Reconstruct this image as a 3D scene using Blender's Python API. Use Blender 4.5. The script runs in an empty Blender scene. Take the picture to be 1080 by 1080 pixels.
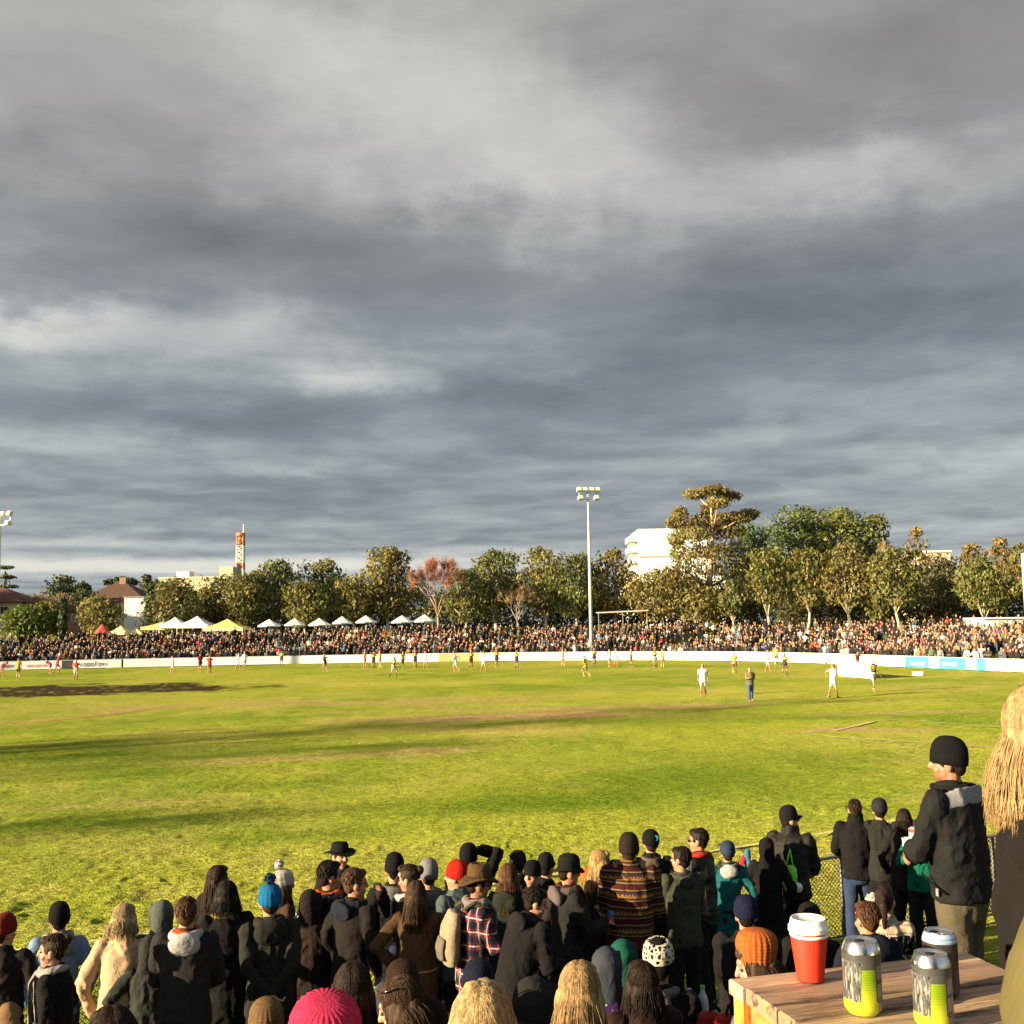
import bpy, bmesh, math, random
import numpy as np
from mathutils import Vector, Matrix, kdtree

SC = bpy.context.scene
COL = SC.collection
R_ = math.radians
RNG = random.Random(7)

# ------------------------------------------------------------------ camera, sky, sun, exposure
FPX, PITCH, ROLL, EYE = 1150.0, math.atan(120 / 1150), R_(-0.9), 4.15
cam_d = bpy.data.cameras.new('camera')
cam_d.sensor_width = 36.0
cam_d.lens = 36.0 * FPX / 1080.0
cam_d.clip_start = 0.05
cam_d.clip_end = 9000
cam = bpy.data.objects.new('camera', cam_d)
COL.objects.link(cam)
CM = Matrix.Rotation(math.pi / 2 + PITCH, 4, 'X') @ Matrix.Rotation(ROLL, 4, 'Z')
cam.matrix_world = Matrix.Translation((0, 0, EYE)) @ CM
SC.camera = cam

SUN_EL = 13.5
TO_SUN = Vector((-0.91, -0.41, 0)).normalized() * math.cos(R_(SUN_EL)) + Vector((0, 0, math.sin(R_(SUN_EL))))
sun_d = bpy.data.lights.new('sun', 'SUN')
sun_d.energy = 5.0
sun_d.angle = R_(0.55)
sun_d.color = (1.0, 0.80, 0.52)
sun = bpy.data.objects.new('sun', sun_d)
COL.objects.link(sun)
sun.rotation_euler = TO_SUN.to_track_quat('Z', 'Y').to_euler()

SC.view_settings.view_transform = 'Standard'
SC.view_settings.look = 'None'
SC.view_settings.gamma = 1
EXPO = 1.9
SC.view_settings.exposure = EXPO
SC.render.engine = 'CYCLES'
SC.cycles.max_bounces = 6
SC.cycles.diffuse_bounces = 3
SC.cycles.use_denoising = True
SC.cycles.denoiser = 'OPENIMAGEDENOISE'
SC.cycles.denoising_input_passes = 'RGB_ALBEDO_NORMAL'
SC.cycles.use_adaptive_sampling = True
SC.cycles.adaptive_threshold = 0.02


def raydir(px, py):
    d = CM.to_3x3() @ Vector(((px - 540) / FPX, -(py - 540) / FPX, -1.0))
    return d


def at(px, py, D):
    """the point at depth D (metres along +Y) seen at photo pixel px, py"""
    d = raydir(px, py)
    return Vector((0, 0, EYE)) + d * (D / d.y)


def on_plane(px, py, z):
    d = raydir(px, py)
    return Vector((0, 0, EYE)) + d * ((z - EYE) / d.z)


def srgb(r, g, b):
    f = lambda c: (c / 255 / 12.92) if c <= 10 else ((c / 255 + 0.055) / 1.055) ** 2.4
    return (f(r), f(g), f(b))


# world: a clouded sky over a Nishita clear sky
W = bpy.data.worlds.new('World')
SC.world = W
W.use_nodes = True
wn, wl = W.node_tree.nodes, W.node_tree.links
wn.clear()


class NT:
    """tiny node-building helper"""
    def __init__(s, tree):
        s.t, s.n, s.l = tree, tree.nodes, tree.links

    def put(s, sock, v):
        if hasattr(v, 'is_linked') or hasattr(v, 'links'):
            s.l.new(v, sock)
        elif v is not None:
            if hasattr(sock.default_value, '__len__') and not hasattr(v, '__len__'):
                v = (v, v, v)
            if hasattr(sock.default_value, '__len__') and len(sock.default_value) == 4 and len(v) == 3:
                v = (*v, 1)
            sock.default_value = v

    def math(s, op, a, b=None, c=None, clamp=False):
        n = s.n.new('ShaderNodeMath')
        n.operation = op
        n.use_clamp = clamp
        s.put(n.inputs[0], a)
        s.put(n.inputs[1], b)
        s.put(n.inputs[2], c)
        return n.outputs[0]

    def vmath(s, op, a, b=None):
        n = s.n.new('ShaderNodeVectorMath')
        n.operation = op
        s.put(n.inputs[0], a)
        if b is not None:
            s.put(n.inputs[3] if op == 'SCALE' else n.inputs[1], b)
        return n.outputs[1] if op in ('LENGTH', 'DOT_PRODUCT') else n.outputs[0]

    def sep(s, v):
        n = s.n.new('ShaderNodeSeparateXYZ')
        s.put(n.inputs[0], v)
        return n.outputs

    def comb(s, x, y, z):
        n = s.n.new('ShaderNodeCombineXYZ')
        for i, v in enumerate((x, y, z)):
            s.put(n.inputs[i], v)
        return n.outputs[0]

    def noise(s, v, scale, detail=4, rough=0.55, dist=0.0, col=False):
        n = s.n.new('ShaderNodeTexNoise')
        s.put(n.inputs['Vector'], v)
        s.put(n.inputs['Scale'], scale)
        n.inputs['Detail'].default_value = detail
        n.inputs['Roughness'].default_value = rough
        n.inputs['Distortion'].default_value = dist
        return n.outputs[1 if col else 0]

    def voro(s, v, scale, feature='F1', out=0):
        n = s.n.new('ShaderNodeTexVoronoi')
        n.feature = feature
        s.put(n.inputs['Vector'], v)
        s.put(n.inputs['Scale'], scale)
        return n.outputs[out]

    def ramp(s, f, stops, interp='LINEAR'):
        n = s.n.new('ShaderNodeValToRGB')
        n.color_ramp.interpolation = interp
        el = n.color_ramp.elements
        while len(el) < len(stops):
            el.new(0.5)
        for e, (p, c) in zip(el, stops):
            e.position = p
            e.color = (*c, 1) if hasattr(c, '__len__') else (c, c, c, 1)
        s.put(n.inputs[0], f)
        return n.outputs[0]

    def mix(s, f, a, b, mode='MIX'):
        n = s.n.new('ShaderNodeMix')
        n.data_type = 'RGBA'
        n.blend_type = mode
        s.put(n.inputs[0], f)
        s.put(n.inputs[6], a)
        s.put(n.inputs[7], b)
        return n.outputs[2]

    def maprange(s, v, a, b, c, d, smooth=False):
        n = s.n.new('ShaderNodeMapRange')
        if smooth:
            n.interpolation_type = 'SMOOTHSTEP'
        for i, x in enumerate((v, a, b, c, d)):
            s.put(n.inputs[i], x)
        return n.outputs[0]

    def coord(s, which='Object'):
        return s.n.new('ShaderNodeTexCoord').outputs[which]

    def attr(s, name):
        n = s.n.new('ShaderNodeAttribute')
        n.attribute_name = name
        return n.outputs[0]

    def bump(s, h, strength, dist, normal=None):
        n = s.n.new('ShaderNodeBump')
        n.inputs['Strength'].default_value = strength
        n.inputs['Distance'].default_value = dist
        s.put(n.inputs['Height'], h)
        if normal is not None:
            s.put(n.inputs['Normal'], normal)
        return n.outputs[0]


k = NT(W.node_tree)
g = k.coord('Generated')
gx, gy, gz = k.sep(g)
az = k.math('ADD', k.math('ABSOLUTE', gz), 0.045)
pl = k.comb(k.math('DIVIDE', gx, az), k.math('DIVIDE', gy, az), 0.0)
warp = k.vmath('SCALE', k.vmath('SUBTRACT', k.noise(pl, 0.8, 4, 0.6, col=True), (0.5, 0.5, 0.5)), 0.8)
plw = k.vmath('ADD', pl, warp)
n1 = k.noise(plw, 0.55, 6, 0.56)
n2 = k.noise(k.vmath('ADD', plw, (7.3, 2.1, 0)), 2.1, 4, 0.5)
n3 = k.noise(pl, 6.0, 4, 0.6)
base = k.math('ADD', k.math('MULTIPLY', k.math('SUBTRACT', n1, 0.5), 0.46), k.math('MULTIPLY', k.math('SUBTRACT', n2, 0.5), 0.44))
base = k.math('ADD', base, k.math('MULTIPLY', k.math('SUBTRACT', n3, 0.5), 0.06))
wx, wy, wz = k.sep(k.vmath('SCALE', k.vmath('SUBTRACT', k.noise(g, 7.0, 5, 0.6, col=True), (0.5, 0.5, 0.5)), 0.16))
wx2, wy2, wz2 = k.sep(k.vmath('SCALE', k.vmath('SUBTRACT', k.noise(k.comb(gx, gy, k.math('MULTIPLY', gz, 3.0)), 16.0, 5, 0.65, col=True), (0.5, 0.5, 0.5)), 0.05))
sx = k.math('ADD', gx, k.math('ADD', wx, wx2))
sz = k.math('ADD', gz, k.math('MULTIPLY', k.math('ADD', k.math('MULTIPLY', wz, 0.7), wz2), k.maprange(gz, 0.02, 0.34, 0.06, 1.0)))
front = k.maprange(gy, 0.0, 0.3, 0.0, 1.0)
# the brighter and the darker parts of the cloud deck: photo px, py, half sizes in px, strength
for (px, py, a, b, st) in [
        (310, 40, 95, 45, .15), (420, 110, 130, 45, .12), (555, 180, 105, 60, .17), (640, 120, 90, 40, .05), (700, 190, 140, 30, .08), (900, 190, 110, 28, .12),
        (520, 60, 100, 50, .06), (20, 335, 70, 20, .20), (130, 360, 160, 28, .10), (370, 395, 60, 16, .13), (330, 375, 120, 26, .06),
        (450, 180, 45, 40, .06), (80, 110, 190, 90, .05), (1000, 485, 150, 10, .10), (830, 460, 110, 12, .05), (60, 468, 160, 10, .05), (300, 495, 90, 6, .06),
        (120, 230, 230, 70, -.06), (360, 260, 200, 45, -.10), (700, 320, 260, 60, -.12), (960, 330, 200, 50, -.08), (600, 40, 60, 30, -.03), (1000, 70, 190, 90, -.06), (960, 260, 160, 40, -.04),
        (500, 420, 160, 16, -.07), (180, 440, 220, 20, -.08), (620, 440, 150, 40, -.06), (230, 520, 300, 20, -.05), (470, 165, 45, 22, -.03), (900, 90, 230, 60, -.03),
        (330, 592, 420, 9, .20), (80, 598, 260, 8, .20), (120, 572, 200, 5, .12), (1000, 555, 200, 8, .06), (560, 600, 300, 8, .14), (1040, 590, 120, 9, .12)]:
    c = raydir(px, py).normalized()
    q1 = k.math('POWER', k.math('DIVIDE', k.math('SUBTRACT', sx, c.x), a / FPX), 2)
    q2 = k.math('POWER', k.math('DIVIDE', k.math('SUBTRACT', sz, c.z), b / FPX), 2)
    e = k.math('POWER', 2.718, k.math('MULTIPLY', k.math('ADD', q1, q2), -1.0))
    base = k.math('ADD', base, k.math('MULTIPLY', k.math('MULTIPLY', e, front), st * 1.55))
val = k.math('ADD', base, 0.57, clamp=True)
warmr = k.ramp(val, [(0.0, srgb(96, 94, 93)), (0.30, srgb(122, 120, 118)), (0.5, srgb(150, 147, 144)), (0.72, srgb(188, 185, 181)), (1.0, srgb(222, 219, 214))])
coolr = k.ramp(val, [(0.0, srgb(84, 93, 101)), (0.30, srgb(108, 117, 126)), (0.5, srgb(134, 143, 150)), (0.72, srgb(178, 184, 186)), (1.0, srgb(225, 224, 214))])
cloud = k.mix(k.maprange(gz, 0.16, 0.52, 0.0, 1.0, True), coolr, warmr)
cloud = k.vmath('SCALE', cloud, 10.0 / 2 ** EXPO)
sky = wn.new('ShaderNodeTexSky')
sky.sky_type = 'NISHITA'
sky.sun_disc = False
sky.sun_elevation = R_(SUN_EL)
sky.sun_rotation = math.atan2(TO_SUN.x, TO_SUN.y)
cov = k.maprange(gy, -0.6, 0.1, 0.55, 0.985)
colr = k.mix(cov, sky.outputs[0], cloud)
bg = wn.new('ShaderNodeBackground')
bg.inputs['Strength'].default_value = 0.1
wl.new(colr, bg.inputs['Color'])
wo = wn.new('ShaderNodeOutputWorld')
wl.new(bg.outputs[0], wo.inputs['Surface'])

# ------------------------------------------------------------------ helpers


def tag(o, label=None, cat=None, group=None, kind=None):
    if label:
        o['label'] = label
    if cat:
        o['category'] = cat
    if group:
        o['group'] = group
    if kind:
        o['kind'] = kind
    return o


def empty(name, loc=(0, 0, 0), rz=0.0):
    o = bpy.data.objects.new(name, None)
    COL.objects.link(o)
    o.location = loc
    o.rotation_euler = (0, 0, rz)
    o.empty_display_size = 0.2
    return o


def mesh_obj(name, V, F, mats, parent=None, smooth=False, midx=None, tint=None):
    me = bpy.data.meshes.new(name)
    if isinstance(F, np.ndarray):
        F = F.tolist()
    me.from_pydata([tuple(v) for v in np.asarray(V, float).tolist()], [], F)
    for m in (mats if isinstance(mats, (list, tuple)) else [mats]):
        me.materials.append(m)
    if midx is not None:
        me.polygons.foreach_set('material_index', np.asarray(midx, np.int32))
    if tint is not None:
        t = np.asarray(tint, np.float32)
        a = me.color_attributes.new('tint', 'FLOAT_COLOR', 'POINT')
        if t.shape[1] == 3:
            t = np.concatenate([t, np.ones((len(t), 1), np.float32)], 1)
        a.data.foreach_set('color', t.ravel())
    if smooth:
        me.polygons.foreach_set('use_smooth', np.ones(len(me.polygons), bool))
    me.update()
    o = bpy.data.objects.new(name, me)
    COL.objects.link(o)
    if parent is not None:
        o.parent = parent
    return o


def hash01(ix, iy, iz, seed):
    h = (ix.astype(np.int64) * 374761393 + iy.astype(np.int64) * 668265263 + iz.astype(np.int64) * 2147483647 + seed * 974634777) & 0xFFFFFFFF
    h = ((h ^ (h >> 13)) * 1274126177) & 0xFFFFFFFF
    h = (h ^ (h >> 16)) & 0xFFFFFFFF
    h = (h * 2246822519) & 0xFFFFFFFF
    return ((h ^ (h >> 15)) & 0xFFFFFF) / float(0xFFFFFF)


def vnoise(P, seed=0):
    """smooth value noise in [-1, 1] at points P (n,3)"""
    P = np.asarray(P, float)
    i = np.floor(P).astype(np.int64)
    f = P - i
    f = f * f * f * (f * (f * 6 - 15) + 10)
    out = np.zeros(len(P))
    for dx in (0, 1):
        wx_ = f[:, 0] if dx else 1 - f[:, 0]
        for dy in (0, 1):
            wy_ = f[:, 1] if dy else 1 - f[:, 1]
            for dz in (0, 1):
                wz_ = f[:, 2] if dz else 1 - f[:, 2]
                out += wx_ * wy_ * wz_ * hash01(i[:, 0] + dx, i[:, 1] + dy, i[:, 2] + dz, seed)
    return out * 2 - 1


def noise2(x, y, s, seed=0):
    return vnoise(np.stack([x * s, y * s, np.full_like(x, seed * 3.7)], 1), seed)


def norm(v):
    v = np.asarray(v, float)
    n = np.linalg.norm(v)
    return v / n if n > 1e-9 else v


class G:
    """collects closed shapes as vertices and faces, with a material number each"""
    def __init__(s):
        s.V, s.F, s.M, s.n = [], [], [], 0

    def add(s, V, F, m=0):
        V = np.asarray(V, float)
        s.F += [[i + s.n for i in f] for f in F]
        s.M += [m] * len(F)
        s.V.append(V)
        s.n += len(V)
        return s

    def verts(s):
        return np.concatenate(s.V) if s.V else np.zeros((0, 3))

    def box(s, a, b, m=0, R=None, c=None):
        (x0, y0, z0), (x1, y1, z1) = a, b
        V = np.array([(x0, y0, z0), (x1, y0, z0), (x1, y1, z0), (x0, y1, z0), (x0, y0, z1), (x1, y0, z1), (x1, y1, z1), (x0, y1, z1)], float)
        if R is not None:
            V = V @ np.asarray(R).T
        if c is not None:
            V = V + np.asarray(c)
        return s.add(V, [(0, 3, 2, 1), (4, 5, 6, 7), (0, 1, 5, 4), (1, 2, 6, 5), (2, 3, 7, 6), (3, 0, 4, 7)], m)

    def tube(s, P, r, n=8, ref=None, cap=0.5, m=0, closed=False):
        P = np.asarray(P, float)
        k_ = len(P)
        rr = np.array([(x, x) if not hasattr(x, '__len__') else x for x in (r if hasattr(r, '__len__') else [r] * k_)], float)
        T = np.zeros_like(P)
        if closed:
            T = np.roll(P, -1, 0) - np.roll(P, 1, 0)
        else:
            T[1:-1] = P[2:] - P[:-2]
            T[0] = P[1] - P[0]
            T[-1] = P[-1] - P[-2]
        T /= np.maximum(np.linalg.norm(T, axis=1, keepdims=True), 1e-9)
        a0 = np.array(ref, float) if ref is not None else (np.array((1., 0, 0)) if abs(T[0][0]) < .8 else np.array((0, 1., 0)))
        th = np.linspace(0, 2 * math.pi, n, endpoint=False)
        ct, st = np.cos(th), np.sin(th)
        V = []
        a = a0
        for i in range(k_):
            base_ = a0 if ref is not None else a
            a = base_ - T[i] * np.dot(base_, T[i])
            if np.linalg.norm(a) < 1e-6:
                a = np.array((0, 1., 0)) - T[i] * T[i][1]
            a = norm(a)
            b = np.cross(T[i], a)
            V.append(P[i] + np.outer(ct * rr[i, 0], a) + np.outer(st * rr[i, 1], b))
        V = np.concatenate(V)
        F = []
        for i in range(k_ if closed else k_ - 1):
            j0, j1 = i * n, ((i + 1) % k_) * n
            for q in range(n):
                q2 = (q + 1) % n
                F.append((j0 + q, j0 + q2, j1 + q2, j1 + q))
        if not closed:
            c0, c1 = len(V), len(V) + 1
            V = np.concatenate([V, [P[0] - T[0] * rr[0].min() * cap], [P[-1] + T[-1] * rr[-1].min() * cap]])
            for q in range(n):
                q2 = (q + 1) % n
                F.append((c0, q2, q))
                F.append((c1, (k_ - 1) * n + q, (k_ - 1) * n + q2))
        return s.add(V, F, m)

    def ell(s, c, r, R=None, n=12, h=8, m=0):
        r = (r, r, r) if not hasattr(r, '__len__') else r
        V = [(0, 0, 1)]
        for i in range(1, h):
            t = math.pi * i / h
            for j in range(n):
                p = 2 * math.pi * j / n
                V.append((math.sin(t) * math.cos(p), math.sin(t) * math.sin(p), math.cos(t)))
        V.append((0, 0, -1))
        V = np.array(V) * np.array(r)
        if R is not None:
            V = V @ np.asarray(R).T
        V = V + np.asarray(c, float)
        F = []
        for j in range(n):
            F.append((0, 1 + j, 1 + (j + 1) % n))
            F.append((len(V) - 1, 1 + (h - 2) * n + (j + 1) % n, 1 + (h - 2) * n + j))
        for i in range(h - 2):
            for j in range(n):
                a, b = 1 + i * n + j, 1 + i * n + (j + 1) % n
                F.append((a, a + n, b + n, b))
        return s.add(V, F, m)

    def lathe(s, prof, n=32, sx=1, sy=1, c=(0, 0, 0), R=None, rib=0.0, nrib=24, m=0, wob=None):
        """profile [(r, z)] from the outside bottom up; r = 0 closes it"""
        V, F, rows = [], [], []
        th = np.linspace(0, 2 * math.pi, n, endpoint=False)
        for (r, z) in prof:
            rows.append(len(V))
            if r <= 1e-6:
                V.append((0, 0, z))
            else:
                kk = 1 + rib * np.cos(nrib * th)
                zz = z + (wob(th) * r * sy if wob is not None else 0 * th)
                for t, q, z_ in zip(th, kk, zz):
                    V.append((r * q * math.cos(t) * sx, r * q * math.sin(t) * sy, z_))
        for i in range(len(prof) - 1):
            a, b = rows[i], rows[i + 1]
            pa, pb = prof[i][0] <= 1e-6, prof[i + 1][0] <= 1e-6
            for j in range(n):
                j2 = (j + 1) % n
                if pa and pb:
                    continue
                if pa:
                    F.append((a, b + j2, b + j))
                elif pb:
                    F.append((a + j, a + j2, b))
                else:
                    F.append((a + j, a + j2, b + j2, b + j))
        V = np.array(V)
        if R is not None:
            V = V @ np.asarray(R).T
        return s.add(V + np.asarray(c, float), F, m)

    def build(s, name, mats, parent=None, smooth=False, tint=None):
        ml = mats if isinstance(mats, (list, tuple)) else [mats]
        return mesh_obj(name, s.verts(), s.F, ml, parent, smooth, s.M if len(ml) > 1 else None, tint)


# voxel-joined shapes: queued, then evaluated all together
JOBS = []


def queue(name, g, voxel, mats, parent=None, smooth=3, dec=None, fold=0.0, fseed=0, post=None, by_mat=False, fscale=(1, 1, 1)):
    V, F = g.verts(), g.F
    me = bpy.data.meshes.new('tmp')
    me.from_pydata(V.tolist(), [], F)
    o = bpy.data.objects.new('tmp', me)
    COL.objects.link(o)
    m = o.modifiers.new('r', 'REMESH')
    m.mode = 'VOXEL'
    m.voxel_size = voxel
    m.adaptivity = 0.0
    if smooth:
        q = o.modifiers.new('s', 'SMOOTH')
        q.iterations = smooth
        q.factor = 0.5
    if dec:
        q = o.modifiers.new('d', 'DECIMATE')
        q.ratio = dec
    job = dict(name=name, tmp=o, mats=mats, fold=fold, seed=fseed, post=post, src=(V, g) if by_mat else None, fscale=fscale)
    # the object itself exists at once (so that parents and labels can be set); its mesh is filled in by run_jobs
    mm = bpy.data.meshes.new(name)
    ob = bpy.data.objects.new(name, mm)
    COL.objects.link(ob)
    if parent is not None:
        ob.parent = parent
    job['ob'] = ob
    JOBS.append(job)
    return ob


def run_jobs():
    dg = bpy.context.evaluated_depsgraph_get()
    dg.update()
    for j in JOBS:
        ev = j['tmp'].evaluated_get(dg)
        src = ev.data
        nv = len(src.vertices)
        co = np.empty(nv * 3, np.float32)
        no = np.empty(nv * 3, np.float32)
        src.vertices.foreach_get('co', co)
        src.vertices.foreach_get('normal', no)
        co, no = co.reshape(-1, 3).astype(float), no.reshape(-1, 3)
        F = [tuple(p.vertices) for p in src.polygons]
        if j['fold']:
            a = j['fold']
            sc = np.array(j['fscale'])
            s = j['seed']
            w = vnoise(co * sc * 7 + s * 1.7, s) * 1.0
            q = co * sc * 13 + np.stack([w, w, w], 1) * 0.8 + s * 2.3
            ridge = 1 - 2 * np.abs(vnoise(q, s + 1))
            d = w * 0.8 + ridge * 0.7 + vnoise(co * 34 + s, s + 2) * 0.22
            co = co + no * (d * a)[:, None]
        tint = None
        if j['post']:
            co, tint = j['post'](co, no)
        me = j['ob'].data
        me.from_pydata(co.tolist(), [], F)
        ml = j['mats'] if isinstance(j['mats'], (list, tuple)) else [j['mats']]
        for m in ml:
            me.materials.append(m)
        if j['src'] is not None:
            V, g_ = j['src']
            vm = np.zeros(len(V), int)
            for f, m in zip(g_.F, g_.M):
                for i in f:
                    vm[i] = m
            kd = kdtree.KDTree(len(V))
            for i, v in enumerate(V):
                kd.insert(v, i)
            kd.balance()
            mi = [vm[kd.find(Vector(co[list(f)].mean(0)))[1]] for f in F]
            me.polygons.foreach_set('material_index', np.array(mi, np.int32))
        if tint is not None:
            at_ = me.color_attributes.new('tint', 'FLOAT_COLOR', 'POINT')
            t = np.concatenate([tint, np.ones((len(tint), 1))], 1).astype(np.float32)
            at_.data.foreach_set('color', t.ravel())
        me.polygons.foreach_set('use_smooth', np.ones(len(me.polygons), bool))
        me.update()
    for j in JOBS:
        me = j['tmp'].data
        bpy.data.objects.remove(j['tmp'])
        bpy.data.meshes.remove(me)
    JOBS.clear()


# ------------------------------------------------------------------ materials
MATS = {}


def newmat(name):
    m = bpy.data.materials.new(name)
    m.use_nodes = True
    kk = NT(m.node_tree)
    b = m.node_tree.nodes['Principled BSDF']
    return m, kk, b


CLF = 0.58


def cloth(col, var=0.22, rough=0.92, bump=0.35, fine=220.0, pat=None, spec=0.12, sheen=0.0, name='cloth'):
    key = ('cloth', tuple(round(c, 4) for c in col), var, rough, bump, fine, pat, spec)
    if key in MATS:
        return MATS[key]
    m, q, b = newmat(name)
    c = q.coord('Object')
    base_ = col
    x, y, z = q.sep(c)
    if pat:
        base_ = PATTERNS[pat](q, c, x, y, z, col)
    big = q.noise(c, 5.0, 5, 0.6)
    fac = q.maprange(big, 0.25, 0.75, 1 - var, 1 + var)
    if isinstance(base_, tuple):
        n = q.n.new('ShaderNodeRGB')
        n.outputs[0].default_value = (*base_, 1)
        base_ = n.outputs[0]
    q.put(b.inputs['Base Color'], q.vmath('SCALE', base_, q.math('MULTIPLY', fac, CLF)))
    b.inputs['Roughness'].default_value = rough
    b.inputs['Specular IOR Level'].default_value = spec
    wc = q.vmath('ADD', c, q.vmath('SCALE', q.noise(c, 4, 2, col=True), 0.22))
    r1 = q.math('ABSOLUTE', q.math('SUBTRACT', q.noise(wc, 8.0, 3, 0.5), 0.5))
    h = q.math('ADD', q.math('MULTIPLY', q.noise(c, fine, 2, 0.5), 0.10), q.math('MULTIPLY', q.noise(c, 26, 3, 0.55), 0.35))
    h = q.math('ADD', h, q.math('MULTIPLY', q.math('POWER', q.math('MULTIPLY', r1, 3.0), 0.6), -0.9))
    q.put(b.inputs['Normal'], q.bump(h, min(1.0, bump * 0.9), 0.017))
    MATS[key] = m
    return m


def _bands(q, z, period, stops):
    f = q.math('FRACT', q.math('DIVIDE', z, period))
    return q.ramp(f, stops, 'CONSTANT')


def pat_plaid(q, c, x, y, z, col):
    u = q.math('ADD', x, q.math('MULTIPLY', y, 0.6))
    a = q.math('LESS_THAN', q.math('FRACT', q.math('DIVIDE', u, 0.11)), 0.45)
    b = q.math('LESS_THAN', q.math('FRACT', q.math('DIVIDE', z, 0.11)), 0.45)
    r = q.mix(a, (0.30, 0.025, 0.025), (0.03, 0.022, 0.05))
    r2 = q.mix(b, r, (0.035, 0.02, 0.045))
    s_ = q.math('MULTIPLY', a, b)
    r2 = q.mix(s_, r2, (0.012, 0.010, 0.02))
    l1 = q.math('LESS_THAN', q.math('ABSOLUTE', q.math('SUBTRACT', q.math('FRACT', q.math('DIVIDE', u, 0.11)), 0.72)), 0.05)
    l2 = q.math('LESS_THAN', q.math('ABSOLUTE', q.math('SUBTRACT', q.math('FRACT', q.math('DIVIDE', z, 0.11)), 0.72)), 0.05)
    return q.mix(q.math('MULTIPLY', q.math('MAXIMUM', l1, l2), 0.85), r2, (0.50, 0.45, 0.42))


def pat_fairisle(q, c, x, y, z, col):
    mar, och, tan, dk, brn = (0.065, 0.010, 0.010), (0.26, 0.12, 0.02), (0.22, 0.15, 0.075), (0.02, 0.012, 0.012), (0.055, 0.025, 0.012)
    r = _bands(q, z, 0.135, [(0, mar), (.12, dk), (.20, tan), (.27, brn), (.40, och), (.50, mar), (.62, brn), (.72, dk), (.80, tan), (.87, mar)])
    u = q.math('ADD', x, y)
    d = q.math('LESS_THAN', q.math('FRACT', q.math('DIVIDE', u, 0.028)), 0.5)
    zb = q.math('FRACT', q.math('DIVIDE', z, 0.135))
    band = q.math('MULTIPLY', q.math('GREATER_THAN', zb, 0.50), q.math('LESS_THAN', zb, 0.60))
    r = q.mix(q.math('MULTIPLY', d, band), r, tan)
    low = q.math('LESS_THAN', z, 0.93)
    return q.mix(low, r, (0.13, 0.014, 0.014))


def pat_snow(q, c, x, y, z, col):
    u = q.math('ADD', x, y)
    band = q.math('LESS_THAN', q.math('ABSOLUTE', q.math('SUBTRACT', z, SNOWZ[0])), 0.085)
    v = q.voro(q.comb(q.math('MULTIPLY', u, 1.0), 0.0, z), 24.0)
    fl = q.math('LESS_THAN', v, 0.33)
    r = q.mix(band, (0.50, 0.40, 0.28), q.mix(fl, (0.008, 0.008, 0.010), (0.5, 0.46, 0.4)))
    st = q.math('LESS_THAN', q.math('FRACT', q.math('DIVIDE', z, 0.055)), 0.22)
    dot = q.math('LESS_THAN', q.math('FRACT', q.math('DIVIDE', u, 0.022)), 0.55)
    nb = q.math('SUBTRACT', 1.0, band)
    return q.mix(q.math('MULTIPLY', q.math('MULTIPLY', st, dot), nb), r, (0.10, 0.08, 0.07))


SNOWZ = [0.62]


def pat_leopard(q, c, x, y, z, col):
    cw = q.vmath('ADD', c, q.vmath('SCALE', q.noise(c, 40, 2, col=True), 0.012))
    v = q.voro(cw, 34.0, 'DISTANCE_TO_EDGE')
    f = q.math('GREATER_THAN', v, 0.15)
    return q.mix(f, (0.72, 0.65, 0.48), (0.015, 0.011, 0.009))


def pat_denim(q, c, x, y, z, col):
    return q.mix(q.math('MULTIPLY', q.noise(c, 9, 5, 0.7), 0.9), col, tuple(min(1, v * 2.6) for v in col))


def pat_stripe(q, c, x, y, z, col):
    return q.mix(q.math('LESS_THAN', q.math('FRACT', q.math('DIVIDE', x, 0.09)), 0.5), col, (0.4, 0.28, 0.02))


def pat_dots(q, c, x, y, z, col):
    return q.mix(q.math('LESS_THAN', q.voro(c, 26.0), 0.3), col, (0.35, 0.45, 0.55))


def pat_tent(q, c, x, y, z, col):
    return col


PATTERNS = dict(plaid=pat_plaid, fairisle=pat_fairisle, snow=pat_snow, leopard=pat_leopard, denim=pat_denim, stripe=pat_stripe, dots=pat_dots)


def knit(col, var=0.2, scale=110.0):
    key = ('knit', tuple(round(c, 4) for c in col), scale)
    if key in MATS:
        return MATS[key]
    m, q, b = newmat('knit_wool')
    c = q.coord('Object')
    x, y, z = q.sep(c)
    ang = q.math('ARCTAN2', x, y)
    w = q.math('SINE', q.math('MULTIPLY', z, scale * 6))
    n = q.noise(c, 90, 3, 0.6)
    f = q.maprange(q.noise(c, 22, 3, 0.6), 0.3, 0.7, 1 - var, 1 + var)
    rgb = q.n.new('ShaderNodeRGB')
    rgb.outputs[0].default_value = (*[v * .52 for v in col], 1)
    q.put(b.inputs['Base Color'], q.vmath('SCALE', rgb.outputs[0], f))
    b.inputs['Roughness'].default_value = 0.95
    b.inputs['Specular IOR Level'].default_value = 0.1
    q.put(b.inputs['Normal'], q.bump(q.math('ADD', q.math('MULTIPLY', w, 0.3), q.math('MULTIPLY', n, 1.2)), 0.5, 0.006))
    MATS[key] = m
    return m


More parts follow.
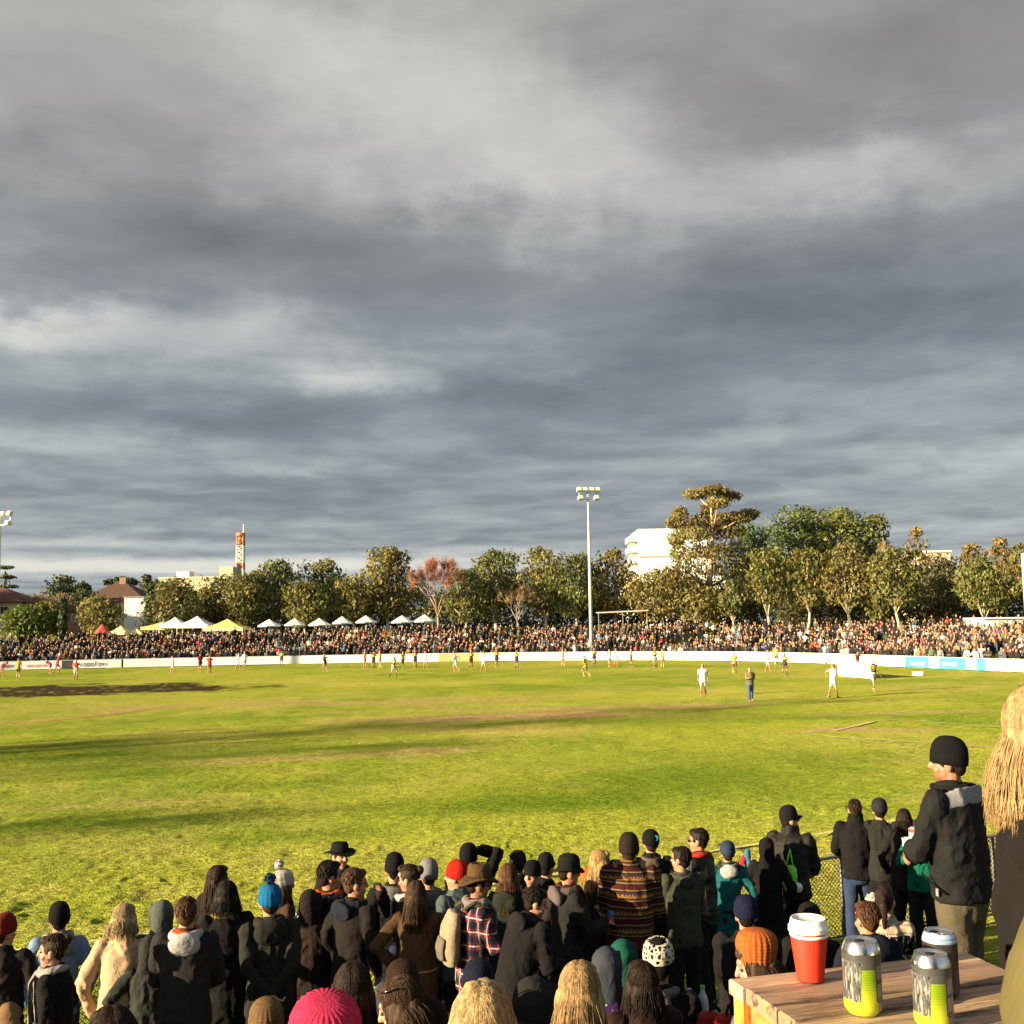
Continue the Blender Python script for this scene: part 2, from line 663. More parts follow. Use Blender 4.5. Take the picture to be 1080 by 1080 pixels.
def plain(name, col, rough=0.6, metal=0.0, spec=0.3, var=0.12, scale=8.0, bump=0.0, bscale=40.0, emis=None):
    key = (name, tuple(round(c, 4) for c in col), rough, metal)
    if key in MATS:
        return MATS[key]
    m, q, b = newmat(name)
    c = q.coord('Object')
    f = q.maprange(q.noise(c, scale, 5, 0.6), 0.25, 0.75, 1 - var, 1 + var)
    rgb = q.n.new('ShaderNodeRGB')
    rgb.outputs[0].default_value = (*col, 1)
    q.put(b.inputs['Base Color'], q.vmath('SCALE', rgb.outputs[0], f))
    b.inputs['Roughness'].default_value = rough
    b.inputs['Metallic'].default_value = metal
    b.inputs['Specular IOR Level'].default_value = spec
    if bump:
        q.put(b.inputs['Normal'], q.bump(q.noise(c, bscale, 4, 0.6), bump, 0.02))
    MATS[key] = m
    return m


def skin_mat():
    if 'skin' in MATS:
        return MATS['skin']
    m, q, b = newmat('skin')
    c = q.coord('Object')
    f = q.maprange(q.noise(c, 30, 4, 0.6), 0.3, 0.7, 0.60, 0.76)
    q.put(b.inputs['Base Color'], q.vmath('SCALE', q.attr('tint'), f))
    b.inputs['Roughness'].default_value = 0.5
    b.inputs['Specular IOR Level'].default_value = 0.35
    b.inputs['Subsurface Weight'].default_value = 0.08
    b.inputs['Subsurface Radius'].default_value = (0.010, 0.004, 0.002)
    q.put(b.inputs['Normal'], q.bump(q.noise(c, 160, 3), 0.12, 0.004))
    MATS['skin'] = m
    return m


def hair_mat(col):
    key = ('hair', tuple(round(c, 4) for c in col))
    if key in MATS:
        return MATS[key]
    m, q, b = newmat('hair')
    t = q.attr('tint')
    c = q.coord('Object')
    x, y, z = q.sep(c)
    st = q.noise(q.comb(x, y, q.math('MULTIPLY', z, 0.10)), 75, 5, 0.7)
    f = q.maprange(st, 0.32, 0.68, 0.30, 1.05)
    rgb = q.n.new('ShaderNodeRGB')
    rgb.outputs[0].default_value = (*col, 1)
    q.put(b.inputs['Base Color'], q.vmath('SCALE', q.vmath('MULTIPLY', rgb.outputs[0], t), f))
    b.inputs['Roughness'].default_value = 0.6
    b.inputs['Specular IOR Level'].default_value = 0.14
    q.put(b.inputs['Normal'], q.bump(st, 0.6, 0.006))
    MATS[key] = m
    return m


def foliage_mat(col, trans=0.3):
    key = ('leaf', tuple(round(c, 4) for c in col))
    if key in MATS:
        return MATS[key]
    m, q, b = newmat('foliage')
    rgb = q.n.new('ShaderNodeRGB')
    rgb.outputs[0].default_value = (*(col[0] * 1.58, col[1] * 1.68, col[2] * 1.6), 1)
    cc = q.vmath('MULTIPLY', rgb.outputs[0], q.attr('tint'))
    q.put(b.inputs['Base Color'], cc)
    b.inputs['Roughness'].default_value = 0.55
    b.inputs['Specular IOR Level'].default_value = 0.25
    tr = q.n.new('ShaderNodeBsdfTranslucent')
    q.put(tr.inputs[0], cc)
    mx = q.n.new('ShaderNodeMixShader')
    mx.inputs[0].default_value = trans
    q.l.new(b.outputs[0], mx.inputs[1])
    q.l.new(tr.outputs[0], mx.inputs[2])
    q.l.new(mx.outputs[0], q.n['Material Output'].inputs['Surface'])
    MATS[key] = m
    return m


def objcolor_mat(name, rough=0.85):
    if name in MATS:
        return MATS[name]
    m, q, b = newmat(name)
    oi = q.n.new('ShaderNodeObjectInfo')
    c = q.coord('Object')
    f = q.maprange(q.noise(c, 9, 4, 0.6), 0.3, 0.7, 0.8, 1.2)
    q.put(b.inputs['Base Color'], q.vmath('SCALE', oi.outputs['Color'], f))
    b.inputs['Roughness'].default_value = rough
    b.inputs['Specular IOR Level'].default_value = 0.15
    MATS[name] = m
    return m


def tint_mat(name, rough=0.9):
    if name in MATS:
        return MATS[name]
    m, q, b = newmat(name)
    q.put(b.inputs['Base Color'], q.attr('tint'))
    b.inputs['Roughness'].default_value = rough
    b.inputs['Specular IOR Level'].default_value = 0.1
    MATS[name] = m
    return m

# ------------------------------------------------------------------ the oval: its outline and the ground
OVAL = np.array([(-20, 3.37), (-4.74, 10.5), (4.26, 14.7), (20, 22.05), (34, 30), (46, 42), (51, 56), (47, 70), (39.6, 82), (36.6, 88.5), (33.3, 98), (29.5, 109.5), (24.5, 118),
                 (17.5, 124), (6.7, 128.6), (-4.6, 131.3), (-16, 132), (-27, 131.3), (-40.5, 129.5), (-59, 125.6), (-76, 118), (-88, 100), (-90, 75), (-82, 45), (-65, 20), (-42, 5)], float)


def oval_dist(X, Y):
    """signed distance from the oval's outline, negative inside"""
    X, Y = np.atleast_1d(np.asarray(X, float)), np.atleast_1d(np.asarray(Y, float))
    best = np.full(X.shape, 1e9)
    inside = np.zeros(X.shape, bool)
    n = len(OVAL)
    for i in range(n):
        (ax, ay), (bx, by) = OVAL[i], OVAL[(i + 1) % n]
        ex, ey = bx - ax, by - ay
        t = np.clip(((X - ax) * ex + (Y - ay) * ey) / (ex * ex + ey * ey), 0, 1)
        best = np.minimum(best, np.hypot(X - ax - t * ex, Y - ay - t * ey))
        cr = ((ay > Y) != (by > Y)) & (X < ex * (Y - ay) / (ey if abs(ey) > 1e-9 else 1e-9) + ax)
        inside ^= cr
    return np.where(inside, -best, best)


def terrain(X, Y):
    d = oval_dist(X, Y)
    Yb = np.atleast_1d(np.asarray(Y, float))
    near = np.clip((d - 0.7) / 10.8, 0, 1.12) * 2.75
    far = np.clip((d - 1.6) / 15.0, 0, 1) * 2.75
    w = np.clip((Yb - 25) / 30, 0, 1)
    knoll = 0.22 * np.exp(-((np.atleast_1d(np.asarray(X, float)) - 2.25) ** 2 + (Yb - 5.75) ** 2) / 0.75 ** 2)
    return near * (1 - w) + far * w + knoll


def ground_z(x, y):
    return float(terrain(x, y)[0])


def grass_tint(X, Y, D):
    n1_ = noise2(X, Y, 0.11, 3)
    n2_ = noise2(X, Y, 0.45, 4)
    n3_ = noise2(X, Y, 1.7, 5)
    n4_ = noise2(X, Y, 5.0, 6)
    g0 = np.array((0.345, 0.395, 0.042))
    g1 = np.array((0.185, 0.270, 0.026))
    ye = np.array((0.500, 0.455, 0.100))
    t = np.clip(0.38 + 0.48 * n1_ + 0.34 * n2_ + 0.26 * n3_ + 0.14 * n4_, 0, 1)[:, None]
    c = g0 * (1 - t) + g1 * t
    yw = np.clip(0.16 + 0.45 * noise2(X, Y, 0.16, 8) + 0.30 * noise2(X, Y, 0.9, 9) + 0.12 * n4_, 0, 0.8)[:, None]
    return (c * (1 - yw) + ye * yw) * np.array((1.10, 1.06, 1.25))


def px_blob(X, Y, px, py, a, b, rot=0, soft=0.35, seed=0):
    """worn patch on the grass round the ground point seen at a photo pixel: half sizes in metres"""
    p = on_plane(px, py, 0)
    cs, sn = math.cos(rot), math.sin(rot)
    u = ((X - p.x) * cs + (Y - p.y) * sn) / a
    v = (-(X - p.x) * sn + (Y - p.y) * cs) / b
    r = np.sqrt(u * u + v * v) + 0.30 * noise2(X, Y, 0.35, 20 + seed) + 0.15 * noise2(X, Y, 1.3, 30 + seed)
    return np.clip((1 - r) / soft, 0, 1)


def path_dist(X, Y, pts):
    P = [on_plane(px, py, 0) for px, py in pts]
    best = np.full(X.shape, 1e9)
    for a, b in zip(P[:-1], P[1:]):
        ex, ey = b.x - a.x, b.y - a.y
        t = np.clip(((X - a.x) * ex + (Y - a.y) * ey) / (ex * ex + ey * ey), 0, 1)
        best = np.minimum(best, np.hypot(X - a.x - t * ex, Y - a.y - t * ey))
    return best


def grass_material():
    m, q, b = newmat('grass_turf')
    c = q.coord('Object')
    t = q.attr('tint')
    f1 = q.maprange(q.noise(c, 14, 5, 0.7), 0.3, 0.7, 0.62, 1.4)
    f2 = q.maprange(q.noise(c, 2.3, 4, 0.6), 0.3, 0.7, 0.85, 1.15)
    cc = q.vmath('SCALE', t, q.math('MULTIPLY', f1, f2))
    q.put(b.inputs['Base Color'], cc)
    b.inputs['Roughness'].default_value = 0.75
    b.inputs['Specular IOR Level'].default_value = 0.0
    b.inputs['Sheen Weight'].default_value = 0.8
    b.inputs['Sheen Roughness'].default_value = 0.45
    q.put(b.inputs['Sheen Tint'], q.vmath('SCALE', cc, 2.0))
    # upright blades catch a low sun: the shading normal follows the blades, not the soil
    ge = q.n.new('ShaderNodeNewGeometry')
    nz = q.vmath('SUBTRACT', q.voro(q.vmath('ADD', c, q.vmath('SCALE', q.noise(c, 20, 2, col=True), .05)), 95.0, 'F1', 1), (0.5, 0.5, 0.5))
    nz2 = q.vmath('SUBTRACT', q.noise(c, 7.0, 3, 0.6, col=True), (0.5, 0.5, 0.5))
    nn = q.vmath('NORMALIZE', q.vmath('ADD', ge.outputs['Normal'], q.vmath('ADD', q.vmath('SCALE', nz, 2.7), q.vmath('SCALE', nz2, 2.4))))
    q.put(b.inputs['Normal'], nn)
    tr = q.n.new('ShaderNodeBsdfTranslucent')
    q.put(tr.inputs[0], cc)
    q.put(tr.inputs[1], nn)
    mx = q.n.new('ShaderNodeMixShader')
    mx.inputs[0].default_value = 0.42
    q.l.new(b.outputs[0], mx.inputs[1])
    q.l.new(tr.outputs[0], mx.inputs[2])
    q.l.new(mx.outputs[0], q.n['Material Output'].inputs['Surface'])
    return m


GRASS = grass_material()

# ground sheet: banks and town, to the horizon
ax = np.concatenate([-np.geomspace(5200, 62, 26), np.arange(-60, -16, 2.0), np.arange(-16, 16, 0.5), np.arange(16, 60, 2.0), np.geomspace(62, 5200, 26)])
ay = np.concatenate([-np.geomspace(900, 32, 12), np.arange(-30, 2, 2.0), np.arange(2, 26, 0.5), np.arange(26, 172, 2.0), np.geomspace(174, 7000, 26)])
GX, GY = np.meshgrid(ax, ay)
gxf, gyf = GX.ravel(), GY.ravel()
dd = oval_dist(gxf, gyf)
gz_ = terrain(gxf, gyf) + np.where(dd < -0.6, -0.12, 0.0)
gz_ += np.where((dd > 1) & (dd < 60), 0.04 * noise2(gxf, gyf, 0.8, 2), 0)
tn = grass_tint(gxf, gyf, None) * 0.55
brown = np.clip(0.35 + 0.5 * noise2(gxf, gyf, 0.5, 11), 0, 1)[:, None]
tn = tn * (1 - 0.5 * brown) + np.array((0.07, 0.055, 0.03)) * 0.5 * brown
nx_, ny_ = len(ax), len(ay)
idx = np.arange(nx_ * ny_).reshape(ny_, nx_)
FQ = np.stack([idx[:-1, :-1], idx[:-1, 1:], idx[1:, 1:], idx[1:, :-1]], -1).reshape(-1, 4)
tag(mesh_obj('ground', np.stack([gxf, gyf, gz_], 1), FQ, GRASS, smooth=True, tint=tn), kind='structure')

# the turf of the oval: a sheet with real tufts, finer near the near fence
azs = np.radians(np.arange(-48, 48.01, 0.10))
offs = np.concatenate([np.arange(560, 120, -1.25), np.arange(120, 33.5, -0.9)])
Ds = FPX * EYE / offs
AA, DD = np.meshgrid(azs, Ds)
fx, fy = (np.tan(AA) * DD).ravel(), DD.ravel()
fd = oval_dist(fx, fy)
# tuft heights
fade = lambda a, b: np.clip((b - fy) / (b - a), 0, 1)
cl = np.clip(noise2(fx, fy, 0.30, 41) * 0.7 + 0.75, 0.25, 1.3)
h = 0.010 * vnoise(np.stack([fx * 9, fy * 9, 0 * fx], 1), 51) * fade(14, 32)
h += cl * 0.016 * (1 - 2 * np.abs(vnoise(np.stack([fx * 3.1 + 0.6 * noise2(fx, fy, 2, 52), fy * 3.1, 0 * fx], 1), 53))) * fade(25, 70)
h += cl * 0.028 * vnoise(np.stack([fx * 1.25, fy * 1.25, 0 * fx], 1), 54) * fade(60, 120)
h += 0.05 * noise2(fx, fy, 0.22, 55) * np.clip(fade(90, 140) + .3, 0, 1)
edge = np.clip(-fd / 3.0, 0.15, 1)
fz = 0.03 + h * edge
tint = grass_tint(fx, fy, fy)
tan_ = np.array((0.52, 0.34, 0.17))
orange = np.array((0.30, 0.14, 0.05))
dirt = np.array((0.052, 0.034, 0.026))


def lay(mask, col):
    global tint
    mm_ = np.clip(mask * 1.35, 0, 0.97)[:, None]
    tint = tint * (1 - mm_) + np.array(col) * mm_


# worn ground: bare patches, a curved worn track and the dark wicket square
wear = np.clip(0.6 + 0.6 * noise2(fx, fy, 0.5, 61) + 0.4 * noise2(fx, fy, 2.2, 62), 0, 1)
trk = path_dist(fx, fy, [(-40, 772), (0, 765), (80, 757), (150, 748), (215, 741), (290, 738), (380, 742), (470, 747)])
lay(np.clip(1.15 - trk / 1.1, 0, 1) * wear * 0.55, tan_)
lay(np.clip(1 - path_dist(fx, fy, [(40, 763), (110, 755), (150, 750), (185, 745)]) / 0.35, 0, 1) * 0.55, orange)
for (px, py, a, b, rr, st, cc) in [(380, 742, 16, 2.2, 0.05, .55, tan_), (560, 757, 9, 2.6, 0.1, .75, tan_), (600, 748, 12, 1.8, 0.05, .40, tan_), (700, 745, 8, 1.6, 0, .35, tan_), (480, 770, 10, 1.6, .1, .25, tan_),
                                   (870, 771, 2.2, 0.7, 0.1, .85, tan_), (945, 771, 2.6, 0.7, 0.05, .6, tan_), (890, 755, 7, 0.8, 0.05, .6, tan_), (965, 752, 6, 1.3, 0.05, .7, ye_ if False else np.array((.42, .36, .12))),
                                   (330, 800, 5, 1.6, 0.2, .4, tan_), (560, 735, 10, 1.4, 0, .3, tan_), (460, 792, 4, 1.2, 0.2, .35, tan_), (150, 850, 3, .9, .2, .3, tan_)]:
    lay(px_blob(fx, fy, px, py, a, b, rr, 0.6, int(px)) * st * (0.5 + 0.5 * wear), cc)
lay(px_blob(fx, fy, 10, 730, 17, 9.5, 0.12, 0.25, 1) * np.clip(0.95 + 0.45 * noise2(fx, fy, 0.8, 66) + 0.4 * noise2(fx, fy, 3, 67), 0.15, 1), dirt)
for (px, py, a, b, rr, st) in [(720, 825, 7, 4, 0.2, .6), (620, 845, 4, 2, 0.2, .5), (540, 850, 4, 2.0, 0.2, .5), (20, 800, 8, 5, .3, .5), (120, 815, 6, 3, .3, .45), (860, 800, 6, 3, .2, .4), (90, 870, 2.6, .9, .2, .6), (340, 880, 3, 1.2, .2, .5), (760, 760, 14, 3, .1, .45), (200, 795, 14, 3, .3, .35), (300, 830, 4, 1.4, .2, .4)]:
    lay(px_blob(fx, fy, px, py, a, b, rr, 0.8, int(px) + 5) * st, (0.135, 0.215, 0.018))
na, nd = len(azs), len(Ds)
idx = np.arange(na * nd).reshape(nd, na)
FQ = np.stack([idx[:-1, :-1], idx[:-1, 1:], idx[1:, 1:], idx[1:, :-1]], -1).reshape(-1, 4)
ok = (fd[FQ] < 0.35).all(1)
FQ = FQ[ok]
used = np.unique(FQ)
remap = np.full(na * nd, -1)
remap[used] = np.arange(len(used))
tag(mesh_obj('field', np.stack([fx, fy, fz], 1)[used], remap[FQ], GRASS, smooth=True, tint=tint[used]), kind='structure')


def turf_z(x, y):
    x, y = np.atleast_1d(np.asarray(x, float)), np.atleast_1d(np.asarray(y, float))
    return 0.03 + 0.05 * noise2(x, y, 0.22, 55) * np.clip(np.clip((140 - y) / 50, 0, 1) + .3, 0, 1) * np.clip(-oval_dist(x, y) / 3, .15, 1) + 0.02


# painted lines on the grass, following the turf
def painted(name, pts, w, mat, lift=0.025):
    P = [on_plane(px, py, 0) for px, py in pts]
    V, F = [], []
    c = []
    for a, b in zip(P[:-1], P[1:]):
        m = max(2, int((b - a).length / 0.15))
        c += [a.lerp(b, i / m) for i in range(m)]
    c.append(P[-1])
    xs, ys = np.array([p.x for p in c]), np.array([p.y for p in c])
    zs = turf_z(xs, ys) + lift
    dx, dy = np.gradient(xs), np.gradient(ys)
    l = np.hypot(dx, dy)
    wob = w * (0.8 + 0.5 * noise2(xs, ys, 1.5, 71))
    px_, py_ = -dy / l * wob / 2, dx / l * wob / 2
    for i in range(len(c)):
        V += [(xs[i] + px_[i], ys[i] + py_[i], zs[i]), (xs[i] - px_[i], ys[i] - py_[i], zs[i])]
    F = [(2 * i, 2 * i + 1, 2 * i + 3, 2 * i + 2) for i in range(len(c) - 1)]
    tag(mesh_obj(name, V, F, mat), kind='structure')


CHALK = plain('chalk_line', (0.56, 0.52, 0.22), 0.9, var=0.3, scale=3)
painted('boundary_line', [(-60, 1021), (20, 1009), (100, 999), (240, 979), (500, 941), (640, 919), (775, 898), (830, 889), (882, 880), (960, 866)], 0.09, CHALK, 0.03)
painted('goal_square_line', [(845, 774), (882, 779), (960, 784), (1043, 790), (1090, 793)], 0.13, CHALK, 0.012)
painted('goal_arc_line', [(880, 772), (900, 768), (924, 763), (955, 760)], 0.15, CHALK, 0.012)
painted('goal_arc_line', [(970, 762), (1010, 765), (1055, 768), (1085, 770)], 0.15, CHALK, 0.012)

# ------------------------------------------------------------------ near fence: pipe rails, posts and chain link
LINE_P, LINE_D = Vector((4.26, 14.7, 0)), Vector((0.906, 0.423, 0)).normalized()
steel = plain('galvanised_steel', (0.30, 0.29, 0.27), 0.45, 0.6, var=0.25)
dsteel = plain('dark_pipe', (0.10, 0.095, 0.085), 0.5, 0.3, var=0.3)
nf = tag(empty('chain_link_fence', (LINE_P.x, LINE_P.y, 0), math.atan2(LINE_D.y, LINE_D.x)), 'low chain link fence with pipe top rail between the spectators and the oval', 'fence')
u0, u1, FH = -17.0, 14.0, 1.08
for z, nm in ((FH, 'top_rail'), (0.07, 'bottom_rail')):
    G().tube([(u, 0, z) for u in np.linspace(u0, u1, 12)], 0.024 if z > .5 else 0.015, 8).build(nm, steel if z > .5 else dsteel, nf, True)
for i, u in enumerate(np.arange(u0 + 0.5, u1, 2.75)):
    G().tube([(u, 0.03, -0.1), (u, 0.03, FH + 0.01)], 0.03, 8).build('fence_post', dsteel, nf, True)
gm = G()
pit = 0.062
hh = FH - 0.09
for i, u in enumerate(np.arange(u0, u1 - hh, pit)):
    for sgn in (1, -1):
        off = 0.004 * sgn
        if sgn > 0:
            P = [(u, off, 0.08), (u + hh, off, FH)]
        else:
            P = [(u + hh, off, 0.08), (u, off, FH)]
        gm.tube(P, 0.0040, 3, cap=0)
gm.build('chain_link_mesh', plain('chain_wire', (0.07, 0.065, 0.045), 0.6, 0.3), nf)

# ------------------------------------------------------------------ far boundary fence with its advertising boards
WHITEB = plain('white_board', (0.74, 0.73, 0.70), 0.5, var=0.08, scale=1.2)


def board(name_parts, pts, top=.95, bot=0.06):
    pass


def oval_walk(i0, i1, step):
    """points along the outline from vertex i0 to vertex i1"""
    out = []
    for i in range(i0, i1):
        a, b = OVAL[i], OVAL[i + 1]
        m = max(1, int(np.linalg.norm(b - a) / step))
        out += [a + (b - a) * j / m for j in range(m)]
    out.append(OVAL[i1])
    return np.array(out)


def smooth_path(P, it=3):
    P = P.copy()
    for _ in range(it):
        P[1:-1] = P[1:-1] * 0.5 + (P[:-2] + P[2:]) * 0.25
    return P


WALK = smooth_path(oval_walk(7, 20, 1.5), 6)


def px_of(x, y, z):
    v = CM.to_3x3().transposed() @ Vector((x, y, z - EYE))
    return 540 + FPX * v.x / -v.z, 540 - FPX * v.y / -v.z


bf = tag(empty('boundary_fence', (0, 0, 0)), 'long white boundary fence of advertising boards along the far side of the oval', 'fence')
wpx = np.array([px_of(p[0], p[1], 0.5)[0] for p in WALK])
cyan, orangeb, yellowb, creamb, darkb = (plain('board_paint', c, 0.5, var=0.1, scale=2) for c in ((0.05, 0.44, 0.56), (0.62, 0.30, 0.14), (0.70, 0.55, 0.14), (0.62, 0.58, 0.45), (0.05, 0.06, 0.05)))
segs = [(-180, 65, WHITEB), (65, 77, darkb), (77, 128, WHITEB), (130, 462, WHITEB), (462, 492, orangeb), (492, 505, yellowb), (505, 955, WHITEB), (955, 1040, cyan), (1040, 1290, WHITEB)]


def walk_at(px):
    i = np.argsort(wpx)
    return np.array([np.interp(px, wpx[i], WALK[i, 0]), np.interp(px, wpx[i], WALK[i, 1])])


for a, b, m in segs:
    n = max(2, int((b - a) / 6))
    c = np.array([walk_at(p) for p in np.linspace(a, b, n + 1)])
    gg = G()
    for p, q in zip(c[:-1], c[1:]):
        t = norm(np.append(q - p, 0))
        nrm = np.array((-t[1], t[0], 0)) * 0.02
        if m is darkb:
            nrm = nrm * 1.5
        p3, q3 = np.append(p, 0.05), np.append(q, 0.05)
        up = np.array((0, 0, .90))
        V = [p3 - nrm, q3 - nrm, q3 + nrm, p3 + nrm]
        V += [v + up for v in V]
        gg.add(V, [(0, 3, 2, 1), (4, 5, 6, 7), (0, 1, 5, 4), (1, 2, 6, 5), (2, 3, 7, 6), (3, 0, 4, 7)])
    o = gg.build('advertising_panel', m, bf)
    if m is cyan:
        tag(o, 'bright turquoise advertising panel with white script')
    if m is orangeb:
        tag(o, 'orange advertising panel')
rail = G()
cc = np.array([[p[0], p[1], .99] for p in WALK])
rail.tube(cc, 0.03, 6)
rail.build('fence_rail', plain('white_rail', (0.6, 0.6, 0.57), 0.5), bf, True)


def on_board(pxa, pxb, za, zb, proud=0.05):
    """corners of a flat patch on the field side of the boards"""
    a, b = walk_at(pxa), walk_at(pxb)
    t = norm(np.append(b - a, 0))
    nn = np.array((t[1], -t[0], 0)) * proud
    if np.dot(nn[:2], -a) < 0:
        nn = -nn
    return np.append(a, 0) + nn, np.append(b, 0) + nn, za, zb, nn / proud


def script_strokes(pxa, pxb, za, zb, mat, seed, parent, name='lettering', n=6, th=0.07):
    """a run of rounded strokes, as the far script on the boards reads"""
    rr = random.Random(seed)
    A, B, za, zb, nn = on_board(pxa, pxb, za, zb)
    gg = G()
    up = np.array((0, 0, 1.0))
    for i in range(n):
        t0, t1 = (i + 0.12) / n, (i + 0.88) / n
        hgt = rr.choice((0.6, 0.65, 1.0))
        P = []
        kind = rr.choice('olnv')
        for j in range(9):
            s_ = j / 8
            if kind == 'o':
                u, w = 0.5 + 0.5 * math.cos(s_ * 6.283), 0.3 + 0.3 * math.sin(s_ * 6.283)
            elif kind == 'l':
                u, w = 0.3 + 0.2 * s_, s_ * hgt
            elif kind == 'n':
                u, w = s_, 0.6 * math.sin(s_ * math.pi)
            else:
                u, w = s_, 0.6 * abs(math.cos(s_ * math.pi))
            p = A + (B - A) * (t0 + (t1 - t0) * u) + up * (za + (zb - za) * w)
            P.append(p)
        gg.tube(P, [(th * .5, 0.008)] * len(P), 4, ref=up)
    return gg.build(name, mat, parent)


whitep = plain('board_white_paint', (0.78, 0.78, 0.76), 0.5)
redp = plain('board_red_paint', (0.5, 0.12, 0.09), 0.5)
greyp = plain('board_grey_paint', (0.16, 0.17, 0.16), 0.5)
for a, b, s_ in ((961, 976, 1), (994, 1010, 2)):
    script_strokes(a, b, 0.32, 0.64, whitep, s_, bf, th=0.16)
for a, b in ((980, 991), (1019, 1030)):
    A, B, za, zb, nn = on_board(a, b, 0.1, 1.0, 0.035)
    gg = G()
    gg.add([A + (0, 0, .1), B + (0, 0, .1), B + (0, 0, .92), A + (0, 0, .92)], [(0, 1, 2, 3)])
    gg.build('white_board_panel', whitep, bf)
script_strokes(28, 50, 0.3, 0.75, redp, 5, bf, n=9, th=0.06)
script_strokes(2, 14, 0.3, 0.8, greyp, 6, bf, n=4, th=0.1)
script_strokes(84, 114, 0.25, 0.85, greyp, 7, bf, n=8, th=0.10)

# low white sponsor board laid out inside the oval near the right wing
p0, p1 = on_plane(884, 713, 0), on_plane(922, 716, 0)
wb = tag(empty('sponsor_board', (p0.x, p0.y, 0), math.atan2(p1.y - p0.y, p1.x - p0.x)), 'wide low white sponsor board standing inside the oval near the right wing', 'board')
L_ = (p1 - p0).length
gg = G()
gg.box((0, -0.03, 0.02), (L_, 0.03, 1.0))
gg.build('board_face', WHITEB, wb)
for u in (0.1, L_ - 0.1):
    G().tube([(u, 0.04, 0.95), (u, 0.7, 0.02)], 0.025, 6).build('strut', steel, wb)
p0 = on_plane(968, 713, 0)
bx = tag(empty('ground_box', (p0.x, p0.y, 0.04)), 'small white box lying on the grass before the turquoise board', 'box')
G().box((-0.32, -0.2, 0), (0.32, 0.2, 0.24)).build('box_body', WHITEB, bx)
G().box((-0.34, -0.22, 0.243), (0.34, 0.22, 0.29)).build('lid', WHITEB, bx)

# ------------------------------------------------------------------ trees
GUM = (0.100, 0.088, 0.026)
GUMG = (0.082, 0.082, 0.026)
GUMGOLD = (0.118, 0.088, 0.026)
DKGREEN = (0.052, 0.060, 0.020)
BRGREEN = (0.082, 0.095, 0.018)
RUST = (0.120, 0.090, 0.032)
PALEBARK = plain('pale_bark', (0.42, 0.36, 0.27), 0.8, var=0.35, scale=1.5)
DARKBARK = plain('dark_bark', (0.10, 0.075, 0.05), 0.9, var=0.3, scale=2)
GREYBARK = plain('grey_bark', (0.24, 0.20, 0.16), 0.85, var=0.3, scale=2)


def leaf_cloud(rs, C, Rr, n, size, thin, droop, tint, clump_t):
    """n leaf-sized faces in an ellipsoid"""
    d = rs.normal(size=(n, 3))
    d /= np.linalg.norm(d, axis=1, keepdims=True)
    r = rs.uniform(0.15, 1.0, n) ** 0.45 * (1 + np.minimum(rs.exponential(.09, n), .45))
    lump = 1 + 0.28 * vnoise(d * 2.2 + C * 0.7, 5)
    c = C + d * (r * lump)[:, None] * Rr
    nrm = d * 0.8 + rs.normal(size=(n, 3)) * 0.75 + np.array((0, 0, 0.15))
    nrm /= np.linalg.norm(nrm, axis=1, keepdims=True)
    tv = rs.normal(size=(n, 3))
    if droop:
        tv = tv * 0.5 + np.array((0, 0, -1.0))
    tv -= nrm * (tv * nrm).sum(1, keepdims=True)
    tv /= np.maximum(np.linalg.norm(tv, axis=1, keepdims=True), 1e-6)
    bt = np.cross(nrm, tv)
    s = size * rs.uniform(0.6, 1.3, n)[:, None]
    a, b = tv * s, bt * s * thin
    V = np.stack([c - a, c + b * 0.9 - a * 0.1, c + a, c - b * 0.9 + a * 0.1], 1)
    tn_ = clump_t * (1 + rs.uniform(-0.28, 0.28, n))[:, None] * (1 + rs.uniform(-.10, .10, (n, 3)))
    return V, np.repeat(tn_, 4, 0).reshape(n, 4, 3)


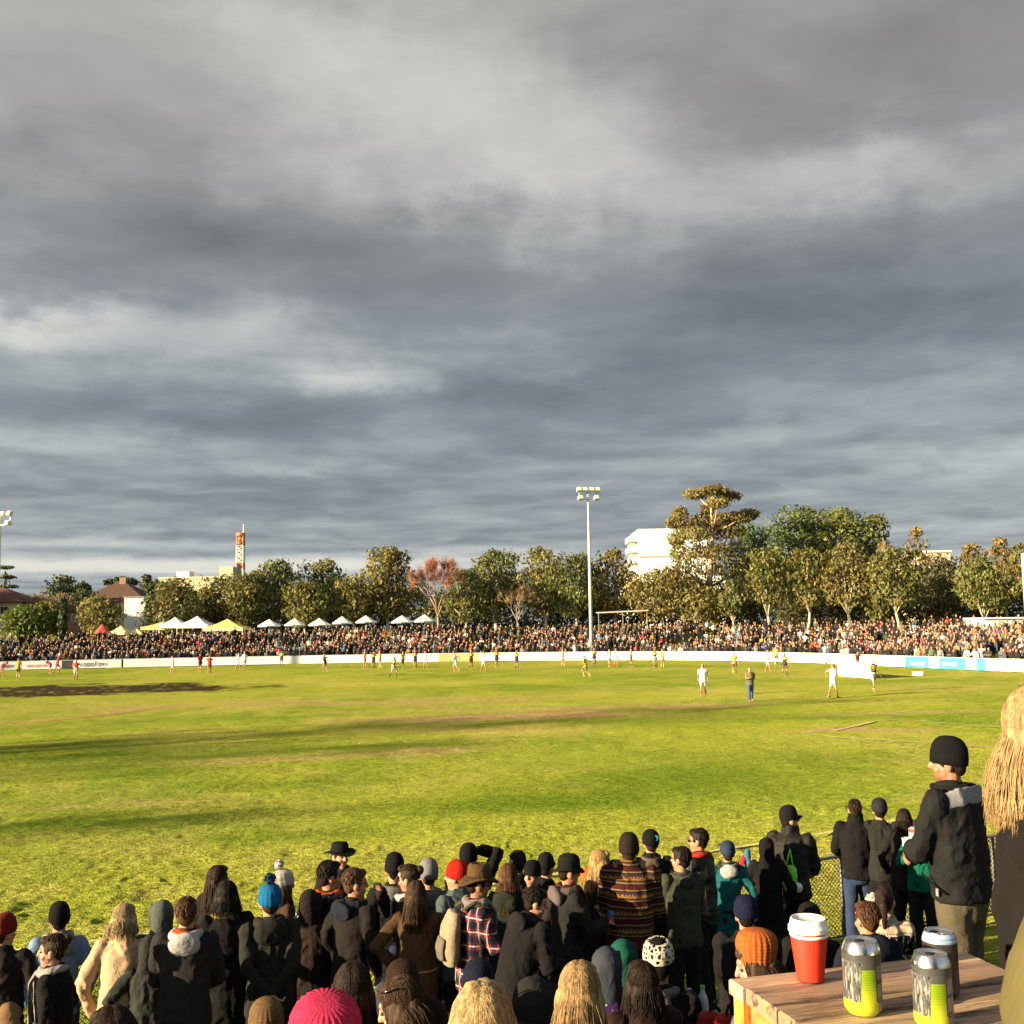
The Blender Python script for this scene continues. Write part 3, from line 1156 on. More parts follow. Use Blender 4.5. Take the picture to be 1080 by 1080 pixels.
def tree(label, px, ytop, wpx, D, kind='gum', col=GUM, seed=1, bark=None, ybase=None, group='trees behind the far bank', name=None, dens=1.0, lean=0.0, pos=None, hw=None):
    rs = np.random.RandomState(seed * 13 + 5)
    if pos is None:
        top = at(px, ytop, D)
        x, y = top.x, D
        bz = ground_z(x, y)
        H = top.z - bz
        Wd = wpx / FPX * D
    else:
        x, y = pos
        bz = ground_z(x, y)
        H, Wd = hw
    root = tag(empty(name or {'gum': 'gum_tree', 'dense': 'evergreen_tree', 'umbrella': 'stone_pine', 'cypress': 'cypress_tree', 'bare': 'bare_tree', 'layered': 'layered_pine', 'shrub': 'shrub'}[kind], (x, y, bz - 0.1)), label, 'shrub' if kind == 'shrub' else 'tree', group)
    bark = bark or (PALEBARK if kind == 'gum' else DARKBARK)
    tr = G()
    # clump centres
    C, R = [], []
    size = 0.00175 * (D if pos is None else 140)
    if kind in ('gum', 'dense', 'shrub'):
        z0 = {'gum': 0.36 if (pos is None and D < 155) else 0.27, 'dense': 0.14, 'shrub': 0.05}[kind]
        n = {'gum': 30, 'dense': 34, 'shrub': 14}[kind]
        rc = {'gum': 0.19, 'dense': 0.21, 'shrub': 0.26}[kind] * Wd
        tries = 0
        while len(C) < n and tries < 4000:
            tries += 1
            t = rs.uniform(0, 1)
            prof = math.sin(math.pi * (0.12 + 0.80 * t) ** 0.85) ** 0.65 * (1.0 if kind != 'shrub' else 1.0)
            a = rs.uniform(0, 6.283)
            r = math.sqrt(rs.uniform(0.2, 1)) * prof * (Wd / 2 - rc * 0.75)
            rr = rc * rs.uniform(0.65, 1.25)
            p = np.array((math.cos(a) * r, math.sin(a) * r * 0.8, H * (z0 + (1 - z0) * t)))
            p[2] = min(p[2], H - rr * 0.72)
            if all(np.linalg.norm((p - c) * (1, 1, 1.1)) > 0.62 * (rr + q_) * (0.95 if kind == 'gum' else 0.75) for c, q_ in zip(C, R)):
                C.append(p)
                R.append(rr)
        # one clump holds the very top
        C.append(np.array((rs.uniform(-.1, .1) * Wd, 0, H - rc * 0.6)))
        R.append(rc * 0.8)
    elif kind == 'umbrella':
        for i in range(20):
            a = rs.uniform(0, 6.283)
            r = math.sqrt(rs.uniform(0, 1)) * Wd * 0.42
            rr = Wd * 0.13
            C.append(np.array((math.cos(a) * r, math.sin(a) * r, H - rr * .6 - (r / (Wd * .5)) ** 2 * H * 0.10)))
            R.append(rr)
    elif kind == 'cypress':
        for i in range(14):
            t = i / 13
            C.append(np.array((0, 0, H * (0.06 + 0.88 * t))))
            R.append(Wd * 0.5 * max(0.25, math.sin(math.pi * (0.15 + 0.82 * t)) ** .6))
    elif kind == 'layered':
        for i in range(7):
            t = 0.25 + 0.75 * i / 6
            for j in range(5):
                a = rs.uniform(0, 6.283)
                r = Wd * 0.5 * (1.1 - t * 0.85) * rs.uniform(.4, 1)
                C.append(np.array((math.cos(a) * r, math.sin(a) * r, H * t - .3)))
                R.append(Wd * 0.10)
    # trunk and limbs
    tr_r = max(0.13, H * 0.018)
    if kind == 'bare':
        tipsV, tipsT = [], []
        nst = 5
        starts = []
        fork = H * 0.28
        tr.tube([(0, 0, 0), (0.1, 0, fork * .5), (0, 0.05, fork)], [tr_r, tr_r * .85, tr_r * .7], 7)
        def branch(p, d, L, r, lvl):
            q = p + d * L
            m_ = p + d * L * 0.5 + rs.normal(size=3) * L * 0.06
            tr.tube([p, m_, q], [r, r * .8, r * .55], 5 if lvl < 2 else 3, cap=0)
            if lvl >= 3:
                starts.append((q, d))
                return
            for _ in range(3 if lvl else 4):
                nd = norm(d + rs.normal(size=3) * (0.42 if lvl else 0.55) + np.array((0, 0, 0.18)))
                branch(q, nd, L * rs.uniform(.62, .8), r * .6, lvl + 1)
        for i in range(nst):
            a = i * 6.283 / nst + rs.uniform(0, 1)
            sp = Wd / H * 0.75
            branch(np.array((0, 0, fork * rs.uniform(.8, 1))), norm((math.cos(a) * sp, math.sin(a) * sp, 1)), H * 0.26, tr_r * .55, 1)
        tw = G()
        TV, TF, TT = [], [], []
        for q, d in starts:
            nt_ = int(16 * dens)
            for _ in range(nt_):
                dd_ = norm(d + rs.normal(size=3) * 0.5 + np.array((0, 0, .25)))
                L = H * rs.uniform(0.06, 0.15)
                s_ = norm(np.cross(dd_, rs.normal(size=3))) * size * 0.10
                o_ = q + rs.normal(size=3) * H * .015
                e_ = o_ + dd_ * L
                b0 = len(TV)
                TV += [o_ - s_, o_ + s_, e_ + s_ * .4, e_ - s_ * .4]
                TF.append((b0, b0 + 1, b0 + 2, b0 + 3))
                tt = rs.uniform(.7, 1.3)
                TT += [(tt, tt, tt)] * 4
        mz = max(v[2] for v in TV)
        sc = H / mz
        TV = np.array(TV) * sc
        V = tr.verts() * sc
        wmax = np.percentile(np.abs(TV[:, 0]), 97)
        fx_ = (Wd / 2) / wmax
        TV[:, :2] *= fx_
        V[:, :2] *= np.where(V[:, 2:3] > fork * sc, fx_, 1)
        mesh_obj('trunk', V, tr.F, bark, root, True)
        mesh_obj('crown', TV, TF, foliage_mat(col, 0.2), root, tint=TT)
        return root
    C, R = np.array(C), np.array(R)
    if kind in ('gum', 'dense', 'umbrella', 'layered'):
        forkz = H * {'gum': rs.uniform(.14, .26), 'dense': 0.2, 'umbrella': 0.55, 'layered': 0.9}[kind]
        base = np.array((0, 0, 0.0))
        fk = np.array((rs.uniform(-.4, .4), rs.uniform(-.3, .3), forkz))
        tr.tube([base, (base + fk) / 2 + (0.1, 0, 0), fk], [tr_r * 1.15, tr_r, tr_r * .85], 8)
        nl = min(len(C), {'gum': 12, 'dense': 7, 'umbrella': 8, 'layered': 6}[kind])
        for i in rs.permutation(len(C))[:nl]:
            tip = C[i]
            m1 = fk + (tip - fk) * 0.4 + np.array((rs.uniform(-.5, .5), rs.uniform(-.5, .5), 0.05 * H))
            tr.tube([fk, m1, fk + (tip - fk) * 0.75 + (0, 0, .03 * H), tip], [tr_r * .6, tr_r * .42, tr_r * .26, tr_r * .10], 6)
    elif kind == 'cypress':
        tr.tube([(0, 0, 0), (0, 0, H * .8)], [0.14, 0.04], 6)
    else:
        for i in range(4):
            tr.tube([(0, 0, 0), C[i % len(C)]], [0.08, 0.03], 5)
    tr.build('trunk', bark, root, True)
    VV, TT = [], []
    for c, r in zip(C, R):
        ct = np.array((1, 1, 1)) * rs.uniform(0.68, 1.34) * (1 + rs.uniform(-.12, .12, 3) * np.array((1, .5, .8)))
        n = int(dens * np.clip(8.5 * (r / size) ** 1.5, 60, 620))
        flat = {'gum': (1.0, 1.0, 0.72), 'umbrella': (1.1, 1.1, 0.45), 'layered': (1.5, 1.5, 0.28), 'cypress': (1, 1, 1.0), 'dense': (1, 1, .82), 'shrub': (1, 1, .8)}[kind]
        if kind == 'cypress':
            flat = (1, 1, max(1.0, H * 0.07 / r))
        v, t = leaf_cloud(rs, c, r * np.array(flat), n, size * (1.0 if kind != 'gum' else 1.15), 0.5 if kind == 'gum' else 0.6, kind == 'gum', None, ct)
        VV.append(v)
        TT.append(t)
    VV, TT = np.concatenate(VV).reshape(-1, 3), np.concatenate(TT).reshape(-1, 3)
    VV[:, 2] = np.minimum(VV[:, 2], H + 0.3)
    mesh_obj('crown', VV, np.arange(len(VV)).reshape(-1, 4), foliage_mat(col), root, tint=TT)
    return root


# left part of the skyline
tree('layered dark conifer with flat tiers at the left end of the skyline', 8, 596, 34, 190, 'layered', DKGREEN, 1)
tree('leafless pale tan twiggy tree between the two red roofed houses', 46, 622, 58, 182, 'bare', (0.20, 0.135, 0.075), 2, GREYBARK, dens=1.3)
tree('broad dark pine with an open top rising behind the pale twiggy tree', 66, 606, 46, 196, 'dense', (0.042, 0.048, 0.018), 3, dens=.9)
tree('low dark tree filling the gap left of the brown roof', 90, 622, 34, 184, 'dense', (0.045, 0.05, 0.018), 50)
tree('ragged olive tree at the right foot of the leftmost house', 48, 634, 40, 172, 'gum', GUM, 51)
tree('round dark tree behind the white wall of the brown roofed house', 168, 612, 30, 196, 'dense', DKGREEN, 52)
tree('low dark dome shaped tree on the skyline left of the brown roof', 88, 613, 24, 205, 'dense', DKGREEN, 4)
tree('low spreading yellow green tree below the leftmost house', 27, 638, 56, 168, 'dense', BRGREEN, 5)
tree('narrow dark pencil cypress left of the brown roofed house', 67, 627, 9, 166, 'cypress', (0.03, 0.045, 0.015), 6)
tree('small gum with white flecked crown and pale stems before the brown roofed house', 105, 627, 52, 164, 'gum', GUM, 7)
tree('flat topped stone pine directly behind the brown roof', 128, 607, 36, 215, 'umbrella', (0.04, 0.05, 0.022), 8)
tree('small round dark tree on the skyline right of the brown roof', 155, 606, 20, 210, 'dense', DKGREEN, 9)
tree('narrow dark cypress against the white gable of the brown roofed house', 159, 612, 14, 170, 'cypress', (0.035, 0.048, 0.018), 10)
tree('wide round olive tree standing left of the cream flat roofed building', 187, 609, 58, 166, 'dense', (0.085, 0.075, 0.026), 11)
tree('short olive tree under the cream flat roofed building', 218, 619, 40, 172, 'dense', GUM, 12)
tree('olive gum just right of the red and white mast', 258, 603, 56, 168, 'gum', GUM, 13, dens=1.15)
tree('tall broad dark green gum right of the red and white mast', 291, 589, 66, 172, 'gum', GUMG, 14, dens=1.2)
tree('dark gum with a domed top right of the broad mast side gum', 341, 589, 62, 176, 'gum', GUMG, 15, dens=1.15)
tree('low olive gum filling the gap before the domed gum', 322, 612, 52, 164, 'gum', GUM, 16)
tree('mid height olive gum left of the tall double topped gum', 372, 606, 56, 166, 'gum', GUM, 17)
tree('tall gum with a double domed top left of the red tree', 408, 576, 68, 168, 'gum', (0.098, 0.080, 0.026), 18, dens=1.2)
tree('leafless tree with a haze of salmon red twigs', 461, 582, 58, 159, 'bare', (0.175, 0.070, 0.042), 19, plain('tan_bark', (.34, .24, .16), .8), dens=3.6)
tree('dark olive gum close right of the salmon red tree', 489, 599, 54, 166, 'gum', GUMG, 20)
tree('tall broad gum with a dark dome two trees right of the salmon red tree', 522, 579, 70, 172, 'gum', GUMG, 21, dens=1.15)
tree('low leafless fan of pale branches in front of the gums', 545, 615, 40, 162, 'bare', (0.24, 0.15, 0.07), 22, PALEBARK, dens=.7)
tree('upright gum with orange tinted top left of the light mast', 573, 576, 62, 170, 'gum', GUM, 23, dens=1.1)
tree('broad dark gum with pale forked trunk just left of the light mast', 606, 582, 68, 166, 'gum', GUMG, 24, dens=1.1)
tree('slender gum with tall pale trunks right of the light mast', 645, 578, 58, 168, 'gum', (0.10, 0.078, 0.026), 25)
tree('low golden gum below the white hospital block', 694, 598, 82, 164, 'gum', GUMGOLD, 26, dens=1.1)
tree('low golden brown tree under the giant gum', 735, 617, 72, 162, 'gum', (0.108, 0.088, 0.026), 27)
# the giant gum: several storeys of foliage on bare limbs
x0 = at(748, 514, 176)


def giant():
    rs = np.random.RandomState(77)
    D = 176
    bz = ground_z(x0.x, D)
    root = tag(empty('gum_tree', (x0.x, D, bz - .1)), 'giant reddish gum towering over all the others with an umbrella shaped topknot', 'tree', 'trees behind the far bank')
    P = lambda px, py, dy=0: np.array(at(px, py, D + dy)) - np.array((x0.x, D, bz - .1))
    blobs = [(735, 521, 26, 7), (752, 517, 28, 6), (768, 523, 22, 6), (757, 530, 20, 7), (747, 537, 16, 6), (717, 541, 14, 8), (711, 551, 14, 8), (724, 553, 24, 9), (742, 548, 24, 9), (758, 549, 24, 9), (772, 547, 22, 9), (784, 545, 18, 8),
             (793, 542, 12, 6), (772, 560, 24, 10), (750, 562, 24, 10), (733, 564, 24, 10), (714, 568, 20, 10), (716, 582, 20, 11), (737, 581, 22, 11), (758, 582, 26, 12), (777, 578, 24, 12), (720, 598, 26, 13), (745, 600, 28, 13), (772, 600, 28, 13), (728, 616, 28, 13), (756, 620, 28, 13), (787, 594, 20, 12), (705, 612, 22, 12), (786, 618, 24, 13)]
    tr = G()
    trunk = [P(746, 660), P(748, 620), P(750, 590), P(752, 560), P(750, 535)]
    tr.tube(trunk, [.62, .5, .42, .3, .2], 8)
    VV, TT = [], []
    for (px, py, w, h) in blobs:
        c = P(px, py, rs.uniform(-5, 5))
        r = np.array((w * .60, w * .55, h * .86)) / FPX * D
        tl = [p for p in trunk if p[2] < c[2] - .5] or [trunk[1]]
        s_ = tl[-1]
        tr.tube([s_, s_ * .5 + c * .5 + (0, 0, -.4), c], [.22, .15, .07], 6)
        ct = np.ones(3) * rs.uniform(.75, 1.3)
        v, t = leaf_cloud(rs, c, r, int(150 + 15 * w), 0.30, 0.5, True, None, ct * (1 if py > 560 else np.array((1.12, .98, .95))))
        VV.append(v)
        TT.append(t)
    tr.build('trunk', plain('gum_bark', (.36, .24, .14), .8, var=.3), root, True)
    VV, TT = np.concatenate(VV).reshape(-1, 3), np.concatenate(TT).reshape(-1, 3)
    mesh_obj('crown', VV, np.arange(len(VV)).reshape(-1, 4), foliage_mat((0.104, 0.088, 0.028)), root, tint=TT)


giant()
tree('bright green pine right beside the giant gum', 792, 553, 58, 186, 'dense', (0.066, 0.092, 0.018), 31, dens=1.2)
tree('big dark green pine with a slanting top behind the front gums', 842, 533, 96, 192, 'dense', (0.062, 0.074, 0.018), 32, dens=1.3)
tree('dark green pine with a broad bright crest right of the slanting pine', 884, 536, 88, 188, 'dense', (0.080, 0.088, 0.020), 33, dens=1.3)
tree('dark green pine at the right end of the pine group', 918, 543, 62, 186, 'dense', (0.072, 0.080, 0.020), 34, dens=1.2)
tree('small gum with thin pale trunk low in front of the giant gum', 772, 613, 30, 152, 'gum', GUMG, 35)
tree('front gum with a straight white trunk below the slanting pine', 808, 576, 52, 152, 'gum', GUM, 36)
tree('front gum with spreading pale limbs between two white trunked gums', 848, 577, 58, 152, 'gum', GUM, 37)
tree('front gum with a fan of white limbs below the bright crested pine', 893, 572, 66, 148, 'gum', (0.098, 0.080, 0.026), 38, dens=1.1)
tree('small gum with bare spreading stems between the front gums', 926, 628, 30, 146, 'gum', GUM, 39, dens=.6)
tree('dense front gum with many upright pale stems left of the dark hollow', 944, 576, 66, 144, 'gum', (0.085, 0.078, 0.026), 40, dens=1.2)
tree('tall thin rusty topped gum poking above the dense front gum', 966, 556, 34, 172, 'gum', RUST, 41, dens=.8)
tree('leafless reddish treetop beside the pine group', 930, 563, 24, 180, 'bare', (0.22, 0.12, 0.07), 42, dens=1.0)
tree('dark shaded tree in the hollow right of the dense front gum', 990, 584, 70, 168, 'dense', (0.040, 0.042, 0.018), 43, dens=1.2)
tree('white trunked gum with lopsided crown near the right end of the bank', 1036, 586, 72, 138, 'gum', (0.092, 0.088, 0.026), 44)
tree('rust orange gum on the skyline behind the lopsided gum', 1055, 566, 46, 160, 'gum', (0.128, 0.090, 0.028), 45)
tree('low brown gum on the skyline left of the rust orange gum', 1024, 573, 34, 162, 'gum', (0.108, 0.082, 0.026), 46)
tree('tall olive gum at the right end of the skyline', 1080, 572, 44, 150, 'gum', GUM, 47)
for px, yt, w_, D, sd_, lb in [(1118, 574, 60, 142, 101, 'first gum beyond the right edge of the photo'), (1160, 568, 66, 138, 102, 'second gum beyond the right edge of the photo'), (1205, 578, 60, 132, 103, 'third gum beyond the right edge of the photo'), (1255, 572, 70, 126, 104, 'fourth gum beyond the right edge of the photo'), (1305, 580, 70, 120, 105, 'fifth gum beyond the right edge of the photo'),
                               (-34, 604, 60, 172, 106, 'first gum beyond the left edge of the photo'), (-90, 600, 66, 172, 107, 'second gum beyond the left edge of the photo'), (-150, 606, 66, 170, 108, 'third gum beyond the left edge of the photo')]:
    tree(lb, px, yt, w_, D, 'gum', GUM, sd_)
# a dark understorey closes the gaps behind the crowd
rs0 = np.random.RandomState(3)
LAND = [(0, 'leftmost house'), (110, 'brown roofed house'), (210, 'cream flat roofed building'), (300, 'gums right of the mast'), (410, 'double topped gum'), (480, 'salmon red tree'), (560, 'gums left of the light mast'), (640, 'light mast'),
        (720, 'giant gum'), (800, 'front gum with a straight white trunk'), (850, 'spreading pale limbed gum'), (900, 'fan limbed gum'), (950, 'dense front gum'), (1000, 'dark hollow'), (1060, 'lopsided gum')]
for i, px in enumerate(np.arange(172, 1265, 33)):
    lm = min(LAND, key=lambda t: abs(t[0] - px))[1]
    D = rs0.uniform(174, 186) if px < 780 else rs0.uniform(156, 170)
    tree('%s dark shrub in the understorey behind the %s' % (('tall', 'low', 'wide', 'ragged')[i % 4], lm), px + rs0.uniform(-6, 6), rs0.uniform(606, 626) if px < 780 else rs0.uniform(598, 618), 58, D, 'shrub', (0.062, 0.056, 0.020), 60 + i, group='understorey shrubs behind the far bank', dens=.9)
# trees to the left of the view, whose long shadows cross the grass
for i, (x, y, h_, w_) in enumerate([(-74, 16, 23, 9), (-84, 8, 22, 8), (-90, 0, 21, 9), (-80, -8, 17, 7), (-66, -8, 12, 5)]):
    tree(('tall', 'thin', 'broad', 'middling', 'short')[i] + ' gum outside the oval far to the left of the spectators', 0, 0, 0, 0, 'gum', GUM, 90 + i, group='gums left of the oval', pos=(x, y), hw=(h_, w_), dens=.22)

# ------------------------------------------------------------------ buildings
BRICK = plain('brown_brick', (0.26, 0.16, 0.10), 0.9, var=0.2, scale=3)
ROOFR = plain('red_tile_roof', (0.115, 0.045, 0.030), 0.8, var=0.25, scale=4)
ROOFB = plain('brown_tile_roof', (0.085, 0.046, 0.030), 0.8, var=0.25, scale=4)
CREAMW = plain('cream_render', (0.50, 0.42, 0.26), 0.85, var=0.1, scale=.6)
WHITEW = plain('white_render', (0.62, 0.60, 0.55), 0.8, var=0.06, scale=.5)
GLASSD = plain('dark_window', (0.02, 0.025, 0.03), 0.12, 0.0, 0.6)
GREYC = plain('grey_concrete', (0.28, 0.27, 0.25), 0.9, var=.15, scale=.5)
WHITEP = plain('white_paint', (0.72, 0.71, 0.68), 0.5, var=.08)


def frame_of(pxa, pxb, D, ytop):
    a, b = at(pxa, ytop, D), at(pxb, ytop, D)
    return a.x, b.x, a.z


def hip_roof(gg, x0_, x1_, y0_, y1_, z, rise, over=0.6, ridge=None):
    x0_, x1_, y0_, y1_ = x0_ - over, x1_ + over, y0_ - over, y1_ + over
    w = min(x1_ - x0_, y1_ - y0_) / 2
    if x1_ - x0_ > y1_ - y0_:
        r0, r1 = (x0_ + w, (y0_ + y1_) / 2), (x1_ - w, (y0_ + y1_) / 2)
    else:
        r0, r1 = ((x0_ + x1_) / 2, y0_ + w), ((x0_ + x1_) / 2, y1_ - w)
    V = [(x0_, y0_, z), (x1_, y0_, z), (x1_, y1_, z), (x0_, y1_, z), (*r0, z + rise), (*r1, z + rise)]
    V += [(x0_, y0_, z - .2), (x1_, y0_, z - .2), (x1_, y1_, z - .2), (x0_, y1_, z - .2)]
    if x1_ - x0_ > y1_ - y0_:
        F = [(0, 1, 5, 4), (1, 2, 5), (2, 3, 4, 5), (3, 0, 4)]
    else:
        F = [(0, 1, 4), (1, 2, 5, 4), (2, 3, 5), (3, 0, 4, 5)]
    F += [(0, 6, 7, 1), (1, 7, 8, 2), (2, 8, 9, 3), (3, 9, 6, 0), (6, 9, 8, 7)]
    gg.add(V, F)


def window(parent, x, z, w, h, y, mull=1):
    """a framed window on a wall that faces the oval (towards -y)"""
    f = G()
    f.box((x - w / 2 - .08, y - .07, z - .08), (x + w / 2 + .08, y - .005, z))
    f.box((x - w / 2 - .08, y - .07, z + h), (x + w / 2 + .08, y - .005, z + h + .08))
    f.box((x - w / 2 - .08, y - .07, z), (x - w / 2, y - .005, z + h))
    f.box((x + w / 2, y - .07, z), (x + w / 2 + .08, y - .005, z + h))
    for i in range(mull):
        u = x - w / 2 + w * (i + 1) / (mull + 1)
        f.box((u - .03, y - .06, z), (u + .03, y - .02, z + h))
    o = f.build('window', WHITEP, parent)
    G().box((x - w / 2, y - .02, z), (x + w / 2, y + .02, z + h)).build('pane', GLASSD, o)


# red roofed house at the left end
xa, xb, zt = frame_of(-60, 21, 176, 637)
gz0 = ground_z(xa, 176)
h1 = tag(empty('house', ((xa + xb) / 2, 176, gz0)), 'house with a red tiled roof and dark window at the left end of the skyline', 'house')
hw = (xb - xa) / 2
zt -= gz0
G().box((-hw, 0, 0), (hw, 9, zt)).build('wall', CREAMW, h1)
gg = G()
hip_roof(gg, -hw, hw, 0, 9, zt + .2, 2.4)
gg.build('roof', ROOFR, h1)
window(h1, hw - 2.2, zt - 1.7, 1.8, 1.1, 0, 2)
window(h1, hw - 5.6, zt - 1.7, 1.6, 1.1, 0, 2)
G().box((-hw, -.3, 0), (hw, -.01, zt - 2.6)).build('wall_base', WHITEW, h1)
# brown roofed house with a white gable end
xa, xb, zt = frame_of(80, 152, 186, 637)
gz0 = ground_z(xa, 186)
h2 = tag(empty('house', ((xa + xb) / 2, 186, gz0)), 'house with a steep brown tiled roof and a bright white wall at its right end', 'house')
hw = (xb - xa) / 2
zt -= gz0
G().box((-hw, 0, 0), (hw, 11, zt)).build('wall', CREAMW, h2)
gg = G()
hip_roof(gg, -hw, hw, 0, 11, zt + .2, 3.9, .7)
gg.build('roof', ROOFB, h2)
G().box((-.1, 4.5, zt + 3), (1.0, 5.5, zt + 4.6)).build('chimney', BRICK, h2)
G().box((hw - 2.8, -1.6, 0), (hw + 1.3, 3.4, zt + .9)).build('white_wing', WHITEW, h2)
G().box((hw - 3.0, -1.8, zt + .903), (hw + 1.5, 3.6, zt + 1.05)).build('wing_roof', GREYC, h2)
window(h2, -hw + 3.5, zt - 1.8, 1.6, 1.2, 0)
window(h2, hw - 4.4, zt - 1.8, 1.3, 1.2, 0)
# low brown brick house between them
xa, xb, zt = frame_of(62, 88, 182, 645)
gz0 = ground_z(xa, 182)
h3 = tag(empty('house', ((xa + xb) / 2, 182, gz0)), 'low brick house with a brown roof in the gap between the two bigger houses', 'house')
hw = (xb - xa) / 2
zt -= gz0
G().box((-hw, 0, 0), (hw, 7, zt)).build('wall', BRICK, h3)
gg = G()
hip_roof(gg, -hw, hw, 0, 7, zt + .2, 1.8)
gg.build('roof', ROOFB, h3)
window(h3, .8, zt - 1.6, 1.2, 1.1, 0)
# cream flat roofed block
D = 260
xa, xb, zt = frame_of(168, 243, D, 611)
gz0 = ground_z(xa, D)
h4 = tag(empty('office_block', ((xa + xb) / 2, D, gz0)), 'long cream flat roofed block with rooftop plant rooms left of the mast', 'building')
hw = (xb - xa) / 2
zt -= gz0
G().box((-hw, 0, 0), (hw, 14, zt)).build('wall', CREAMW, h4)
G().box((-hw - .2, -.2, zt + .003), (hw + .2, 14.2, zt + .5)).build('parapet', plain('pale_parapet', (.55, .48, .32), .8), h4)
G().box((-hw + 3.2, 3, zt + .503), (-hw + 6.2, 7, zt + 2.0)).build('plant_room', WHITEW, h4)
G().box((hw - 3.2, 2, zt + .503), (hw + .1, 8, zt + 2.9)).build('plant_room', CREAMW, h4)
G().box((hw + .103, 2.5, zt + .5), (hw + .9, 7, zt + 3.4)).build('stair_tower', GREYC, h4)
for i in range(5):
    window(h4, -hw + 2.2 + i * 3.0, zt - 4.6, 2.0, 1.2, 0, 2)
# white hospital block behind the giant gum
D = 290
xa, xb, zt = frame_of(673, 745, D, 558)
gz0 = ground_z(xa, D)
h5 = tag(empty('hospital_block', ((xa + xb) / 2, D, gz0)), 'bright white multi storey block half hidden behind the giant gum', 'building')
hw = (xb - xa) / 2
zt -= gz0
WHITEH = plain('hospital_white', (0.80, 0.78, 0.73), 0.7, var=.04, scale=.3)
G().box((-hw, 0, 0), (hw, 20, zt)).build('wall', WHITEH, h5)
G().box((-hw + 8.0, 4, zt + .003), (-hw + 8.4, 4.4, zt + 1.6)).build('flue', GREYC, h5)
G().box((-hw - .15, -.25, zt - 7.6), (hw + .15, -.003, zt - 7.2)).build('ledge', GREYC, h5)
for i in range(4):
    G().box((-hw - 2.3, .5, zt - 1.6 - i * 2.9 - 1.6), (-hw - .004, 12, zt - 1.6 - i * 2.9 - .2)).build('balcony', WHITEH, h5)
G().box((-hw - 1.7, 2.5, 0), (-hw - .004, 12, zt - 1.7)).build('side_wing', GREYC, h5)
G().box((-hw - 6, -4, 0), (hw + 4, -.26, zt - 9.9 - 3)).build('podium', WHITEH, h5)
# low white hall at the far right of the skyline
D = 230
xa, xb, zt = frame_of(968, 1002, D, 583)
gz0 = ground_z(xa, D)
h6 = tag(empty('hall', ((xa + xb) / 2, D, gz0)), 'pale flat roofed hall glimpsed between the rusty gum and the brown gum', 'building')
hw = (xb - xa) / 2
zt -= gz0
G().box((-hw, 0, 0), (hw, 12, zt)).build('wall', CREAMW, h6)
G().box((-hw - .3, -.3, zt + .003), (hw + .3, 12.3, zt + .4)).build('roof', WHITEW, h6)
# white wall with a top rail at the right end of the bank
D = 104
xa, xb, zt = frame_of(1037, 1130, D, 653)
gz0 = ground_z(xa, D)
h7 = tag(empty('white_shed', (xa, D, gz0)), 'long low white walled shed behind the standing crowd at the right end of the bank', 'shed')
L_ = xb - xa
zt -= gz0
G().box((0, 0, 0), (L_, 4, zt)).build('wall', WHITEW, h7)
G().box((-.2, -.25, zt + .003), (L_ + .2, 4.2, zt + .14)).build('roof', WHITEP, h7)
# long flat shelter roof right and left of the light mast
for (a, b, y_, D, nm) in [(630, 684, 646, 160, 'right')]:
    xa, xb, zt = frame_of(a, b, D, y_)
    gz0 = ground_z(xa, D)
    s_ = tag(empty('shelter', (xa, D, gz0)), 'low open shelter with a thin pale roof just %s of the light mast' % nm, 'shelter', 'shelters at the top of the bank')
    L_ = xb - xa
    zt -= gz0
    gg = G()
    gg.add([(0, 0, zt - .12), (L_, 0, zt + .1), (L_, 3, zt + .25), (0, 3, zt + .0), (0, 0, zt - .02), (L_, 0, zt + .2), (L_, 3, zt + .35), (0, 3, zt + .1)], [(0, 3, 2, 1), (4, 5, 6, 7), (0, 1, 5, 4), (1, 2, 6, 5), (2, 3, 7, 6), (3, 0, 4, 7)])
    gg.build('roof', plain('tin_roof', (.50, .46, .36), .5), s_)
    for u in np.linspace(.2, L_ - .2, 3):
        G().tube([(u, .3, 0), (u, .3, zt - .03)], .06, 6).build('post', GREYBARK, s_)
    G().box((0.2, 2.6, 0), (L_ - .2, 2.7, zt * .45)).build('back_wall', plain('timber_wall', (.07, .065, .035), .9), s_)

# ------------------------------------------------------------------ masts
# red and white lattice mast
D = 330
pt, pb = at(254, 556, D), at(254, 640, D)
gz0 = ground_z(pt.x, D)
mast = tag(empty('radio_mast', (pt.x, D, gz0)), 'tall lattice radio mast banded in orange and white', 'mast')
H = pt.z - gz0
ORA, WHI = plain('mast_orange', (.50, .16, .05), .6), plain('mast_white', (.66, .62, .52), .6)
hb = 7.0 / FPX * D / 2
zz = H - 40.0 / FPX * D
tiers = np.linspace(0, H * 0.935, 18)
for i in range(17):
    z0_, z1_ = tiers[i], tiers[i + 1]
    w0 = hb * (1.15 - .25 * z0_ / H)
    w1 = hb * (1.15 - .25 * z1_ / H)
    g_ = G()
    for sx_ in (-1, 1):
        for sy_ in (-1, 1):
            g_.tube([(sx_ * w0, sy_ * w0, z0_), (sx_ * w1, sy_ * w1, z1_)], .20, 5)
    for (ax_, ay_), (bx_, by_) in [((-1, -1), (1, -1)), ((1, -1), (1, 1)), ((1, 1), (-1, 1)), ((-1, 1), (-1, -1))]:
        g_.tube([(ax_ * w0, ay_ * w0, z0_), (bx_ * w1, by_ * w1, z1_)], .14, 4)
        g_.tube([(bx_ * w0, by_ * w0, z0_), (ax_ * w1, ay_ * w1, z1_)], .14, 4)
        g_.tube([(ax_ * w1, ay_ * w1, z1_), (bx_ * w1, by_ * w1, z1_)], .16, 4)
    g_.build('lattice_section', ORA if (i % 4 == 3 or i >= 15) else WHI, mast)
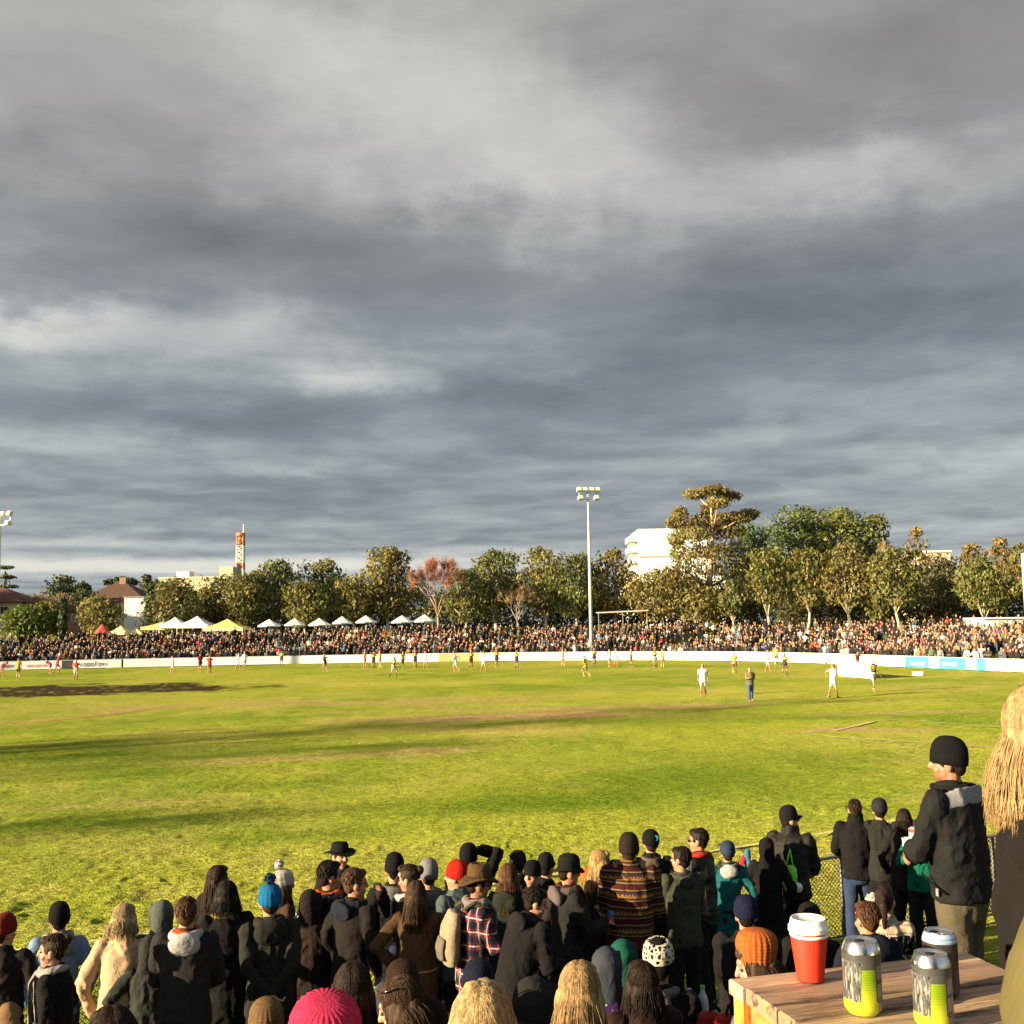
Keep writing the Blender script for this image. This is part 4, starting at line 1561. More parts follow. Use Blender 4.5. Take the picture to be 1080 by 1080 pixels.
G().box((-.4, -.4, 0), (.4, .4, H * .90)).build('inner_shaft', plain('mast_cream', (.58, .50, .36), .7), mast)
for z_, w_, m_ in ((H * .945, 1.35, ORA), (H * .90, 1.15, ORA), (H * .865, 1.3, plain('mast_brown', (.22, .12, .06), .7))):
    G().lathe([(hb * w_, z_ - .9), (hb * w_ * 1.05, z_ - .8), (hb * w_ * 1.05, z_ - .1), (hb * w_, z_), (0, z_)], 12).build('platform', m_, mast)
G().tube([(.8, 0, H * .93), (.8, 0, H * 1.03)], [.22, .10], 6).build('antenna', WHI, mast)


def light_mast(label, px, ytop, D, hd=1.0, ang=0.0):
    p = at(px, ytop, D)
    gz0 = ground_z(p.x, D)
    H = p.z - gz0
    r = tag(empty('light_mast', (p.x, D, gz0), ang), label, 'light mast', 'floodlight masts round the oval')
    PALE = plain('mast_pale_steel', (.56, .54, .49), .5, .2)
    G().tube([(0, 0, 0), (0, 0, H * .5), (0, 0, H - .4)], [.24, .19, .12], 10).build('pole', PALE, r, True)
    f = G()
    for z_ in (H - .35, H - 1.35):
        f.box((-1.35 * hd, -.06, z_ - .06), (1.35 * hd, .06, z_ + .06))
    for x_ in (-1.1, 0, 1.1):
        f.box((x_ * hd - .05, -.05, H - 1.29), (x_ * hd + .05, .05, H - .41))
    f.build('head_frame', PALE, r)
    for z_, xs_ in ((H - .35, (-1.15, -.42, .42, 1.15)), (H - 1.35, (-1.0, 1.0))):
        for x_ in xs_:
            l = G()
            Rm = np.array(Matrix.Rotation(R_(-28), 3, 'X'))
            l.box((-.28, -.45, -.22), (.28, -.062, .3), R=Rm, c=(x_ * hd, 0, z_))
            lm = l.build('floodlight', PALE, r)
            q = G()
            q.box((-.24, -.49, -.18), (.24, -.453, .26), R=Rm, c=(x_ * hd, 0, z_))
            q.build('lens', plain('floodlight_glass', (.62, .58, .48), .2), lm)


light_mast('tall pale floodlight mast standing at the foot of the far crowd near the middle', 620, 515, 131.5, 1.0, R_(12))
light_mast('floodlight mast cut by the left edge of the photo', 0.5, 541, 118, 1.25, R_(-20))
p = at(1080, 588, 112)
gz0 = ground_z(p.x, 112)
r = tag(empty('light_mast', (p.x, 112, gz0)), 'pale mast at the right edge of the photo before the olive gum', 'light mast', 'floodlight masts round the oval')
G().tube([(0, 0, 0), (0, 0, 8), (0, 0, p.z - gz0)], [.3, .27, .25], 10).build('pole', plain('mast_pale_steel', (.56, .54, .49), .5, .2), r, True)
G().lathe([(.5, 0), (.5, .2), (.33, .26), (0, .26)], 10).build('pole_base', GREYC, r)

# ------------------------------------------------------------------ marquees and umbrellas at the top of the far bank
CANW = plain('white_canvas', (0.74, 0.72, 0.66), 0.8, var=.06, scale=2)
CANY = plain('yellow_canvas', (0.66, 0.50, 0.15), 0.8, var=.1, scale=2)
CANYW = plain('cream_yellow_canvas', (0.70, 0.61, 0.30), 0.8, var=.1, scale=2)
CANR = plain('red_canvas', (0.50, 0.08, 0.05), 0.8, var=.1, scale=2)


def marquee(label, pa, pb, ytop, yedge, D, mat, kind='peak', valmat=None):
    xa, xb, zt = frame_of(pa, pb, D, ytop)
    ze = at((pa + pb) / 2, yedge, D).z
    gz0 = ground_z((xa + xb) / 2, D)
    r = tag(empty('marquee', ((xa + xb) / 2, D, gz0)), label, 'marquee', 'marquees at the top of the far bank')
    w = (xb - xa) / 2
    zt, ze = zt - gz0, ze - gz0
    dpt = min(w * 1.2, 2.6)
    c = G()
    if kind == 'peak':
        n = 5
        V, F = [], []
        for i in range(n + 1):
            t = i / n
            rr = 1 - t
            z_ = ze + (zt - ze) * (t ** 1.35)
            V += [(-w * rr, -dpt * rr, z_), (w * rr, -dpt * rr, z_), (w * rr, dpt * rr, z_), (-w * rr, dpt * rr, z_)]
        for i in range(n):
            for j in range(4):
                a, b = i * 4 + j, i * 4 + (j + 1) % 4
                F.append((a, b, b + 4, a + 4))
        c.add(V, F)
    else:
        n = 8
        V, F = [], []
        for i in range(n + 1):
            a = math.pi * i / n
            z_ = ze + (zt - ze) * math.sin(a) ** .7
            V += [(-w * math.cos(a), -dpt, z_), (-w * math.cos(a), dpt, z_)]
        for i in range(n):
            F.append((2 * i, 2 * i + 2, 2 * i + 3, 2 * i + 1))
        V += [(0, -dpt, ze)]
        F += [(2 * i, len(V) - 1, 2 * i + 2) for i in range(n)]
        c.add(V, F)
    c.build('canopy', mat, r)
    v = G()
    t = .03
    v.box((-w, -dpt - t, ze - .45), (w, -dpt, ze - .004))
    v.box((-w, dpt, ze - .45), (w, dpt + t, ze - .004))
    v.box((-w - t, -dpt, ze - .45), (-w, dpt, ze - .004))
    v.box((w, -dpt, ze - .45), (w + t, dpt, ze - .004))
    v.build('valance', valmat or mat, r)
    for sx_ in (-1, 1):
        for sy_ in (-1, 1):
            G().tube([(sx_ * (w - .08), sy_ * (dpt - .08), 0), (sx_ * (w - .08), sy_ * (dpt - .08), ze - .02)], .045, 6).build('leg', WHITEP, r)


marquee('long bright yellow marquee at the left of the row', 155, 188, 656, 661, 156, CANY, 'peak', CANY)
marquee('white peaked marquee right of the long yellow one', 172, 198, 651, 659, 155, CANW)
marquee('second white peaked marquee between the two yellow ones', 192, 224, 650, 659, 155, CANW)
marquee('big yellow marquee right of the white peaks', 219, 261, 653, 662, 153, CANY, 'peak', CANYW)
marquee('small cream yellow marquee right of the red umbrella', 119, 136, 660, 666, 152, CANYW)
marquee('flat pale yellow awning beside the small cream marquee', 136, 152, 663, 667, 153, CANYW)


def umbrella(label, px, ytop, w, yedge, D, mat):
    p = at(px, ytop, D)
    ze = at(px, yedge, D).z
    gz0 = ground_z(p.x, D)
    r = tag(empty('market_umbrella', (p.x, D, gz0)), label, 'umbrella', 'market umbrellas at the top of the far bank')
    rad = w / 2 / FPX * D
    zt, ze = p.z - gz0, ze - gz0
    G().lathe([(rad, ze - .14), (rad * 1.01, ze), (rad * .66, ze + (zt - ze) * .36), (rad * .3, ze + (zt - ze) * .72), (0, zt)], 8).build('canopy', mat, r)
    G().tube([(0, 0, 0), (0, 0, zt - .05)], .05, 6).build('pole', WHITEP, r)


umbrella('red umbrella left of the small cream marquee', 108, 658, 17, 667, 151, CANR)
UL = ['white umbrella nearest the big yellow marquee', 'white umbrella second right of the big yellow marquee', 'white umbrella behind the crowd below the domed gum', 'white umbrella below the mid height olive gum',
      'white umbrella below the tall double topped gum', 'white umbrella left of the pair below the salmon red tree', 'white umbrella right of the pair below the salmon red tree']
for (px, yt, w), lb in zip([(284, 653, 24), (311, 652, 22), (337, 652, 24), (361, 650, 21), (386, 649, 22), (424, 649, 23), (448, 648, 24)], UL):
    umbrella(lb, px, yt, w, yt + 7, 152, CANW)

# ------------------------------------------------------------------ people: one skeleton, one way of building a body and its clothes
SKINM = skin_mat()
SK_FAIR, SK_MID, SK_RED, SK_TAN = (0.50, 0.27, 0.17), (0.42, 0.21, 0.12), (0.52, 0.23, 0.14), (0.33, 0.16, 0.085)


def rot_x(a):
    c, s = math.cos(a), math.sin(a)
    return np.array([[1, 0, 0], [0, c, -s], [0, s, c]])


def rot_y(a):
    c, s = math.cos(a), math.sin(a)
    return np.array([[c, 0, s], [0, 1, 0], [-s, 0, c]])


def rot_z(a):
    c, s = math.cos(a), math.sin(a)
    return np.array([[c, -s, 0], [s, c, 0], [0, 0, 1]])


class Pose:
    """joints of a figure 1.75 m tall that faces +y, feet at the origin; k scales it"""
    def __init__(s, legs='stand', lean=0.0, twist=0.0, head=(0, 0, 0), L='down', Rr='down', hip=None, wide=1.0, stride=0.0, side=0.0):
        s.wide = wide
        s.lean, s.twist, s.side = R_(lean), R_(twist), R_(side)
        s.hz = 0.93 if hip is None else hip
        s.legs = legs
        s.HC = np.array((0, 0, 0.93))
        s.dz = s.hz - 0.93
        # head: yaw (left +), pitch (down +), roll
        hy, hp, hr = [R_(a) for a in head]
        s.HR = rot_z(hy) @ rot_x(-hp) @ rot_y(hr)
        s.np_ = s.T(np.array([(0, 0.005, 1.50)]))[0]
        w = wide
        s.arm = {}
        for side_, nm in ((1, Rr), (-1, L)):
            sh = np.array((0.185 * w * side_, -0.005, 1.425))
            tgt, pole = ARMS[nm] if isinstance(nm, str) else nm
            wr = np.array(tgt, float) * (side_, 1, 1)
            po = np.array(pole, float) * (side_, 1, 1)
            d = wr - sh
            l = np.linalg.norm(d)
            a_, b_ = 0.295, 0.265
            l2 = min(l, a_ + b_ - 0.004)
            dn = d / l
            wr = sh + dn * l2
            x = (a_ * a_ - b_ * b_ + l2 * l2) / (2 * l2)
            hgt = math.sqrt(max(a_ * a_ - x * x, 1e-6))
            pp = po - dn * np.dot(po, dn)
            el = sh + dn * x + norm(pp) * hgt
            s.arm[side_] = (sh, el, wr)
        g0 = -s.dz
        if legs == 'stand':
            s.leg = {sd: (np.array((0.09 * sd, 0, 0.91)), np.array((0.105 * sd, 0.02 + stride * sd * .5, 0.50)), np.array((0.12 * sd, -0.02 + stride * sd, 0.085 + max(0, -stride * sd) * .15))) for sd in (1, -1)}
        elif legs == 'run':
            s.leg = {1: (np.array((0.09, 0, .91)), np.array((.10, .30, .62)), np.array((.11, .12, .24))), -1: (np.array((-.09, 0, .91)), np.array((-.10, -.10, .50)), np.array((-.11, -.40, .22)))}
        elif legs == 'kneel':
            s.leg = {sd: (np.array((0.09 * sd, 0, 0.91)), np.array((0.14 * sd, 0.36, 0.80)), np.array((0.13 * sd, 0.10, 0.93 - s.hz + 0.085))) for sd in (1, -1)}
        else:
            zg = 0.93 - s.hz
            kz = min(0.93 + 0.16, zg + 0.50)
            s.leg = {sd: (np.array((0.09 * sd, 0.02, 0.91)), np.array((0.15 * sd, 0.40, kz)), np.array((0.14 * sd, 0.52, max(zg - .05, kz - 0.44)))) for sd in (1, -1)}

    def T(s, P):
        P = np.asarray(P, float)
        q = P - s.HC
        w = np.clip(q[:, 2] / 0.22, 0, 1)
        w = w * w * (3 - 2 * w)
        extra = np.clip((q[:, 2] - .1) / .55, 0, 1)
        out = np.empty_like(q)
        for i in range(len(q)):
            a = s.lean * (0.65 * w[i] + 0.35 * extra[i])
            out[i] = rot_y(s.side * w[i]) @ rot_x(-a) @ rot_z(s.twist * w[i]) @ q[i]
        return out + s.HC + (0, 0, s.dz)

    def H(s, P):
        """head space (chin at z 1.53, crown at 1.755, face towards +y)"""
        P = np.asarray(P, float)
        return (P - (0, 0.005, 1.50)) @ s.HR.T + s.np_ - (0, 0, .022)

    def Lg(s, P):
        return np.asarray(P, float) + (0, 0, s.dz)


ARMS = {
    'down': ((.27, .03, .90), (.3, -1, .1)), 'front': ((.07, .27, 1.06), (1, -.4, -.6)), 'hold': ((.14, .36, 1.20), (.6, -.3, -1)), 'pocket': ((.235, .09, .95), (1, -.9, 0)),
    'behind': ((.0, -.185, 1.00), (1, -.6, 0)), 'cross': ((-.06, .21, 1.16), (1, .1, -.6)), 'face': ((.10, .27, 1.52), (.7, .2, -1)), 'up': ((.06, .20, 1.66), (1, .2, .15)), 'hip': ((.20, .03, 1.04), (1, -.5, .1)),
    'phone': ((.10, .33, 1.35), (.7, -.1, -1)), 'knee': ((.15, .42, 1.02), (.7, -.2, -.4)), 'runF': ((.12, .30, 1.22), (.5, -.6, -1)), 'runB': ((.28, -.22, 1.08), (.5, -.8, -.3)), 'wide': ((.52, .10, 1.28), (.2, -.5, -1)),
    'rail': ((.19, .34, 1.06), (.5, -.4, -.8)), 'belly': ((.03, .25, 1.12), (1, -.3, -.7)),
}


def body_prims(p, g, slim=1.0, fingers=True, curl=0.5, seg=10, m_skin=0, m_head=None, m_arm=None, m_leg=None, m_torso=None):
    m_arm = m_skin if m_arm is None else m_arm
    m_leg = m_skin if m_leg is None else m_leg
    m_torso = m_skin if m_torso is None else m_torso
    mh = m_skin if m_head is None else m_head
    T = p.T
    w = p.wide
    rings = [(.80, .09, .085, 0), (.86, .155, .11, -.005), (.95, .165 * slim ** .3, .115, -.01), (1.06, .140 * slim, .10, 0), (1.18, .150 * w, .108, .005), (1.31, .168 * w, .115, .005), (1.39, .165 * w, .10, -.005), (1.445, .115 * w, .078, -.01), (1.48, .066, .064, -.005)]
    P = T([(0, y, z) for z, a, b, y in rings])
    g.tube(P, [(a, b) for z, a, b, y in rings], 16, ref=(1, 0, 0) if abs(p.twist) < .1 else tuple(rot_z(p.twist) @ np.array((1, 0, 0))), cap=.3, m=m_torso)
    nk = np.concatenate([T([(0, -.005, 1.44)]), p.np_[None] + (0, 0, -.01), p.H([(0, -.012, 1.60)])])
    g.tube(nk, [.066, .058, .056], 12, cap=.3, m=m_skin)
    # head
    HR = p.HR
    e = lambda c, r, n=14, h=10: g.ell(p.H([c])[0], r, HR, n, h, mh)
    e((0, -.012, 1.662), (.076, .096, .092), 16, 12)
    e((0, .022, 1.612), (.064, .070, .088))
    e((0, .058, 1.552), (.030, .028, .024), 10, 8)
    e((0, .012, 1.565), (.055, .055, .036))
    e((0, .074, 1.682), (.050, .018, .014), 10, 8)
    g.tube(p.H([(0, .086, 1.668), (0, .100, 1.640), (0, .109, 1.620)]), [.010, .014, .017], 8, cap=.6, m=mh)
    e((0, .080, 1.583), (.026, .015, .012), 10, 8)
    for sd in (1, -1):
        e((.078 * sd, -.008, 1.632), (.012, .024, .034), 8, 8)
        e((.040 * sd, .058, 1.612), (.026, .026, .022), 8, 8)
    for sd in (1, -1):
        sh, el, wr = T(np.array(p.arm[sd]))
        g.ell(sh, .046, None, 10, 8, m_arm)
        g.tube([sh, sh * .5 + el * .5, el, el * .55 + wr * .45, wr], [.040, .036, .033, .030, .026], seg, cap=.5, m=m_arm)
        d = norm(wr - el)
        # hand: palm, four fingers, thumb
        inward = norm(np.array((-sd, 0.15, 0.1)) - d * np.dot((-sd, .15, .1), d))
        if abs(d[2]) < 0.6:
            inward = norm(np.array((-.35 * sd, 0.1, -1.0)) - d * np.dot((-.35 * sd, .1, -1.0), d))
        side = np.cross(inward, d)
        if np.dot(side, (0, 1, .6)) < 0:
            side = -side
        pe = wr + d * .085 + inward * .006
        g.tube([wr - d * .01, wr + d * .04, pe], [(.026, .018), (.040, .016), (.040, .013)], 10, ref=side, cap=.4, m=m_skin)
        if fingers:
            for i, ln in enumerate((.068, .078, .072, .056)):
                o = pe + side * (.030 - .020 * i)
                q1 = o + (d * math.cos(curl * .7) + inward * math.sin(curl * .7)) * ln * .45
                q2 = q1 + (d * math.cos(curl * 1.7) + inward * math.sin(curl * 1.7)) * ln * .32
                q3 = q2 + (d * math.cos(curl * 2.5) + inward * math.sin(curl * 2.5)) * ln * .28
                g.tube([o - d * .012, q1, q2, q3], [.0098, .0092, .0085, .0072], 7, cap=.8, m=m_skin)
            b0 = wr + d * .030 + side * .028
            g.tube([b0, b0 + side * .022 + d * .028 + inward * .010, b0 + side * .026 + d * .060 + inward * .022], [.0125, .011, .0088], 7, cap=.8, m=m_skin)
        else:
            g.ell(pe + d * .03, (.03, .03, .035), None, 8, 6, m_skin)
    for sd in (1, -1):
        h_, k_, a_ = p.Lg(np.array(p.leg[sd]))
        g.tube([h_ + (0, 0, .02), h_ * .5 + k_ * .5, k_, k_ * .6 + a_ * .4, a_], [.088, .072, .053, .050, .036], seg, cap=.4, m=m_leg)
        f = norm(np.array(((a_ - k_)[1] * 0 + .12 * sd, 1, 0)))
        g.tube([a_ + (0, -.035, -.03), a_ + (0, 0, -.045), a_ + f * .09 + (0, 0, -.055), a_ + f * .15 + (0, 0, -.062)], [(.032, .030), (.036, .034), (.042, .026), (.034, .018)], 8, ref=(1, 0, 0), cap=.5, m=m_skin)


def jacket_prims(p, g, bulk=.03, hem=.80, flare=0.0, slim=1.0, collar=1.50, m_=0, sleeve=1.0, seg=14, short=False):
    T = p.T
    w = p.wide
    b = bulk
    rings = [(.95, .168, .120), (1.06, .150 * slim + .012, .112), (1.18, .158 * w, .116), (1.31, .176 * w, .122), (1.39, .176 * w, .108), (1.445, .128 * w, .086)]
    R = []
    if hem < .95:
        n = max(2, int((.95 - hem) / .09))
        for i in range(n):
            t = i / n
            z = hem + (.95 - hem) * t
            R.append((z, .175 + flare * (1 - t), .125 + flare * .8 * (1 - t)))
    R += rings
    R = [(z, a + b, c + b * .9) for z, a, c in R]
    R += [(min(collar - .02, 1.475), .085 + b * .5, .082 + b * .5), (collar + .015, .072 + b * .35, .074 + b * .35)]
    P = T([(0, -.004, z) for z, a, c in R])
    if p.legs in ('sit', 'kneel'):
        keep = [i for i, r in enumerate(R) if r[0] > .84]
        P = P[keep]
        R = [R[i] for i in keep]
    g.tube(P, [(a, c) for z, a, c in R], 20, ref=(1, 0, 0) if abs(p.twist) < .1 else tuple(rot_z(p.twist) @ np.array((1, 0, 0))), cap=.2, m=m_)
    for sd in (1, -1):
        sh, el, wr = T(np.array(p.arm[sd]))
        d = norm(wr - el)
        we = el + (wr - el) * (1.0 * sleeve)
        sh2 = sh + (0, 0, -.004)
        g.ell(sh2, .058 + b * .6, None, 12, 8, m_)
        if short:
            g.tube([sh2, sh * .45 + el * .55], [.064 + b, .058 + b], seg, cap=.3, m=m_)
        else:
            g.tube([sh2, sh * .5 + el * .5, el, el * .5 + we * .5, we], [.056 + b * .6, .049 + b * .6, .045 + b * .6, .040 + b * .55, .033 + b * .5], seg, cap=.15, m=m_)


def trouser_prims(p, g, b=.014, seg=12, m_=0, short=False):
    P = p.Lg([(0, 0, .79), (0, -.006, .87), (0, -.006, .95), (0, 0, 1.03)])
    if p.legs in ('sit', 'kneel'):
        P = P[1:]
    g.tube(P, [(.13 + b, .11 + b), (.168 + b, .122 + b), (.166 + b, .120 + b), (.145 + b, .104 + b)][-len(P):], 16, ref=(1, 0, 0), cap=.3, m=m_)
    for sd in (1, -1):
        h_, k_, a_ = p.Lg(np.array(p.leg[sd]))
        if short:
            g.tube([h_ + (0, 0, .02), h_ * .4 + k_ * .6], [.096 + b, .085 + b], seg, cap=.2, m=m_)
        else:
            g.tube([h_ + (0, 0, .02), h_ * .5 + k_ * .5, k_, k_ * .5 + a_ * .5, a_ + (0, 0, -.01)], [.092 + b, .080 + b, .064 + b, .060 + b, .055 + b], seg, cap=.2, m=m_)


# ------------------------------------------------------------------ figures far away: players and single spectators, a few poses shared by many
M_SKINF = plain('far_skin', (0.36, 0.19, 0.115), 0.6)
M_TOP = objcolor_mat('shirt')
FAR_MATS = {}


def far_mat(nm, c):
    return plain(nm, c, 0.85, spec=.15)


def far_proto(pose, jacket=True, short=False, hem=.88, voxel=.034):
    g = G()
    body_prims(pose, g, fingers=False, seg=8, m_skin=0, m_head=0, m_arm=0 if short else 1, m_leg=0 if short else 2, m_torso=1)
    # hair or cap
    g.ell(pose.H([(0, -.024, 1.678)])[0], (.086, .098, .092), pose.HR, 12, 8, 3)
    jacket_prims(pose, g, .022 if not short else .012, hem, 0, m_=1, seg=8, short=short)
    trouser_prims(pose, g, .012, 8, 2, short)
    if short:
        for sd in (1, -1):
            h_, k_, a_ = pose.Lg(np.array(pose.leg[sd]))
            g.tube([k_ * .45 + a_ * .55, a_ + (0, 0, -.03)], [.058, .046], 8, m=4)
    for sd in (1, -1):
        a_ = pose.Lg(np.array(pose.leg[sd]))[2]
        g.tube([a_ + (0, -.05, -.05), a_ + (.02 * sd, .17, -.06)], [(.05, .035), (.045, .03)], 8, ref=(1, 0, 0), m=5)
    slots = [M_SKINF, M_TOP, far_mat('trousers', (.02, .02, .025)), far_mat('far_hair', (.03, .02, .012)), far_mat('sock', (.03, .03, .03)), far_mat('shoe', (.03, .03, .03))]
    return queue('person', g, voxel, slots, smooth=2, dec=.45, by_mat=True)


PROTO = {}
PROTO['stand'] = far_proto(Pose(L='down', Rr='down'))
PROTO['front'] = far_proto(Pose(L='front', Rr='front'))
PROTO['pocket'] = far_proto(Pose(L='pocket', Rr='pocket', stride=.05))
PROTO['hold'] = far_proto(Pose(L='down', Rr='hold'))
PROTO['coat'] = far_proto(Pose(L='cross', Rr='cross'), hem=.68)
PROTO['run'] = far_proto(Pose('run', lean=14, L='runF', Rr='runB'), short=True)
PROTO['jog'] = far_proto(Pose('stand', lean=6, L='runB', Rr='runF', stride=.20), short=True)
PROTO['play'] = far_proto(Pose('stand', L='hip', Rr='hip', stride=.06), short=True)
PROTO['watch'] = far_proto(Pose('stand', L='down', Rr='down', stride=.12), short=True)
PROTO['bend'] = far_proto(Pose('stand', lean=62, L='hold', Rr='hold', stride=.16, head=(0, -20, 0)), short=True)
PROTO['walk'] = far_proto(Pose('stand', L='runB', Rr='runF', stride=.17))
used_proto = set()


def far_person(proto, x, y, z, rz, k, top, slots, label, group, cat='person'):
    src = PROTO[proto]
    if proto not in used_proto:
        o = src
        used_proto.add(proto)
    else:
        o = src.copy()
        COL.objects.link(o)
    o.location = (x, y, z)
    o.rotation_euler = (0, 0, rz)
    o.scale = (k, k, k)
    o.color = (*top, 1)
    FAR_LATE.append((o, slots))
    return tag(o, label, cat, group)


FAR_LATE = []


def slot_late():
    for o, slots in FAR_LATE:
        for i, m in slots.items():
            o.material_slots[i].link = 'OBJECT'
            o.material_slots[i].material = m


SHORT_W, SHORT_B, SHORT_R = far_mat('shorts_white', (.62, .60, .56)), far_mat('shorts_black', (.02, .02, .02)), far_mat('shorts_red', (.40, .05, .04))
SOCK_R, SOCK_B, SOCK_W, SOCK_Y = far_mat('sock_red', (.42, .06, .04)), far_mat('sock_black', (.02, .02, .02)), far_mat('sock_white', (.6, .58, .54)), far_mat('sock_yellow', (.6, .5, .1))
HAIRS = [far_mat('hair_dark', (.02, .014, .01)), far_mat('hair_brown', (.07, .04, .02)), far_mat('hair_blond', (.32, .20, .08))]
WT, BT, RT, YV = (.66, .64, .60), (.05, .04, .02), (.42, .05, .04), (.62, .55, .06)
DK = far_mat('trousers_dark', (.02, .02, .03))
JEANS = far_mat('trousers_denim', (.05, .08, .14))
M_GUERN = None


def guernsey():
    """black and gold jersey: black with a broad gold sash band"""
    if 'guern' in MATS:
        return MATS['guern']
    m, q, b = newmat('black_gold_jersey')
    x, y, z = q.sep(q.coord('Object'))
    s_ = q.math('LESS_THAN', q.math('ABSOLUTE', q.math('SUBTRACT', z, 1.33)), 0.10)
    q.put(b.inputs['Base Color'], q.mix(s_, (.03, .026, .02), (.50, .32, .03)))
    b.inputs['Roughness'].default_value = .8
    MATS['guern'] = m
    return m


GU = guernsey()
# x, feet y, pose, facing (0 away, 90 left, -90 right, 180 towards), kind, label
W_, B_, R2, Y_, U_ = 'w', 'b', 'r', 'y', 'u'
PLAYERS = [
    (2, 713, 'bend', -80, R2, 'player in red cut by the left edge of the photo'),
    (19, 716, 'watch', 0, U_, 'umpire in a bright yellow vest and dark shorts near the left edge'),
    (53, 711, 'bend', 60, R2, 'player in red bending over the ball before the left boundary boards'),
    (60, 711, 'run', -70, R2, 'player in red tackling beside the bending player in red'),
    (80, 718, 'play', 160, R2, 'player in red jersey and white shorts above the dark wicket square'),
    (182, 711, 'jog', 90, W_, 'player in white between the dark wicket square and the yellow marquee'),
    (211, 709, 'watch', 20, 'd', 'player in dark red jersey left of a player in bright red'),
    (221, 711, 'play', 0, R2, 'player in bright red below the big yellow marquee'),
    (251, 706, 'jog', -90, W_, 'left one of two white players below the big yellow marquee'),
    (258, 706, 'watch', 180, W_, 'right one of two white players below the big yellow marquee'),
    (297, 703, 'watch', 150, B_, 'black and gold player standing alone close to the boards below the dark green gum'),
    (343, 710, 'run', 60, B_, 'black and gold player running below the domed gum'),
    (385, 706, 'watch', 90, R2, 'player in red at the left end of the pack in the middle'),
    (394, 706, 'play', 180, B_, 'black and gold player next to the red one in the middle pack'),
    (401, 705, 'jog', 60, Y_, 'player in yellow top in the middle pack'),
    (415, 716, 'run', -60, B_, 'nearest black and gold player of the middle pack'),
    (425, 705, 'watch', 30, Y_, 'yellow topped figure right of the nearest pack player'),
    (438, 705, 'play', 10, B_, 'black and gold player with a yellow back below the salmon red tree'),
    (449, 705, 'jog', 120, W_, 'player in white left of the orange board panel'),
    (481, 710, 'run', 70, W_, 'player in white running before the orange board panel'),
    (497, 706, 'watch', 180, B_, 'black and gold player right of the orange board panel'),
    (510, 708, 'jog', -60, W_, 'player in white between two black and gold players'),
    (524, 704, 'watch', 0, B_, 'black and gold player with hands low right of the white player'),
    (545, 706, 'play', 170, B_, 'black and gold player standing alone left of the light mast'),
    (594, 703, 'watch', -80, Y_, 'figure in yellow by the boards left of the light mast'),
    (618, 716, 'run', 80, Y_, 'umpire in yellow running below the light mast'),
    (627, 703, 'watch', 180, B_, 'black and gold player right below the light mast foot'),
    (643, 704, 'jog', 20, W_, 'left one of two white players right of the light mast'),
    (650, 704, 'play', 160, W_, 'right one of two white players right of the light mast'),
    (666, 704, 'watch', 90, B_, 'black and gold player right of the two white players'),
    (691, 705, 'watch', 0, B_, 'black and gold player left of another in the right half'),
    (699, 705, 'play', -50, Y_, 'player in gold top just right of a black and gold player'),
    (775, 712, 'watch', 180, Y_, 'player in yellow top and dark shorts above the white player'),
    (810, 709, 'jog', -90, W_, 'far player in white beside the yellow and black pair'),
    (819, 702, 'watch', 180, Y_, 'figure in yellow vest by the boards behind the black and gold player'),
    (828, 713, 'jog', -20, B_, 'black and gold player below the front gum with spreading limbs'),
    (742, 735, 'watch', 180, W_, 'nearest player in white standing with arms by his sides'),
    (792, 741, 'walk', -160, 't', 'trainer in yellow bib and jeans walking on the grass'),
    (879, 736, 'jog', -60, 'ws', 'tall player in white with red socks before the sponsor board'),
    (922, 730, 'jog', -140, B_, 'black and gold player in white shorts right of the sponsor board'),
]
for i, (px, py, pose, rz, kd, lb) in enumerate(PLAYERS):
    p = on_plane(px, py, 0)
    z = float(turf_z(p.x, p.y)[0]) - .02
    hair = HAIRS[i % 2]
    sl = {3: hair, 5: SHORT_B}
    if kd in ('w', 'ws'):
        top, sl[2], sl[4] = WT, SHORT_W, SOCK_R
    elif kd == 'b':
        top, sl[2], sl[4] = BT, (SHORT_W if px == 922 or i % 3 == 0 else SHORT_B), SOCK_B
        sl[1] = GU
    elif kd == 'r':
        top, sl[2], sl[4] = RT, SHORT_W if px == 80 else SHORT_R, SOCK_R
    elif kd == 'd':
        top, sl[2], sl[4] = (.18, .03, .03), SHORT_B, SOCK_R
    elif kd == 'y':
        top, sl[2], sl[4] = (.50, .40, .06), SHORT_B, SOCK_Y
    elif kd == 't':
        top, sl[2] = (.16, .13, .06), JEANS
    else:
        top, sl[2], sl[4] = YV, SHORT_B, SOCK_W
    far_person(pose, p.x, p.y, z, R_(rz) - math.atan2(p.x, p.y), 1.05 if kd == 'ws' else 1.02 + .03 * math.sin(i * 2.3), top, sl, lb, 'players and officials out on the oval')

# ------------------------------------------------------------------ the far crowd
rs = np.random.RandomState(11)
PAL = [((.018, .017, .018), 50, 'black'), ((.045, .035, .03), 12, 'dark brown'), ((.05, .055, .07), 9, 'navy'), ((.13, .13, .13), 8, 'grey'), ((.40, .38, .34), 9, 'white'), ((.20, .12, .06), 6, 'tan'),
       ((.26, .035, .03), 3, 'red'), ((.30, .13, .04), 1, 'orange'), ((.07, .16, .28), 1, 'blue'), ((.35, .22, .05), 1.5, 'mustard'), ((.06, .09, .04), 3, 'olive'), ((.36, .10, .12), 0.5, 'pink')]
pw = np.array([p_[1] for p_ in PAL], float)
pw /= pw.sum()
GAPS = [(1049, 686, 13, 7), (646, 682, 9, 5), (930, 677, 6, 4)]
spots = []
WALKF = smooth_path(oval_walk(6, 21, 0.6), 10)
tn_ = np.gradient(WALKF, axis=0)
tn_ /= np.linalg.norm(tn_, axis=1, keepdims=True)
